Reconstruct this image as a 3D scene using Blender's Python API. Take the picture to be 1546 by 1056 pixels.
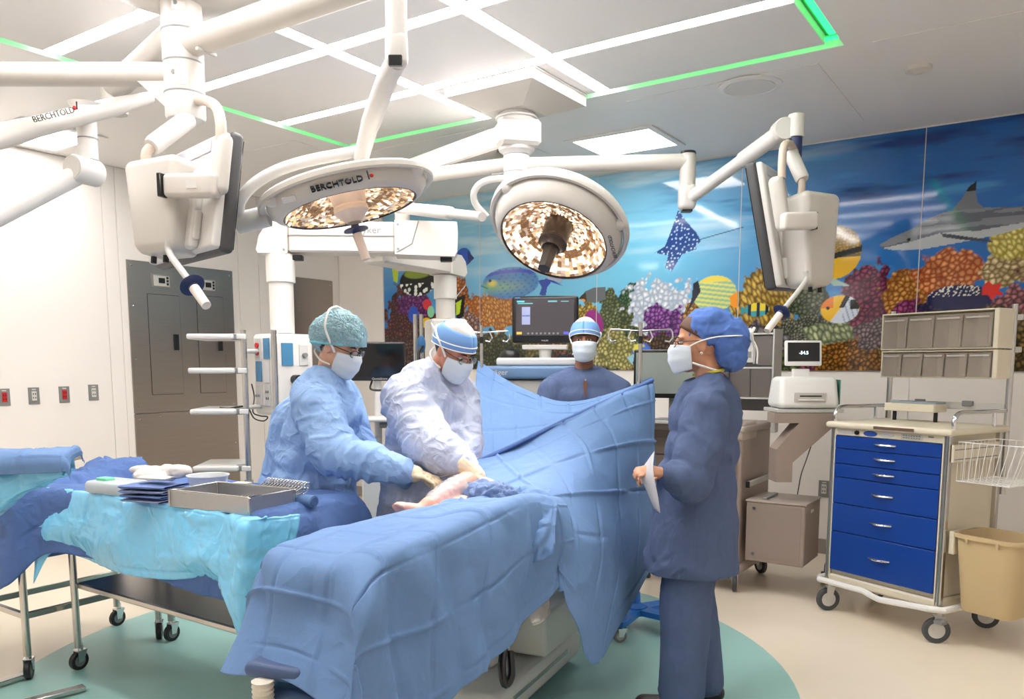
import bpy, bmesh, math, random
import numpy as np
from mathutils import Matrix, Vector
random.seed(7); RNG = np.random.default_rng(11)
for o in list(bpy.data.objects): bpy.data.objects.remove(o)
S = bpy.context.scene
COL = S.collection
# ---------------------------------------------------------------- camera, world, exposure
cam_d = bpy.data.cameras.new('camera'); cam = bpy.data.objects.new('camera', cam_d); COL.objects.link(cam)
cam.location = (0, 0, 1.45)
cam.rotation_euler = (math.radians(90) - math.atan(144 / 1220), 0, math.radians(34))
cam_d.sensor_width = 36; cam_d.lens = 1220 / 1546 * 36; cam_d.shift_y = 167 / 1546
cam_d.clip_start = .05; S.camera = cam
wd = bpy.data.worlds.new('world'); S.world = wd; wd.use_nodes = True
wd.node_tree.nodes['Background'].inputs[0].default_value = (.9, .95, 1, 1)
wd.node_tree.nodes['Background'].inputs[1].default_value = .15
S.view_settings.view_transform = 'Standard'; S.view_settings.look = 'None'
S.view_settings.gamma = 1; S.view_settings.use_curve_mapping = False
S.view_settings.exposure = 1.5
STRIP_POWER = 13.5; TROFFER_POWER = 6.5; GREEN_POWER = 1.1
# room directions: R0 = to the right along the viewer's frontal plane, T0 = towards the viewer, Z0 = up
YAW = math.radians(34)
R0 = np.array([math.cos(YAW), math.sin(YAW), 0]); T0 = np.array([math.sin(YAW), -math.cos(YAW), 0]); Z0 = np.array([0, 0, 1.])
def dirv(r, t, u):
    v = R0 * r + T0 * t + Z0 * u
    return v / np.linalg.norm(v)
# ---------------------------------------------------------------- materials
MATS = {}
def srgb(c):
    c = [x / 255 for x in c]
    return tuple((x / 12.92 if x <= .04045 else ((x + .055) / 1.055) ** 2.4) for x in c) + (1,)
def mat(name, rgb, rough=.5, metal=0., spec=.5, var=0., vscale=8., bump=0., bscale=60., stretch=None, coat=0., alpha=1., trans=0., emit=0., sub=0., crease=None):
    if name in MATS: return MATS[name]
    m = bpy.data.materials.new(name); m.use_nodes = True; nt = m.node_tree; b = nt.nodes['Principled BSDF']
    b.inputs['Base Color'].default_value = srgb(rgb); b.inputs['Roughness'].default_value = rough
    b.inputs['Metallic'].default_value = metal; b.inputs['Specular IOR Level'].default_value = spec
    b.inputs['Coat Weight'].default_value = coat; b.inputs['Coat Roughness'].default_value = .05
    b.inputs['Alpha'].default_value = alpha; b.inputs['Transmission Weight'].default_value = trans
    if sub: b.inputs['Subsurface Weight'].default_value = sub; b.inputs['Subsurface Scale'].default_value = .01
    if emit: b.inputs['Emission Color'].default_value = srgb(rgb); b.inputs['Emission Strength'].default_value = emit
    tc = nt.nodes.new('ShaderNodeTexCoord'); mp = nt.nodes.new('ShaderNodeMapping')
    nt.links.new(tc.outputs['Object'], mp.inputs['Vector'])
    if stretch: mp.inputs['Scale'].default_value = stretch
    if var:
        n = nt.nodes.new('ShaderNodeTexNoise'); n.inputs['Scale'].default_value = vscale; n.inputs['Detail'].default_value = 4
        nt.links.new(mp.outputs[0], n.inputs['Vector'])
        mx = nt.nodes.new('ShaderNodeMix'); mx.data_type = 'RGBA'
        c = srgb(rgb); mx.inputs[6].default_value = tuple(x * (1 - var) for x in c[:3]) + (1,)
        mx.inputs[7].default_value = tuple(min(1, x * (1 + var)) for x in c[:3]) + (1,)
        nt.links.new(n.outputs[0], mx.inputs[0]); nt.links.new(mx.outputs[2], b.inputs['Base Color'])
    if bump:
        n2 = nt.nodes.new('ShaderNodeTexNoise'); n2.inputs['Scale'].default_value = bscale; n2.inputs['Detail'].default_value = 3
        nt.links.new(mp.outputs[0], n2.inputs['Vector'])
        bp = nt.nodes.new('ShaderNodeBump'); bp.inputs['Strength'].default_value = bump; bp.inputs['Distance'].default_value = .01
        nt.links.new(n2.outputs[0], bp.inputs['Height']); nt.links.new(bp.outputs[0], b.inputs['Normal'])
    if crease:   # fine crumple relief: ridged noise
        st, scl = crease[:2]; n3 = nt.nodes.new('ShaderNodeTexNoise'); n3.inputs['Scale'].default_value = scl; n3.inputs['Detail'].default_value = 2.5; n3.inputs['Distortion'].default_value = .6; n3.inputs['Roughness'].default_value = .45
        mp2 = nt.nodes.new('ShaderNodeMapping'); nt.links.new(tc.outputs['Object'], mp2.inputs['Vector']); mp2.inputs['Rotation'].default_value = (.4, .3, .6)
        if len(crease) > 2: mp2.inputs['Scale'].default_value = crease[2]
        nt.links.new(mp2.outputs[0], n3.inputs['Vector'])
        su = nt.nodes.new('ShaderNodeMath'); su.operation = 'SUBTRACT'; su.inputs[1].default_value = .5; nt.links.new(n3.outputs[0], su.inputs[0])
        ab = nt.nodes.new('ShaderNodeMath'); ab.operation = 'ABSOLUTE'; nt.links.new(su.outputs[0], ab.inputs[0])
        b3 = nt.nodes.new('ShaderNodeBump'); b3.invert = True; b3.inputs['Strength'].default_value = st; b3.inputs['Distance'].default_value = .06; nt.links.new(ab.outputs[0], b3.inputs['Height'])
        if b.inputs['Normal'].is_linked: nt.links.new(b.inputs['Normal'].links[0].from_socket, b3.inputs['Normal'])
        nt.links.new(b3.outputs[0], b.inputs['Normal'])
    MATS[name] = m
    return m
def glow(name, rgb, power):
    if name in MATS: return MATS[name]
    m = bpy.data.materials.new(name); m.use_nodes = True; nt = m.node_tree
    b = nt.nodes['Principled BSDF']; b.inputs['Base Color'].default_value = srgb(rgb)
    b.inputs['Emission Color'].default_value = srgb(rgb); b.inputs['Emission Strength'].default_value = power
    MATS[name] = m; return m
WHITE = mat('white_plastic', (210, 207, 203), .35, var=.02)
WARMW = mat('warm_white_enamel', (196, 191, 184), .32, var=.02)
BWHITE = mat('bright_white_plastic', (238, 237, 234), .35, var=.02)
CREAM = mat('cream_plastic', (226, 216, 194), .45, var=.02)
GREYL = mat('light_grey_plastic', (196, 194, 190), .4, var=.02)
GREYM = mat('mid_grey_plastic', (132, 132, 132), .45, var=.03)
TAUPE = mat('taupe_arm_coating', (186, 170, 156), .4, var=.03)
BLACK = mat('black_plastic', (22, 22, 24), .35)
RUBBER = mat('grey_rubber', (78, 80, 82), .7)
NAVY = mat('navy_plastic', (38, 50, 92), .35)
STEEL = mat('polished_steel', (196, 194, 190), .25, 1., var=.04)
BRUSH = mat('brushed_steel', (164, 155, 148), .34, 1., var=.10, vscale=3, bump=.05, bscale=30, stretch=(1, 1, 40))
CHROME = mat('chrome', (215, 215, 215), .12, 1.)
# ---------------------------------------------------------------- numpy noise
def _hash(i, j, k, s=0):
    n = (i * 374761393 + j * 668265263 + k * 2147483647 + s * 144665) & 0x7fffffff
    n = (n ^ (n >> 13)) * 1274126177 & 0x7fffffff
    return ((n ^ (n >> 16)) & 0xffff) / 65535.0
def vnoise(p, s=0, smooth=True):
    p = np.asarray(p, float); b = np.floor(p).astype(np.int64); f = p - b
    if smooth: f = f * f * (3 - 2 * f)
    r = 0
    for dx in (0, 1):
        for dy in (0, 1):
            for dz in (0, 1):
                w = (f[:, 0] if dx else 1 - f[:, 0]) * (f[:, 1] if dy else 1 - f[:, 1]) * (f[:, 2] if dz else 1 - f[:, 2])
                r = r + w * _hash(b[:, 0] + dx, b[:, 1] + dy, b[:, 2] + dz, s)
    return r * 2 - 1
def fbm(p, s=0, o=3):
    r = 0; a = 1; p = np.asarray(p, float)
    for i in range(o): r = r + a * vnoise(p, s + i); p = p * 2.03; a *= .5
    return r
def ridge(p, s=0): return 1 - 2 * np.abs(vnoise(p, s))
# ---------------------------------------------------------------- objects
WMAT = {}
def put(o, parent=None):
    COL.objects.link(o)
    if parent is not None: o.parent = parent
def tag(o, label=None, cat=None, group=None, kind=None):
    if label: o['label'] = label
    if cat: o['category'] = cat
    if group: o['group'] = group
    if kind: o['kind'] = kind
    return o
def thing(name, label, cat, loc=(0, 0, 0), rz=0., group=None):
    o = bpy.data.objects.new(name, None); COL.objects.link(o); o.empty_display_size = .05
    o.location = loc; o.rotation_euler = (0, 0, rz)
    WMAT[o.name] = Matrix.Translation(Vector(loc)) @ Matrix.Rotation(rz, 4, 'Z')
    return tag(o, label, cat, group)
def clone(o, loc=None, rz=None, parent=None):
    c = o.copy(); COL.objects.link(c); c.parent = parent
    if loc is not None: c.location = loc
    if rz is not None: c.rotation_euler = (0, 0, rz)
    for ch in list(o.children): clone(ch, parent=c)
    return c
def npmesh(name, v, f, mats, parent=None, smooth=True, angle=35, world=False, solid=0., fm=None):
    me = bpy.data.meshes.new(name)
    v = np.asarray(v, float).reshape(-1, 3)
    root = parent
    if parent is not None and world:
        while root.parent is not None: root = root.parent
        Mi = np.array(WMAT[root.name].inverted()); v = v @ Mi[:3, :3].T + Mi[:3, 3]
    me.from_pydata(v.tolist(), [], f if isinstance(f, list) else f.tolist()); me.update()
    for m in (mats if isinstance(mats, (list, tuple)) else [mats]): me.materials.append(m)
    if fm is not None: me.polygons.foreach_set('material_index', np.asarray(fm, np.int32))
    if smooth:
        me.polygons.foreach_set('use_smooth', np.ones(len(me.polygons), bool))
        if angle < 180: me.set_sharp_from_angle(angle=math.radians(angle))
    o = bpy.data.objects.new(name, me); put(o, parent)
    if solid:
        md = o.modifiers.new('thickness', 'SOLIDIFY'); md.thickness = solid; md.offset = 0
    return o
def basis(d, up=(0, 0, 1)):
    d = np.asarray(d, float); d = d / np.linalg.norm(d); u = np.asarray(up, float)
    if abs(d @ u) > .97: u = np.array([1., 0, 0]) if abs(d[0]) < .9 else np.array([0, 1., 0])
    x = np.cross(u, d); x /= np.linalg.norm(x); y = np.cross(d, x)
    return x, y, d
def rotz(a): c, s = math.cos(a), math.sin(a); return np.array([[c, -s, 0], [s, c, 0], [0, 0, 1.]])
def rotx(a): c, s = math.cos(a), math.sin(a); return np.array([[1., 0, 0], [0, c, -s], [0, s, c]])
def roty(a): c, s = math.cos(a), math.sin(a); return np.array([[c, 0, s], [0, 1., 0], [-s, 0, c]])
class MB:
    def __init__(s): s.v = []; s.f = []
    def add(s, v, f):
        b = len(s.v); s.v += [tuple(map(float, p)) for p in v]; s.f += [[i + b for i in q] for q in f]; return s
    def box(s, c, size, rot=None, bev=None):
        h = np.array(size, float) / 2; c = np.array(c, float)
        if bev is None: bev = min(.004, h.min() * .3)
        V = []; idx = {}
        for sx in (-1, 1):
            for sy in (-1, 1):
                for sz in (-1, 1):
                    for a in range(3):
                        p = np.array([sx, sy, sz]) * (h - bev); p[a] = (sx, sy, sz)[a] * h[a]
                        idx[(sx, sy, sz, a)] = len(V); V.append(p)
        F = []
        for a in range(3):
            b, d = (a + 1) % 3, (a + 2) % 3
            for sg in (-1, 1):
                q = []
                for (i, j) in ((-1, -1), (1, -1), (1, 1), (-1, 1)):
                    k = [0, 0, 0]; k[a] = sg; k[b] = i; k[d] = j; q.append(idx[tuple(k) + (a,)])
                F.append(q if sg > 0 else q[::-1])
            for i in (-1, 1):
                for j in (-1, 1):   # edge along a, between faces b and d
                    k0 = [0, 0, 0]; k1 = [0, 0, 0]; k0[a] = -1; k1[a] = 1
                    for k in (k0, k1): k[b] = i; k[d] = j
                    q = [idx[tuple(k0) + (b,)], idx[tuple(k1) + (b,)], idx[tuple(k1) + (d,)], idx[tuple(k0) + (d,)]]
                    F.append(q if i * j < 0 else q[::-1])
        for sx in (-1, 1):
            for sy in (-1, 1):
                for sz in (-1, 1):
                    q = [idx[(sx, sy, sz, a)] for a in range(3)]; F.append(q if sx * sy * sz > 0 else q[::-1])
        V = np.array(V)
        if rot is not None: V = V @ np.asarray(rot).T
        return s.add(V + c, F)
    def rbox(s, c, size, r, rot=None, n=3, taper=None):
        h = np.array(size, float) / 2; r = min(r, h.min() * .98); V = []; F = []
        for a in range(3):
            b, d = (a + 1) % 3, (a + 2) % 3
            def ax(k):
                t = np.linspace(0, 1, n + 1); return np.concatenate([-h[k] + r * t, (h[k] - r) + r * t])
            A, B = ax(b), ax(d)
            for sg in (-1, 1):
                base = len(V)
                for i in A:
                    for j in B:
                        p = np.zeros(3); p[a] = sg * h[a]; p[b] = i; p[d] = j
                        q = np.clip(p, -(h - r), h - r); e = p - q; V.append(q + e / max(1e-9, np.linalg.norm(e)) * r)
                m = len(B)
                for i in range(len(A) - 1):
                    for j in range(m - 1):
                        q = [base + i * m + j, base + (i + 1) * m + j, base + (i + 1) * m + j + 1, base + i * m + j + 1]
                        F.append(q if sg > 0 else q[::-1])
        V = np.array(V)
        if taper is not None: V = taper(V)
        if rot is not None: V = V @ np.asarray(rot).T
        return s.add(V + np.array(c, float), F)
    def tube(s, pts, r, seg=12, caps=True, closed=False, flat=None):
        P = np.array(pts, float); n = len(P); rr = np.full(n, r) if np.isscalar(r) else np.array(r, float)
        V = []; F = []; x = None
        for i in range(n):
            if closed: t = P[(i + 1) % n] - P[i - 1]
            else: t = P[min(i + 1, n - 1)] - P[max(i - 1, 0)]
            t = t / max(1e-9, np.linalg.norm(t))
            if x is None: x, y, _ = basis(t)
            else:
                x = x - t * (x @ t); x /= max(1e-9, np.linalg.norm(x)); y = np.cross(t, x)
            for k in range(seg):
                a = 2 * math.pi * k / seg; V.append(P[i] + rr[i] * (math.cos(a) * x + math.sin(a) * y * (flat or 1)))
        for i in range(n if closed else n - 1):
            for k in range(seg):
                a, b = i * seg + k, i * seg + (k + 1) % seg; j = (i + 1) % n
                F.append([a, b, j * seg + (k + 1) % seg, j * seg + k])
        if caps and not closed: F.append(list(range(seg))[::-1]); F.append([(n - 1) * seg + k for k in range(seg)])
        return s.add(V, F)
    def cyl(s, a, b, r, seg=20, r2=None): return s.tube([a, b], [r, r if r2 is None else r2], seg)
    def lathe(s, prof, c=(0, 0, 0), axis=(0, 0, 1), seg=28, arc=None, x0=None, sx=1., caps=True):
        x, y, d = basis(axis) if x0 is None else (np.array(x0, float), np.cross(axis, x0), np.array(axis, float))
        V = []; F = []; full = arc is None; m = seg if full else seg + 1
        for (r, z) in prof:
            for k in range(m):
                a = 2 * math.pi * k / seg if full else arc[0] + (arc[1] - arc[0]) * k / seg
                V.append(np.array(c) + r * (math.cos(a) * x * sx + math.sin(a) * y) + z * d)
        for i in range(len(prof) - 1):
            for k in range(m if full else m - 1):
                F.append([i * m + k, i * m + (k + 1) % m, (i + 1) * m + (k + 1) % m, (i + 1) * m + k])
        if full and caps:
            if prof[0][0] > 1e-6: F.append(list(range(m))[::-1])
            if prof[-1][0] > 1e-6: F.append([(len(prof) - 1) * m + k for k in range(m)])
        return s.add(V, F)
    def prism(s, poly, o, ux, uy, depth):
        o, ux, uy = (np.array(q, float) for q in (o, ux, uy)); n = np.cross(ux, uy); n /= np.linalg.norm(n); k = len(poly)
        V = [o + ux * p[0] + uy * p[1] for p in poly] + [o + ux * p[0] + uy * p[1] + n * depth for p in poly]
        F = [list(range(k))[::-1], list(range(k, 2 * k))] + [[i, (i + 1) % k, k + (i + 1) % k, k + i] for i in range(k)]
        return s.add(V, F)
    def ell(s, c, r, rot=None, seg=16, rings=10):
        V = [(0, 0, r[2])]; F = []
        for i in range(1, rings):
            t = math.pi * i / rings
            for k in range(seg):
                a = 2 * math.pi * k / seg; V.append((r[0] * math.sin(t) * math.cos(a), r[1] * math.sin(t) * math.sin(a), r[2] * math.cos(t)))
        V.append((0, 0, -r[2])); L = len(V) - 1
        for k in range(seg):
            F.append([0, 1 + k, 1 + (k + 1) % seg]); F.append([L, L - seg + (k + 1) % seg, L - seg + k])
        for i in range(rings - 2):
            for k in range(seg):
                a, b = 1 + i * seg + k, 1 + i * seg + (k + 1) % seg; F.append([a, a + seg, b + seg, b])
        V = np.array(V)
        if rot is not None: V = V @ np.asarray(rot).T
        return s.add(V + np.array(c, float), F)
    def cap(s, p0, r0, p1, r1, seg=14):
        p0 = np.array(p0, float); p1 = np.array(p1, float); d = p1 - p0; L = np.linalg.norm(d); d = d / max(L, 1e-9); x, y, d = basis(d)
        V = [p0 - d * r0]; F = []; rings = []
        for i in range(1, 5): t = math.pi / 2 * i / 4; rings.append((p0 - d * r0 * math.cos(t), r0 * math.sin(t)))
        for i in range(0, 4): t = math.pi / 2 * i / 4; rings.append((p1 + d * r1 * math.sin(t), r1 * math.cos(t)))
        for (c, r) in rings:
            for k in range(seg): a = 2 * math.pi * k / seg; V.append(c + r * (math.cos(a) * x + math.sin(a) * y))
        V.append(p1 + d * r1); E = len(V) - 1
        for k in range(seg):
            F.append([0, 1 + (k + 1) % seg, 1 + k]); F.append([E, E - seg + k, E - seg + (k + 1) % seg])
        for i in range(len(rings) - 1):
            for k in range(seg):
                a, b = 1 + i * seg + k, 1 + i * seg + (k + 1) % seg; F.append([a, b, b + seg, a + seg])
        return s.add(V, F)
    def build(s, name, m, parent=None, world=False, smooth=True, angle=35, label=None, solid=0.):
        o = npmesh(name, s.v, s.f, m, parent, smooth, angle, world, solid)
        if label: o['label'] = label
        return o
def spline(pts, n=8):
    P = [np.array(p, float) for p in pts]; P = [2 * P[0] - P[1]] + P + [2 * P[-1] - P[-2]]; out = []
    for i in range(1, len(P) - 2):
        for k in range(n):
            t = k / n; a, b, c, d = P[i - 1:i + 3]
            out.append(.5 * (2 * b + (c - a) * t + (2 * a - 5 * b + 4 * c - d) * t * t + (3 * b - a - 3 * c + d) * t ** 3))
    out.append(P[-2]); return out
def text(name, s, size, o, ux, uy, m, parent=None, depth=.0008, align='CENTER', world=True):
    cu = bpy.data.curves.new(name, 'FONT'); cu.body = s; cu.size = size; cu.extrude = depth; cu.align_x = align; cu.align_y = 'CENTER'; cu.resolution_u = 2
    t = bpy.data.objects.new(name + '_curve', cu); COL.objects.link(t)
    me = bpy.data.meshes.new_from_object(t.evaluated_get(bpy.context.evaluated_depsgraph_get()))
    v = np.array([q.co[:] for q in me.vertices]); f = [list(p.vertices) for p in me.polygons]
    bpy.data.objects.remove(t); bpy.data.curves.remove(cu); bpy.data.meshes.remove(me)
    ux = np.array(ux, float); ux /= np.linalg.norm(ux); uy = np.array(uy, float); uy -= ux * (uy @ ux); uy /= np.linalg.norm(uy); n = np.cross(ux, uy)
    return npmesh(name, np.array(o) + v[:, :1] * ux + v[:, 1:2] * uy + v[:, 2:] * n, f, m, parent, False, world=world)
# ---------------------------------------------------------------- cloth
def crom(P, n, axis):
    P = np.moveaxis(np.asarray(P, float), axis, 0); k = len(P)
    E = np.concatenate([[2 * P[0] - P[1]], P, [2 * P[-1] - P[-2]]]); t = np.linspace(0, k - 1, n); i = np.minimum(t.astype(int), k - 2); u = (t - i).reshape((-1,) + (1,) * (P.ndim - 1))
    a, b, c, d = E[i], E[i + 1], E[i + 2], E[i + 3]
    return np.moveaxis(.5 * (2 * b + (c - a) * u + (2 * a - 5 * b + 4 * c - d) * u ** 2 + (3 * b - a - 3 * c + d) * u ** 3), 0, axis)
def gridfaces(nu, nv):
    i = np.arange((nu - 1) * (nv - 1)); r = i // (nv - 1); c = i % (nv - 1); a = r * nv + c
    return np.stack([a, a + nv, a + nv + 1, a + 1], 1)
def gnormals(G):
    n = np.cross(np.gradient(G, axis=0), np.gradient(G, axis=1)); return n / np.maximum(1e-9, np.linalg.norm(n, axis=2, keepdims=True))
def cloth(name, ctrl, m, nu=80, nv=80, fold=.012, fsize=(7, 7), wrinkle=.006, wfreq=9., seed=0, parent=None, solid=.002, rag=0., world=True, ridges=.0):
    G = crom(crom(ctrl, nu, 0), nv, 1)
    uu, vv = np.meshgrid(np.linspace(0, 1, nu), np.linspace(0, 1, nv), indexing='ij')
    if rag:
        for (e, ax) in ((0, 0), (-1, 0)):
            pass
    N = gnormals(G); h = np.zeros(nu * nv); P = G.reshape(-1, 3)
    hang = (1 - np.abs(N[..., 2])).ravel()
    wx = uu.ravel() * fsize[0] + .37; wy = vv.ravel() * fsize[1] + .21; z_ = np.zeros(nu * nv)
    if fold:
        q = np.stack([wx, wy, z_], 1); h += fold * .7 * vnoise(q * .7, seed, smooth=False)
        c, s_ = math.cos(.7), math.sin(.7); q2 = np.stack([(wx * c - wy * s_) * .9, (wx * s_ + wy * c) * .9, z_], 1); h += fold * .9 * vnoise(q2, seed + 2, smooth=False)
        # pressed fold lines of the unfolded sheet: narrow creases that fade along their length
        for a, w in ((0, wx), (1, wy)):
            k = np.round(w).astype(np.int64); d = np.abs(w - k); o = wy if a == 0 else wx
            amp = vnoise(np.stack([k * 7.3, o * .8, z_ + a * 3.1], 1), seed + 17) * 1.6; h += fold * np.clip(amp, -.9, .9) * np.clip(1 - d * 22, 0, 1)
    if wrinkle:
        w = fbm(P * wfreq * .35, seed + 5, 2)[:, None] * .8; msk = np.clip(.6 + .9 * vnoise(P * 2.7, seed + 21), 0, 1.2)
        h += msk * (wrinkle * ridge(P * wfreq + w, seed + 9) + wrinkle * .5 * ridge(P * wfreq * 2.3 + w, seed + 13))
    if ridges: h += hang * ridges * ridge(np.stack([P[:, 0] * 6, P[:, 1] * 6, P[:, 2] * .8], 1) + .3 * fbm(P * 2, seed, 2)[:, None], seed + 3)
    G = G + N * np.asarray(h).reshape(nu, nv, 1)
    return npmesh(name, G.reshape(-1, 3), gridfaces(nu, nv), m, parent, True, 180, world, solid)
# ---------------------------------------------------------------- voxel union for bodies and garments
def voxel(mb, vox=.008, smooth=6, keep=None):
    me = bpy.data.meshes.new('tmp'); me.from_pydata(mb.v, [], mb.f); me.update()
    o = bpy.data.objects.new('tmp', me); COL.objects.link(o)
    md = o.modifiers.new('r', 'REMESH'); md.mode = 'VOXEL'; md.voxel_size = vox
    if smooth: m2 = o.modifiers.new('s', 'SMOOTH'); m2.iterations = smooth; m2.factor = .5
    ev = o.evaluated_get(bpy.context.evaluated_depsgraph_get()); em = ev.to_mesh()
    n = len(em.vertices); v = np.empty(n * 3); em.vertices.foreach_get('co', v); v = v.reshape(-1, 3)
    nr = np.empty(n * 3); em.vertices.foreach_get('normal', nr); nr = nr.reshape(-1, 3)
    k = len(em.polygons); f = np.empty(len(em.loops), np.int32); em.loops.foreach_get('vertex_index', f); tot = np.empty(k, np.int32); em.polygons.foreach_get('loop_total', tot)
    assert (tot == 4).all(); f = f.reshape(-1, 4)
    ev.to_mesh_clear(); bpy.data.objects.remove(o); bpy.data.meshes.remove(me)
    return v, nr, f
def garment(name, mb, m, parent, vox=.011, smooth=6, wr=.008, freq=(9, 9, 5), seed=0, cut=None, angle=180, fine=.4, axes=(), tilt=None):
    v, n, f = voxel(mb, vox, smooth)
    w = fbm(v * 4.1, seed + 2, 2)[:, None] * .8; vt = v if tilt is None else v @ np.asarray(tilt).T; q = vt * np.array(freq) + w
    msk = np.clip(.65 + .9 * vnoise(v * 3.3, seed + 8), .1, 1.3); c = v @ (rotz(.6) @ rotx(.5)).T * 14.
    free = np.ones(len(v)); add = np.zeros(len(v))
    for (p0, p1, rad, fq, amp) in axes:      # sleeve folds: slanting rings that bunch along the arm
        p0 = np.asarray(p0, float); p1 = np.asarray(p1, float); d = p1 - p0; L = np.linalg.norm(d); d /= L; rel = v - p0; t = rel @ d; perp = rel - t[:, None] * d
        k = np.clip((rad - np.linalg.norm(perp, axis=1)) / (rad * .3), 0, 1) * np.clip((t + .03) / .05, 0, 1) * np.clip((L + .02 - t) / .05, 0, 1); x, y, _ = basis(d)
        add = np.maximum(add * 1., 0) * 0 + add * (1 - k) + k * amp * (ridge(np.stack([t * fq + 9 * perp @ x, perp @ x * 7, perp @ y * 7], 1) + w * .6, seed + 31) + .5 * ridge(np.stack([t * fq * 2.1 - 12 * perp @ y, perp @ x * 9, perp @ y * 9], 1) + w, seed + 33)); free *= 1 - .75 * k
    v = v + n * (free * msk * (wr * ridge(q, seed) + wr * fine * ridge(q * 2.3 + w, seed + 4)) + wr * .45 * vnoise(c, seed + 6, smooth=False) + add)[:, None]
    if cut is not None:
        keep = cut(v); f = f[keep[f].all(1)]
        used = np.unique(f); mp = np.full(len(v), -1); mp[used] = np.arange(len(used)); v = v[used]; f = mp[f]
    return npmesh(name, v, f, m, parent, True, angle, True)

# ================================================================ the room
XL, XR, YB, YF, ZC = -6.62, 1.7, 6.42, -1.6, 3.08
PAINT = mat('wall_paint', (240, 235, 231), .42, var=.015, vscale=2)
CEILM = mat('ceiling_enamel', (232, 231, 231), .38, var=.015, vscale=2)
PERF = mat('perforated_diffuser', (222, 221, 222), .5, var=.03, vscale=220, bump=.15, bscale=500)
FLOORM = mat('cream_vinyl_floor', (240, 226, 205), .3, var=.03, vscale=6, spec=.45)
TEAL = mat('teal_vinyl_floor', (158, 202, 196), .34, var=.04, vscale=60, spec=.45)
GREYB = mat('grey_cove_base', (150, 142, 136), .5)
def struct(name, mb, m, parent=None, **k):
    o = mb.build(name, m, parent, **k)
    if parent is None: o['kind'] = 'structure'
    return o
mid = ((XL + XR) / 2, (YB + YF) / 2); LX, LY = XR - XL, YB - YF
floor = struct('floor', MB().box((mid[0], mid[1], -.06), (LX + .3, LY + .3, .12), bev=0), FLOORM)
MB().lathe([(0, 0), (1.815, 0), (1.82, .0015), (0, .0016)], (-2.545, 2.853, .0002), seg=96).build('floor_inlay', TEAL, floor, smooth=False, label='teal circular floor inlay')
wl = struct('wall_left', MB().box((XL - .06, mid[1], ZC / 2), (.12, LY + .24, ZC), bev=0), PAINT)
wb = struct('wall_back', MB().box((mid[0], YB + .06, ZC / 2), (LX, .12, ZC), bev=0), PAINT)
struct('wall_right', MB().box((XR + .06, mid[1], ZC / 2), (.12, LY + .24, ZC), bev=0), PAINT)
struct('wall_front', MB().box((mid[0], YF - .06, ZC / 2), (LX, .12, ZC), bev=0), PAINT)
struct('baseboard_left', MB().box((XL + .006, mid[1], .055), (.012, LY, .11)), GREYB)
struct('baseboard_back', MB().box((mid[0], YB - .006, .055), (LX - .03, .012, .11)), GREYB)
# left wall cladding sheets with open joints
ys = [-1.6, .35, 1.7, 2.42, 3.78, 3.90, 5.10, 5.34, 5.70, 6.42]
for a, b in zip(ys[:-1], ys[1:]):
    MB().box((XL + .004, (a + b) / 2, 1.6), (.008, b - a - .006, 2.95)).build('cladding_panel', PAINT, wl)
MB().box((-6.28, YB - .004, 1.6), (.64, .008, 2.95)).build('cladding_panel', PAINT, wb)
for x in (-5.3, -4.04, -2.78, -1.52, -.26, 1.0):
    MB().box((x, YB - .004, .755), (1.255, .008, 1.28)).build('cladding_panel', PAINT, wb)
# ceiling: an outer field around the light-grid bay, bay panels, green-lit channel between them
gx0, gx1, gy0, gy1 = -4.58, -1.03, .88, 4.575; ch = .075
ceil = MB()
def slab(mb, x0, x1, y0, y1, z0, z1, bev=.002): return mb.box(((x0 + x1) / 2, (y0 + y1) / 2, (z0 + z1) / 2), (x1 - x0, y1 - y0, z1 - z0), bev=bev)
for q in ((XL - .1, gx0, YF - .1, YB + .1), (gx1, XR + .1, YF - .1, YB + .1), (gx0, gx1, YF - .1, gy0), (gx0, gx1, gy1, YB + .1)): slab(ceil, *q, ZC, ZC + .1, bev=0)
slab(ceil, gx0 - .05, gx1 + .05, gy0 - .05, gy1 + .05, ZC + .1, ZC + .14, bev=0)
ceiling = struct('ceiling', ceil, CEILM)
bx = [gx0 + ch, -3.265, -2.375, gx1 - ch]; by = [gy0 + ch, 1.57, 2.35, 3.13, 3.875, gy1 - ch]; sw = .082
def cuts(L):
    out = []
    for i in range(len(L) - 1):
        a = L[i] + (sw / 2 if i > 0 else 0); b = L[i + 1] - (sw / 2 if i < len(L) - 2 else 0); out.append((a, b))
    return out
for (a, b) in cuts(bx):
    for (c, d) in cuts(by): slab(MB(), a + .002, b - .002, c + .002, d - .002, ZC - .004, ZC + .05).build('diffuser_panel', PERF, ceiling)
LIT = glow('light_strip_lens', (255, 252, 250), STRIP_POWER)
xr_words = {0: 'nearest the viewer, out over the left boom', 1: 'second cross strip, passing just behind the left boom column', 2: 'middle cross strip running behind the jointed lamp arm', 3: 'cross strip nearest the mural, touching the central mount'}
for i, y in enumerate(by[1:-1]):
    t = thing('ceiling_light_strip', 'white linear ceiling light parallel to the mural, ' + xr_words[i], 'ceiling light', ((gx0 + gx1) / 2, y, ZC), group='linear ceiling lights')
    slab(MB(), bx[0] + .003, bx[-1] - .003, y - sw / 2 + .001, y + sw / 2 - .001, ZC + .012, ZC + .04).build('housing', CEILM, t, world=True)
    for (a, b) in cuts(bx): slab(MB(), a, b, y - sw / 2 + .004, y + sw / 2 - .004, ZC + .002, ZC + .012).build('lens', LIT, t, world=True)
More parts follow.
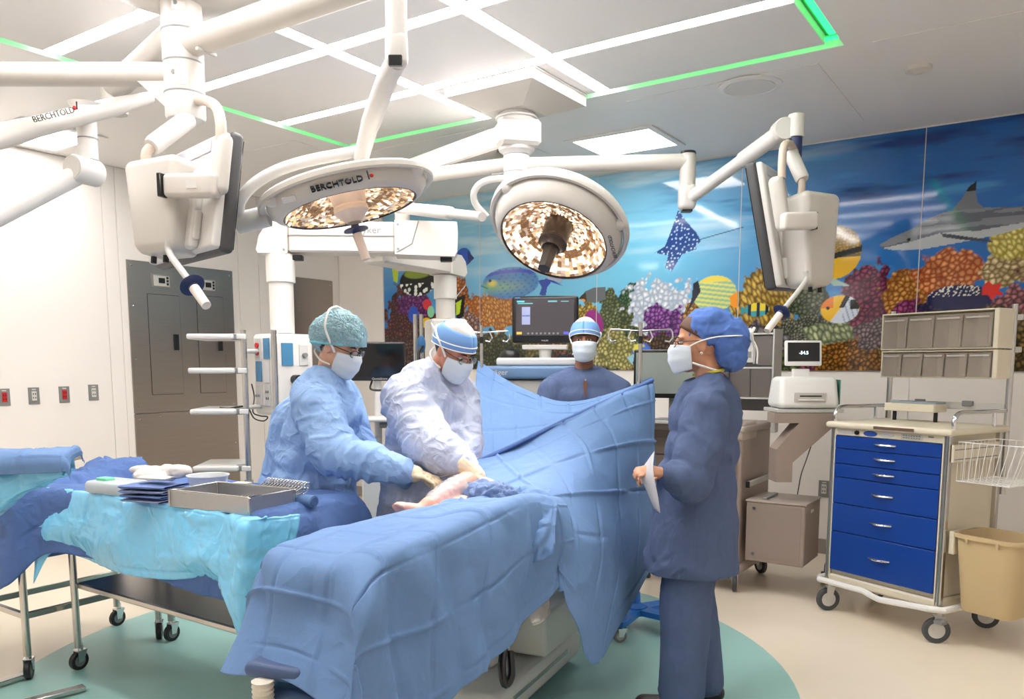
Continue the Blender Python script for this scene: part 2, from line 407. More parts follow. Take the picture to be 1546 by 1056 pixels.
for i, x in enumerate(bx[1:-1]):
    t = thing('ceiling_light_strip', 'white linear ceiling light running towards the mural, ' + ('left one, crossing behind the jointed lamp arm' if i == 0 else 'right one, ending beside the central mount cover'), 'ceiling light', (x, 2.7, ZC), group='linear ceiling lights')
    slab(MB(), x - sw / 2 + .001, x + sw / 2 - .001, by[0] + .003, by[-1] - .003, ZC + .041, ZC + .06).build('housing', CEILM, t, world=True)
    for (a, b) in cuts(by): slab(MB(), x - sw / 2 + .004, x + sw / 2 - .004, a, b, ZC + .002, ZC + .012).build('lens', LIT, t, world=True)
GRN = glow('green_led', (40, 240, 110), GREEN_POWER)
GCH = mat('green_lit_channel', (40, 190, 96), .4)  # green LED glow on the white channel, put into its base colour
def green(label, x0, x1, y0, y1):
    t = thing('green_light_strip', label, 'light strip', ((x0 + x1) / 2, (y0 + y1) / 2, ZC), group='green edge lights')
    slab(MB(), x0, x1, y0, y1, ZC + .04, ZC + .07).build('channel', GCH, t, world=True)
    if x1 - x0 > y1 - y0: slab(MB(), x0 + .02, x1 - .02, (y0 + y1) / 2 - .016, (y0 + y1) / 2 + .016, ZC + .028, ZC + .04).build('led_strip', GRN, t, world=True)
    else: slab(MB(), (x0 + x1) / 2 - .016, (x0 + x1) / 2 + .016, y0 + .02, y1 - .02, ZC + .028, ZC + .04).build('led_strip', GRN, t, world=True)
e = .003
green('green edge light along the mural side of the light grid', gx0 + e, gx1 - e, gy1 - ch + e, gy1 - e)
green('green edge light along the left side of the light grid', gx0 + e, gx0 + ch - e, gy0 + e, gy1 - ch - e)
green('wide green edge light along the right side of the light grid', gx1 - ch + e, gx1 - e, gy0 + e, gy1 - ch - e)
TRF = glow('troffer_lens', (255, 250, 246), TROFFER_POWER)
def troffer(label, x, y, sx=.6, sy=.5):
    t = thing('recessed_ceiling_light', label, 'ceiling light', (x, y, ZC), group='recessed ceiling lights')
    f = MB(); w = .05
    for (a, b, c, d) in ((-sx / 2 - w, sx / 2 + w, -sy / 2 - w, -sy / 2), (-sx / 2 - w, sx / 2 + w, sy / 2, sy / 2 + w), (-sx / 2 - w, -sx / 2, -sy / 2, sy / 2), (sx / 2, sx / 2 + w, -sy / 2, sy / 2)):
        slab(f, a, b, c, d, -.012, 0)
    f.build('frame', CEILM, t); slab(MB(), -sx / 2, sx / 2, -sy / 2, sy / 2, -.008, 0).build('lens', TRF, t)
troffer('bright square recessed light in front of the mural, right of the central mount', -2.77, 5.6)
troffer('bright square recessed light near the left wall', -6.15, 3.1)
troffer('added unseen fill light over the near right corner', .4, 2.8)  # this and the next two: out-of-view lamps added to brighten the room
troffer('added unseen fill light over the near left corner', -5.6, .2)
troffer('added unseen fill light behind the viewer', -2.4, -.6)
# access panels and round fittings in the ceiling
def plate(label, x0, x1, y0, y1, m=CEILM):
    o = slab(MB(), x0, x1, y0, y1, ZC - .005, ZC).build('ceiling_access_panel', m, ceiling); return o
plate('', -5.75, -4.75, 4.2, 5.2); plate('', -2.35, -1.2, 4.75, 6.0); plate('', -4.6, -3.4, 4.72, 5.9); plate('', -.9, .6, 4.6, 6.2)
t = thing('ceiling_speaker', 'large round flush ceiling speaker right of the central mount', 'speaker', (-1.62, 4.90, ZC - .005))
MB().lathe([(0, 0), (.185, 0), (.185, -.006), (.15, -.012), (.145, -.006), (0, -.006)][::-1]).build('rim', CEILM, t); MB().lathe([(0, -.010), (.14, -.010), (.14, -.004), (0, -.004)]).build('grille', PERF, t)
t = thing('smoke_detector', 'small round white detector on the ceiling near the mural', 'smoke detector', (-.756, 5.117, ZC - .005))
MB().lathe([(0, 0), (.07, 0), (.066, -.02), (.03, -.028), (0, -.028)][::-1]).build('base', WHITE, t); MB().lathe([(0, -.034), (.02, -.032), (.026, -.027), (0, -.027)]).build('sensor', GREYL, t)
# ---------------------------------------------------------------- left wall equipment
def wallpoly(mb, y0, y1, z0, z1, x0, x1): return mb.box(((x0 + x1) / 2, (y0 + y1) / 2, (z0 + z1) / 2), (x1 - x0, y1 - y0, z1 - z0))
WX0 = XL + .009
t = thing('steel_wall_panel', 'large brushed steel service panel with two doors on the left wall', 'wall panel', (XL, 4.49, 0))
wallpoly(MB(), 3.96, 5.02, 1.03, 2.335, WX0, WX0 + .012).build('upper_sheet', BRUSH, t, world=True)
wallpoly(MB(), 3.96, 5.02, .12, 1.026, WX0, WX0 + .012).build('lower_sheet', BRUSH, t, world=True)
for (a, b, za, zb) in ((4.135, 4.44, 1.19, 2.06), (4.62, 4.90, 1.19, 2.08)):
    d = wallpoly(MB(), a, b, za, zb, WX0 + .012, WX0 + .018).build('access_door', BRUSH, t, world=True)
    g = MB()
    for q in ((a - .004, a, za, zb), (b, b + .004, za, zb), (a, b, za - .004, za), (a, b, zb, zb + .004)): wallpoly(g, *q, WX0 + .012, WX0 + .0135)
    g.build('door_gap', BLACK, t, world=True)
    wallpoly(MB(), b - .075, b - .03, 1.58, 1.72, WX0 + .018, WX0 + .03).build('latch', BLACK, d, world=True)
for y in (4.27, 4.74):
    m = wallpoly(MB(), y - .095, y + .095, 2.12, 2.24, WX0 + .012, WX0 + .02).build('display_module', GREYM, t, world=True)
    wallpoly(MB(), y - .075, y + .075, 2.135, 2.225, WX0 + .02, WX0 + .026).build('faceplate', GREYL, m, world=True)
    wallpoly(MB(), y - .03, y + .03, 2.16, 2.205, WX0 + .026, WX0 + .029).build('display', BLACK, m, world=True)
    for k in range(3): wallpoly(MB(), y + .045, y + .065, 2.145 + k * .027, 2.165 + k * .027, WX0 + .026, WX0 + .03).build('button', BLACK, m, world=True)
for (y, z) in [(4.0, .2), (4.0, .65), (4.0, .98), (4.0, 1.08), (4.0, 1.5), (4.0, 1.95), (4.0, 2.29), (4.98, 2.29), (4.98, 1.85), (4.98, 1.4), (4.98, .7), (4.98, 1.08), (4.2, 1.0), (4.5, 1.02), (4.49, 2.3)]:
    MB().lathe([(.009, 0), (.007, .004), (0, .005)], (WX0 + .012, y, z), (1, 0, 0), 8).build('screw', CHROME, t, world=True)
t = thing('steel_wall_panel', 'narrow brushed steel panel in the far left corner behind the hairnet surgeon', 'wall panel', (XL, 6.03, 0))
wallpoly(MB(), 5.757, 6.308, .12, 2.35, WX0, WX0 + .012).build('sheet', BRUSH, t, world=True)
for (y, z) in [(5.79, 2.3), (6.27, 2.3), (5.79, 1.4), (6.27, 1.4)]: MB().lathe([(.009, 0), (.007, .004), (0, .005)], (WX0 + .012, y, z), (1, 0, 0), 8).build('screw', CHROME, t, world=True)
RED = mat('red_socket', (190, 30, 36), .4)
def outlet(label, x, y, z, face, axis='x', split=2):
    t = thing('wall_outlet', label, 'outlet', (x, y, z), 0 if axis == 'x' else -math.pi / 2, group='wall outlets')
    MB().box((.004, 0, 0), (.008, .082, .13)).build('cover_plate', GREYM, t); MB().box((.010, 0, 0), (.006, .036, .072)).build('socket', face, t)
    for k in range(split):
        for s in (-1, 1): MB().box((.0135, s * .008, (k - (split - 1) / 2) * .03), (.002, .006, .012), bev=0).build('slot', BLACK, t)
    MB().box((.009, 0, .05), (.002, .03, .008), bev=0).build('label_strip', WHITE, t)
outlet('red wall socket in a grey plate at the left picture edge', XL + .008, 2.93, 1.205, RED)
outlet('white wall socket in a grey plate between the two red sockets', XL + .008, 3.145, 1.209, WHITE)
outlet('red wall socket in a grey plate between two white sockets', XL + .008, 3.378, 1.212, RED)
outlet('white data socket in a grey plate nearest the large steel panel', XL + .008, 3.616, 1.222, WHITE, split=2)
outlet('white double socket in a grey plate on the mural wall between the carts', -1.44, YB - .008, .505, WHITE, axis='y')

# ================================================================ printed reef mural, five glass-fronted panes
MX = [-5.94, -4.69, -3.42, -2.154, -.873, .40]; MZ0, MZ1 = 1.406, 3.072; STEP = .0062
def lin(c):
    c = np.array(c, float) / 255; return np.where(c <= .04045, c / 12.92, ((c + .055) / 1.055) ** 2.4)
class Print:
    def __init__(s, x, z): s.x, s.z = x, z; s.p = np.stack([x, z, np.zeros_like(x)], 1); s.c = np.zeros((len(x), 3))
    def mix(s, c, w): w = np.clip(np.asarray(w, float), 0, 1)[:, None]; s.c = s.c * (1 - w) + np.asarray(c) * w
    def worley(s, cell, seed):
        q = s.p[:, :2] / cell; b = np.floor(q).astype(np.int64); best = np.full(len(q), 9.); second = best.copy(); idv = np.zeros(len(q))
        for dx in (-1, 0, 1):
            for dy in (-1, 0, 1):
                i, j = b[:, 0] + dx, b[:, 1] + dy
                d = np.hypot(i + _hash(i, j, i * 0, seed) - q[:, 0], j + _hash(i, j, i * 0, seed + 7) - q[:, 1]); n = d < best
                second = np.where(n, best, np.minimum(second, d)); idv = np.where(n, _hash(i, j, i * 0, seed + 3), idv); best = np.where(n, d, best)
        return best, second, idv
    def box(s, a, b): return (a[0] + b[0]) / 2, (a[1] + b[1]) / 2, abs(a[0] - b[0]) / 2, abs(a[1] - b[1]) / 2
    def loc(s, a, b, rot=0):
        cx, cz, rx, rz = s.box(a, b); dx, dz = s.x - cx, s.z - cz; c, q = math.cos(rot), math.sin(rot)
        return (dx * c + dz * q) / rx, (-dx * q + dz * c) / rz
    def coral(s, a, b, c1, c2, cell=.03, seed=0, edge=.25, branch=0.):
        u, v = s.loc(a, b); d = np.hypot(u, v) + edge * fbm(s.p * 14, seed, 3)
        m = np.clip((1.02 - d) * 14, 0, 1)
        k = m > 0
        if not k.any(): return
        sub = Print(s.x[k], s.z[k])
        if branch: sub.p = np.stack([sub.x + sub.z * .4, sub.z * branch, sub.x * 0], 1)
        f1, f2, idv = sub.worley(cell, seed)
        t = np.clip((f2 - f1) * 1.6, 0, 1) * (.55 + .45 * idv) * np.clip(1.15 - f1 * .8, 0, 1)
        t = np.clip(t * (1.05 + .25 * vnoise(s.p[k] * 9, seed + 5)), 0, 1)[:, None]
        t = np.clip(t * (1 + .35 * fbm(s.p[k] * 70, seed + 6, 2))[:, None], 0, 1); col = lin(c1) * (1 - t) + lin(c2) * t; w = m[k][:, None]; s.c[k] = s.c[k] * (1 - w) + col * w
    def ell(s, a, b, c, rot=0, soft=14):
        u, v = s.loc(a, b, rot); s.mix(lin(c), (1 - np.hypot(u, v)) * soft); return u, v
    def poly(s, pts, c, soft=0):
        ins = np.zeros(len(s.x), bool); n = len(pts)
        for i in range(n):
            (x0, z0), (x1, z1) = pts[i], pts[(i + 1) % n]
            if z0 == z1: continue
            cr = ((z0 > s.z) != (z1 > s.z)) & (s.x < (x1 - x0) * (s.z - z0) / (z1 - z0) + x0); ins ^= cr
        if c is not None: s.mix(lin(c), ins)
        return ins
    def line(s, a, b, w, c):
        a, b = np.array(a), np.array(b); d = b - a; L = d @ d; q = np.stack([s.x, s.z], 1) - a
        t = np.clip(q @ d / L, 0, 1); r = np.linalg.norm(q - t[:, None] * d, axis=1); s.mix(lin(c), (w - r) / w * 2)
def paint(x, z):
    P = Print(x, z); p = P.p
    # water: pale surf light at left centre, deep blue to the right
    t = np.clip((x + 3.6) / 2.6, 0, 1); h = np.clip((z - 1.4) / 1.66, 0, 1)
    left = lin((60, 160, 215)) * (1 - h[:, None]) + lin((150, 205, 232)) * h[:, None]
    right = lin((34, 118, 196)) * (1 - h[:, None]) + lin((22, 92, 170)) * h[:, None]
    P.c = left * (1 - t[:, None]) + right * t[:, None]
    g = np.exp(-((x + 3.25) ** 2 / .9 + (z - 2.35) ** 2 / .35)); P.mix(lin((120, 205, 235)), g * .75)
    deepL = np.clip((-4.7 - x) / 1.0, 0, 1) * np.clip((2.75 - z) / .6, 0, 1); P.mix(lin((24, 112, 190)), deepL * .85)
    st = fbm(np.stack([x * 1.3, z * 9, x * 0], 1), 3, 4); P.mix(lin((205, 232, 240)), np.clip(st - .25, 0, 1) * (1 - t) * 1.2 * np.clip((z - 2.2) * 2, 0, 1))
    st2 = fbm(np.stack([x * 1.6 + z * 1.5, z * 11, x * 0], 1), 21, 4)
    P.mix(lin((12, 58, 128)), np.clip(st2 - .30, 0, .8) * t * 1.5 * np.clip((z - 2.25) * 2.2, 0, 1)); P.mix(lin((70, 160, 215)), np.clip(-st2 - .45, 0, .6) * t * 1.0)
    # reef bed
    top = 1.74 + .10 * fbm(np.stack([x * 2.2, x * 0, x * 0], 1), 31, 3) + .04 * np.sin(x * 3)
    m = np.clip((top - z) * 40, 0, 1); f1, f2, idv = P.worley(.045, 41)
    hue = fbm(np.stack([x * 2.5, z * 3.5, x * 0], 1), 51, 3)[:, None]
    base = np.where(hue > .25, lin((120, 110, 60)), np.where(hue > -.1, lin((66, 84, 74)), np.where(hue > -.45, lin((96, 62, 50)), lin((44, 52, 66)))))
    sh = (1 + .3 * fbm(p * 60, 43, 2))[:, None] * (.25 + .95 * np.clip((f2 - f1) * 1.5, 0, 1) * (.5 + idv))[:, None]; col = base * sh
    P.c = P.c * (1 - m[:, None]) + col * m[:, None]
    C = P.coral; rg = np.random.default_rng(5); pal = [((40, 26, 20), (170, 120, 70)), ((30, 40, 26), (120, 140, 80)), ((50, 20, 40), (170, 90, 120)), ((34, 30, 40), (150, 140, 150)), ((60, 40, 16), (220, 180, 90)), ((26, 34, 44), (90, 110, 120))]
    for k in range(46):
        cx_, cz_ = rg.uniform(-5.9, .4), rg.uniform(1.40, 1.70); w_ = rg.uniform(.10, .28); c1_, c2_ = pal[rg.integers(6)]; C((cx_ - w_, cz_ - w_ * .5), (cx_ + w_, cz_ + w_ * .5), c1_, c2_, rg.uniform(.016, .05), 100 + k, edge=.45, branch=rg.choice([0, 0, .5, .8]))
    C((-5.951,2.271), (-5.231,1.390), (40, 18, 28), (128, 70, 62), .035, 1); C((-5.749,2.207), (-5.310,1.922), (60, 18, 70), (150, 70, 150), .04, 2)
    C((-5.983,1.770), (-4.894,1.359), (38, 24, 34), (120, 84, 70), .03, 3)
    C((-5.083,2.334), (-4.840,1.907), (90, 40, 10), (226, 140, 60), .035, 4); C((-4.887,2.126), (-4.531,1.740), (130, 60, 20), (236, 160, 70), .035, 5)
    C((-4.663,2.203), (-4.190,1.764), (140, 70, 10), (245, 184, 88), .03, 6, branch=.7); C((-4.971,1.943), (-4.650,1.648), (80, 50, 50), (226, 190, 170), .035, 7)
    C((-4.891,1.748), (-4.189,1.363), (24, 30, 18), (96, 100, 56), .035, 8); C((-3.693,1.988), (-3.386,1.630), (70, 60, 20), (226, 190, 80), .03, 9)
    C((-3.426,2.091), (-3.001,1.484), (28, 44, 22), (128, 140, 90), .03, 10); C((-3.201,2.125), (-2.949,1.930), (20, 44, 28), (84, 120, 84), .03, 11)
    C((-3.139,2.161), (-2.531,1.726), (150, 168, 190), (250, 250, 250), .045, 12, edge=.35); C((-2.980,1.947), (-2.586,1.646), (54, 22, 74), (170, 104, 190), .035, 13)  # the white coral paints in what is mostly a reflection on the glass
    C((-3.487,1.748), (-3.030,1.399), (90, 90, 44), (214, 204, 130), .035, 14); C((-2.944,1.707), (-2.492,1.374), (30, 26, 26), (110, 84, 66), .03, 15)
    C((-2.623,1.944), (-2.358,1.616), (90, 60, 24), (214, 172, 100), .03, 16)
    C((-2.211,2.145), (-1.633,1.745), (92, 66, 16), (226, 190, 84), .032, 17, edge=.3, branch=.45); C((-1.744,2.057), (-1.467,1.799), (34, 44, 34), (120, 128, 96), .03, 18)
    C((-1.810,1.820), (-1.388,1.602), (24, 30, 30), (150, 150, 130), .022, 19); C((-1.633,1.755), (-1.269,1.552), (70, 84, 60), (206, 214, 160), .035, 20, branch=.6)
    C((-1.579,1.630), (-1.078,1.335), (44, 24, 8), (200, 134, 52), .03, 21, edge=.1); C((-1.282,1.817), (-1.022,1.550), (38, 30, 34), (150, 128, 132), .028, 22)
    C((-1.399,2.173), (-1.001,1.728), (52, 14, 38), (160, 70, 104), .034, 23); C((-1.095,2.125), (-0.799,1.778), (110, 56, 14), (240, 176, 90), .034, 24)
    C((-1.062,1.904), (-0.789,1.594), (70, 20, 60), (190, 90, 140), .034, 25); C((-0.891,2.239), (-0.475,1.901), (140, 54, 20), (246, 168, 104), .036, 26, edge=.2)
    C((-0.828,1.926), (-0.397,1.765), (20, 18, 44), (70, 60, 104), .03, 27); C((-0.501,2.201), (-0.177,1.964), (110, 84, 40), (246, 226, 176), .036, 28, edge=.2)
    C((-0.464,2.484), (-0.086,2.128), (150, 132, 40), (250, 240, 150), .03, 29, edge=.15, branch=.7); C((-0.412,2.007), (-0.039,1.411), (60, 24, 44), (200, 128, 130), .035, 30)
    C((-0.802,1.824), (-0.036,1.368), (30, 34, 20), (150, 120, 70), .035, 33)
    # swimmers
    P.ell((-4.981,2.582), (-4.788,2.398), (34, 84, 190)); P.poly([(-4.835,2.552), (-4.756,2.471), (-4.836,2.414)], (30, 50, 120))
    P.ell((-5.726,2.440), (-5.220,2.141), (26, 28, 24)); P.ell((-5.672,2.430), (-5.286,2.314), (132, 150, 50), soft=5); P.poly([(-5.817,2.446), (-5.726,2.447), (-5.747,2.287), (-5.802,2.317)], (190, 214, 60))
    f1, f2, _ = P.worley(.055, 61); u, v = P.loc((-5.726,2.440), (-5.220,2.141)); P.mix(lin((236, 240, 236)), (np.hypot(u, v) < .97) & (v < -.1) & (f1 < .36))
    P.poly([(-5.019,2.093), (-4.871,2.131), (-4.889,1.921), (-4.972,1.885)], (28, 30, 26)); P.poly([(-4.986,2.053), (-4.912,2.088), (-4.938,1.948), (-4.979,1.937)], (196, 226, 60)); P.line((-4.986,2.105), (-4.870,2.214), .006, (238, 240, 240))
    for (cx, c) in ((636, (40, 90, 200)), (628, (226, 170, 50)), (645, (220, 70, 60)), (619, (36, 66, 160))):
        pass
    P.ell((-5.607,2.052), (-5.468,1.873), (36, 80, 190)); P.ell((-5.432,1.926), (-5.294,1.816), (232, 190, 40)); P.ell((-5.411,2.111), (-5.291,2.000), (210, 60, 70)); P.ell((-5.351,2.042), (-5.258,1.920), (150, 220, 180))
    # parrotfish
    u, v = P.ell((-4.670,2.365), (-4.009,2.060), (70, 130, 190)); k = np.hypot(u, v) < .97
    P.mix(lin((140, 186, 110)), k * np.clip(.75 - np.abs(v + .2) * 1.4, 0, 1) * np.clip(.8 - u, 0, 1)); P.mix(lin((226, 214, 90)), np.clip(1 - np.hypot((u + .62) / .22, (v - .05) / .28), 0, 1) * 1.5)
    sc = np.sin((u * 26 + np.abs(v) * 6)) * np.sin(v * 17); P.mix(lin((40, 70, 160)), k * (sc > .55) * (u > -.4) * .6); P.mix(lin((60, 80, 190)), k * (np.abs(v - .72 + .25 * u * u) < .10))
    P.mix(lin((20, 60, 110)), np.hypot((u + .7) / .05, (v - .22) / .1) < 1); P.line((-4.670,2.203), (-4.600,2.174), .008, (30, 120, 120))
    P.poly([(-4.031,2.217), (-3.903,2.233), (-3.763,2.155), (-3.889,2.197), (-3.931,2.152), (-3.944,2.081), (-4.016,2.085), (-3.988,2.155)], (48, 76, 170))
    # grey fish, magenta fish
    P.poly([(-3.605,2.030), (-3.532,2.096), (-3.439,2.126), (-3.335,2.121), (-3.333,2.018), (-3.438,1.989), (-3.531,2.010)], (96, 104, 108)); P.poly([(-3.605,2.030), (-3.532,2.096), (-3.517,2.004)], (54, 50, 40)); P.poly([(-3.598,2.030), (-3.531,2.027), (-3.531,2.004)], (226, 140, 40))
    P.ell((-3.530,1.946), (-3.355,1.699), (150, 36, 130), rot=.5)
    # eagle ray
    for pts in ([(-2.677,2.709), (-2.606,2.612), (-2.513,2.509), (-2.477,2.444), (-2.521,2.405), (-2.634,2.393), (-2.761,2.350), (-2.880,2.380), (-2.786,2.427), (-2.742,2.530)], [(-2.739,2.401), (-2.533,2.427), (-2.509,2.384), (-2.633,2.351), (-2.723,2.218), (-2.782,2.254)]):
        ins = P.poly(pts, (40, 70, 134)); f1, f2, _ = P.worley(.034, 71); P.mix(lin((170, 200, 230)), ins & (f1 < .22))
    P.line((-2.489,2.455), (-2.133,2.521), .004, (36, 50, 96))
    # striped angelfish
    u, v = P.ell((-2.537,2.164), (-2.165,1.873), (150, 190, 150), soft=20); k = np.hypot(u, v) < .98; P.mix(lin((232, 224, 120)), k * (np.sin(v * 26 + u * 5) > 0) * .8); P.mix(lin((232, 214, 90)), k * (v > .62))
    P.poly([(-2.222,1.990), (-2.159,2.028), (-2.160,1.894), (-2.214,1.917)], (240, 150, 40)); P.poly([(-2.530,2.110), (-2.491,2.130), (-2.466,2.044), (-2.542,1.930), (-2.586,1.867), (-2.543,1.983)], (40, 44, 60))
    # sergeant fish
    u, v = P.ell((-2.103,1.933), (-1.901,1.823), (60, 160, 170)); k = np.hypot(u, v) < .97; P.mix(lin((236, 214, 60)), k * (v > -.2) * (u > -.7)); P.mix(lin((16, 34, 60)), k * (np.sin(u * 9.5 + .6) > .35)); P.poly([(-2.129,1.913), (-2.080,1.881), (-2.126,1.841)], (50, 150, 160))
    # blue and yellow fish low by the pole
    P.ell((-3.073,1.642), (-2.884,1.456), (70, 110, 200)); P.ell((-3.066,1.637), (-2.934,1.523), (232, 222, 90), soft=5); P.ell((-3.022,1.614), (-2.884,1.456), (80, 120, 214), soft=5); P.poly([(-3.120,1.513), (-3.046,1.546), (-3.063,1.444)], (150, 200, 214))
    # titan triggerfish behind the right monitor
    u, v = P.ell((-1.629,2.470), (-1.248,2.078), (96, 84, 34), soft=20); k = np.hypot(u, v) < .98; f1, f2, _ = P.worley(.022, 81); P.mix(lin((206, 160, 60)), k * np.clip((f2 - f1) * 1.4, 0, 1) * (v > -.1)); P.mix(lin((228, 180, 40)), k * (v < -.18)); P.mix(lin((40, 44, 44)), k * (np.abs(v + .12 - .2 * u) < .11)); P.poly([(-1.548,2.144), (-1.319,2.025), (-1.439,2.031)], (170, 196, 190))
    # butterflyfish
    u, v = P.ell((-1.526,1.963), (-1.247,1.754), (240, 192, 40), soft=20); k = np.hypot(u, v) < .98; d = u * .9 + v * .75
    P.mix(lin((216, 224, 236)), k * np.clip((u - .0 - (v - .1) * .55) * 9, 0, 1)); P.mix(lin((90, 130, 190)), k * (np.sin(u * 24 + v * 6) > .55) * (u > .15) * .6); P.mix(lin((24, 22, 20)), k * (np.abs(u - .05 - v * .35) < .13) * (v > .1)); P.mix(lin((24, 22, 20)), k * (u > .52) * (v > .0) * (v < .62)); P.mix(lin((232, 130, 30)), k * (u < -.35) * (v > .1)); P.mix(lin((20, 20, 20)), np.hypot((u + .6) / .08, (v - .12) / .13) < 1)
    # reef shark
    body = [(-1.139,2.305), (-1.063,2.345), (-0.949,2.390), (-0.828,2.459), (-0.735,2.490), (-0.652,2.504), (-0.503,2.497), (-0.268,2.481), (-0.005,2.502), (0.003,2.378), (-0.260,2.345), (-0.430,2.308), (-0.545,2.292), (-0.703,2.270), (-0.858,2.251), (-1.037,2.260), (-1.116,2.280)]
    ins = P.poly(body, (92, 98, 112)); zz = .5 + .5 * fbm(np.stack([x * 3, z * 20, x * 0], 1), 91, 3)
    under = P.poly([(-1.116,2.280), (-0.945,2.307), (-0.748,2.354), (-0.510,2.350), (-0.262,2.379), (0.001,2.411), (0.003,2.378), (-0.260,2.345), (-0.430,2.308), (-0.545,2.292), (-0.703,2.270), (-0.858,2.251), (-1.037,2.260)], None); P.mix(lin((190, 196, 200)), under * .9); P.mix(lin((128, 132, 140)), ins & ~under & (zz > .6))
    fin = P.poly([(-0.684,2.503), (-0.632,2.571), (-0.593,2.645), (-0.548,2.679), (-0.552,2.606), (-0.536,2.535), (-0.495,2.492)], (112, 116, 126)); P.mix(lin((18, 20, 30)), fin & (z > (-0.564,2.616)[1]))
    P.poly([(-0.748,2.354), (-0.626,2.325), (-0.459,2.285), (-0.427,2.265), (-0.624,2.299), (-0.730,2.325)], (60, 66, 80))
    for k in range(5): P.line((-0.867,2.418), (-0.881,2.365), .002, (70, 74, 84)) if k == 0 else None
    P.mix(lin((16, 18, 22)), np.hypot(x - (-0.946,2.326)[0], z - (-0.946,2.326)[1]) < .012)
    # blue spotted fish, red starfish
    u, v = P.ell((-0.819,1.998), (-0.401,1.818), (24, 30, 80)); f1, f2, _ = P.worley(.02, 95); P.mix(lin((226, 226, 214)), (np.hypot(u, v) < .96) & (v > .1) & (f1 < .30))
    P.poly([(-0.472,1.980), (-0.443,2.013), (-0.418,1.986), (-0.365,1.992), (-0.378,1.949), (-0.345,1.912), (-0.391,1.914), (-0.412,1.880), (-0.437,1.916), (-0.476,1.918)], (226, 44, 40))
    return P.c
PRINT = bpy.data.materials.new('mural_print'); PRINT.use_nodes = True
_b = PRINT.node_tree.nodes['Principled BSDF']; _a = PRINT.node_tree.nodes.new('ShaderNodeVertexColor'); _a.layer_name = 'print'
PRINT.node_tree.links.new(_a.outputs[0], _b.inputs['Base Color']); _b.inputs['Roughness'].default_value = .07; _b.inputs['Specular IOR Level'].default_value = .5
mural = thing('reef_mural', 'wide glossy underwater reef photo mural with fish, shark and corals', 'mural', (-2.77, YB, MZ0))
for i in range(5):
    x0, x1 = MX[i] + .003, MX[i + 1] - .003; nx = int((x1 - x0) / STEP) + 1; nz = int((MZ1 - MZ0) / STEP) + 1
    xs = np.linspace(x0, x1, nx); zs = np.linspace(MZ0, MZ1, nz); gx, gz = np.meshgrid(xs, zs, indexing='ij')
    v = np.stack([gx.ravel(), np.full(nx * nz, YB - .020), gz.ravel()], 1); f = gridfaces(nx, nz)
    # a rim back to the wall gives the pane its thickness
    ring = np.array([[x0, YB - .008, MZ0], [x1, YB - .008, MZ0], [x1, YB - .008, MZ1], [x0, YB - .008, MZ1]]); b = nx * nz; co = [0, (nx - 1) * nz, nx * nz - 1, nz - 1]
    v = np.concatenate([v, ring]); f = f[:, ::-1].tolist() if False else f.tolist(); f += [[co[k], co[(k + 1) % 4], b + (k + 1) % 4, b + k] for k in range(4)]
    o = npmesh('pane', v, f, PRINT, mural, False, world=True)
    ca = o.data.color_attributes.new('print', 'FLOAT_COLOR', 'POINT'); c = np.ones((len(v), 4), np.float32); c[:nx * nz, :3] = np.clip(paint(gx.ravel(), gz.ravel()), 0, 1); c[nx * nz:, :3] = .5
    ca.data.foreach_set('color', c.ravel())
for x in MX[1:-1]: MB().box((x, YB - .014, (MZ0 + MZ1) / 2), (.006, .014, MZ1 - MZ0), bev=0).build('joint_strip', GREYL, mural, world=True)
MB().box((-2.77, YB - .016, MZ1 + .004), (6.36, .02, .008), bev=0).build('edge_trim', WHITE, mural, world=True)

# ================================================================ ceiling booms, surgical lamps, hung monitors
A_ = np.array
def fr(TL, TR, BR, BL):
    TL, TR, BR, BL = map(A_, (TL, TR, BR, BL)); o = (TL + TR + BR + BL) / 4; ux = (TR - TL + BR - BL) / 2; uy = (TR - BR + TL - BL) / 2
    w = np.linalg.norm(ux); h = np.linalg.norm(uy); ux = ux / w; uy = uy - ux * (uy @ ux); uy /= np.linalg.norm(uy); n = np.cross(ux, uy)
    return o, np.stack([ux, uy, n], 1), w, h     # columns: right, up, towards the side the corners were listed from
def seamring(t, c, z, r, name='seam_ring'): MB().lathe([(r - .004, -.003), (r + .0015, -.003), (r + .0015, .003), (r - .004, .003)], (c[0], c[1], z), seg=32).build(name, GREYM, t, world=True)
# ---- left boom column with its tubes
c = A_((-3.039,2.116,2.554)); r = .079
boom = thing('ceiling_boom', 'thick white ceiling boom column with horizontal tube arms at upper left', 'ceiling boom', (c[0], c[1], ZC))
MB().lathe([(r, -.19), (.14, -.175), (.30, -.13), (.33, -.11), (.33, -.003), (0, -.003)], (c[0], c[1], ZC), seg=40).build('ceiling_cover', WARMW, boom, world=True)
zs = [2.445, 2.545, 2.665, 2.785, 2.90]
MB().lathe([(0, zs[0] - .012), (.05, zs[0] - .012), (r - .006, zs[0]), (r, zs[0] + .012), (r, zs[1])], (c[0], c[1], 0), seg=36).build('end_cap', WHITE, boom, world=True)
for i in range(1, 4): MB().lathe([(r, zs[i] + .003), (r, zs[i + 1])], (c[0], c[1], 0), seg=36).build('column_collar', WARMW, boom, world=True)
for z in zs[1:]: seamring(boom, c, z, r)
for (z, w, h) in ((2.59, .05, .055), (2.86, .05, .03)):
    o = A_([c[0], c[1], z]) + dirv(.25, 1, 0) * (r + .0005); MB().box(o, (w, .0015, h), rot=np.stack([np.cross(dirv(.25, 1, 0), Z0) * -1, dirv(.25, 1, 0), Z0], 1), bev=0).build('type_label', WHITE, boom, world=True)
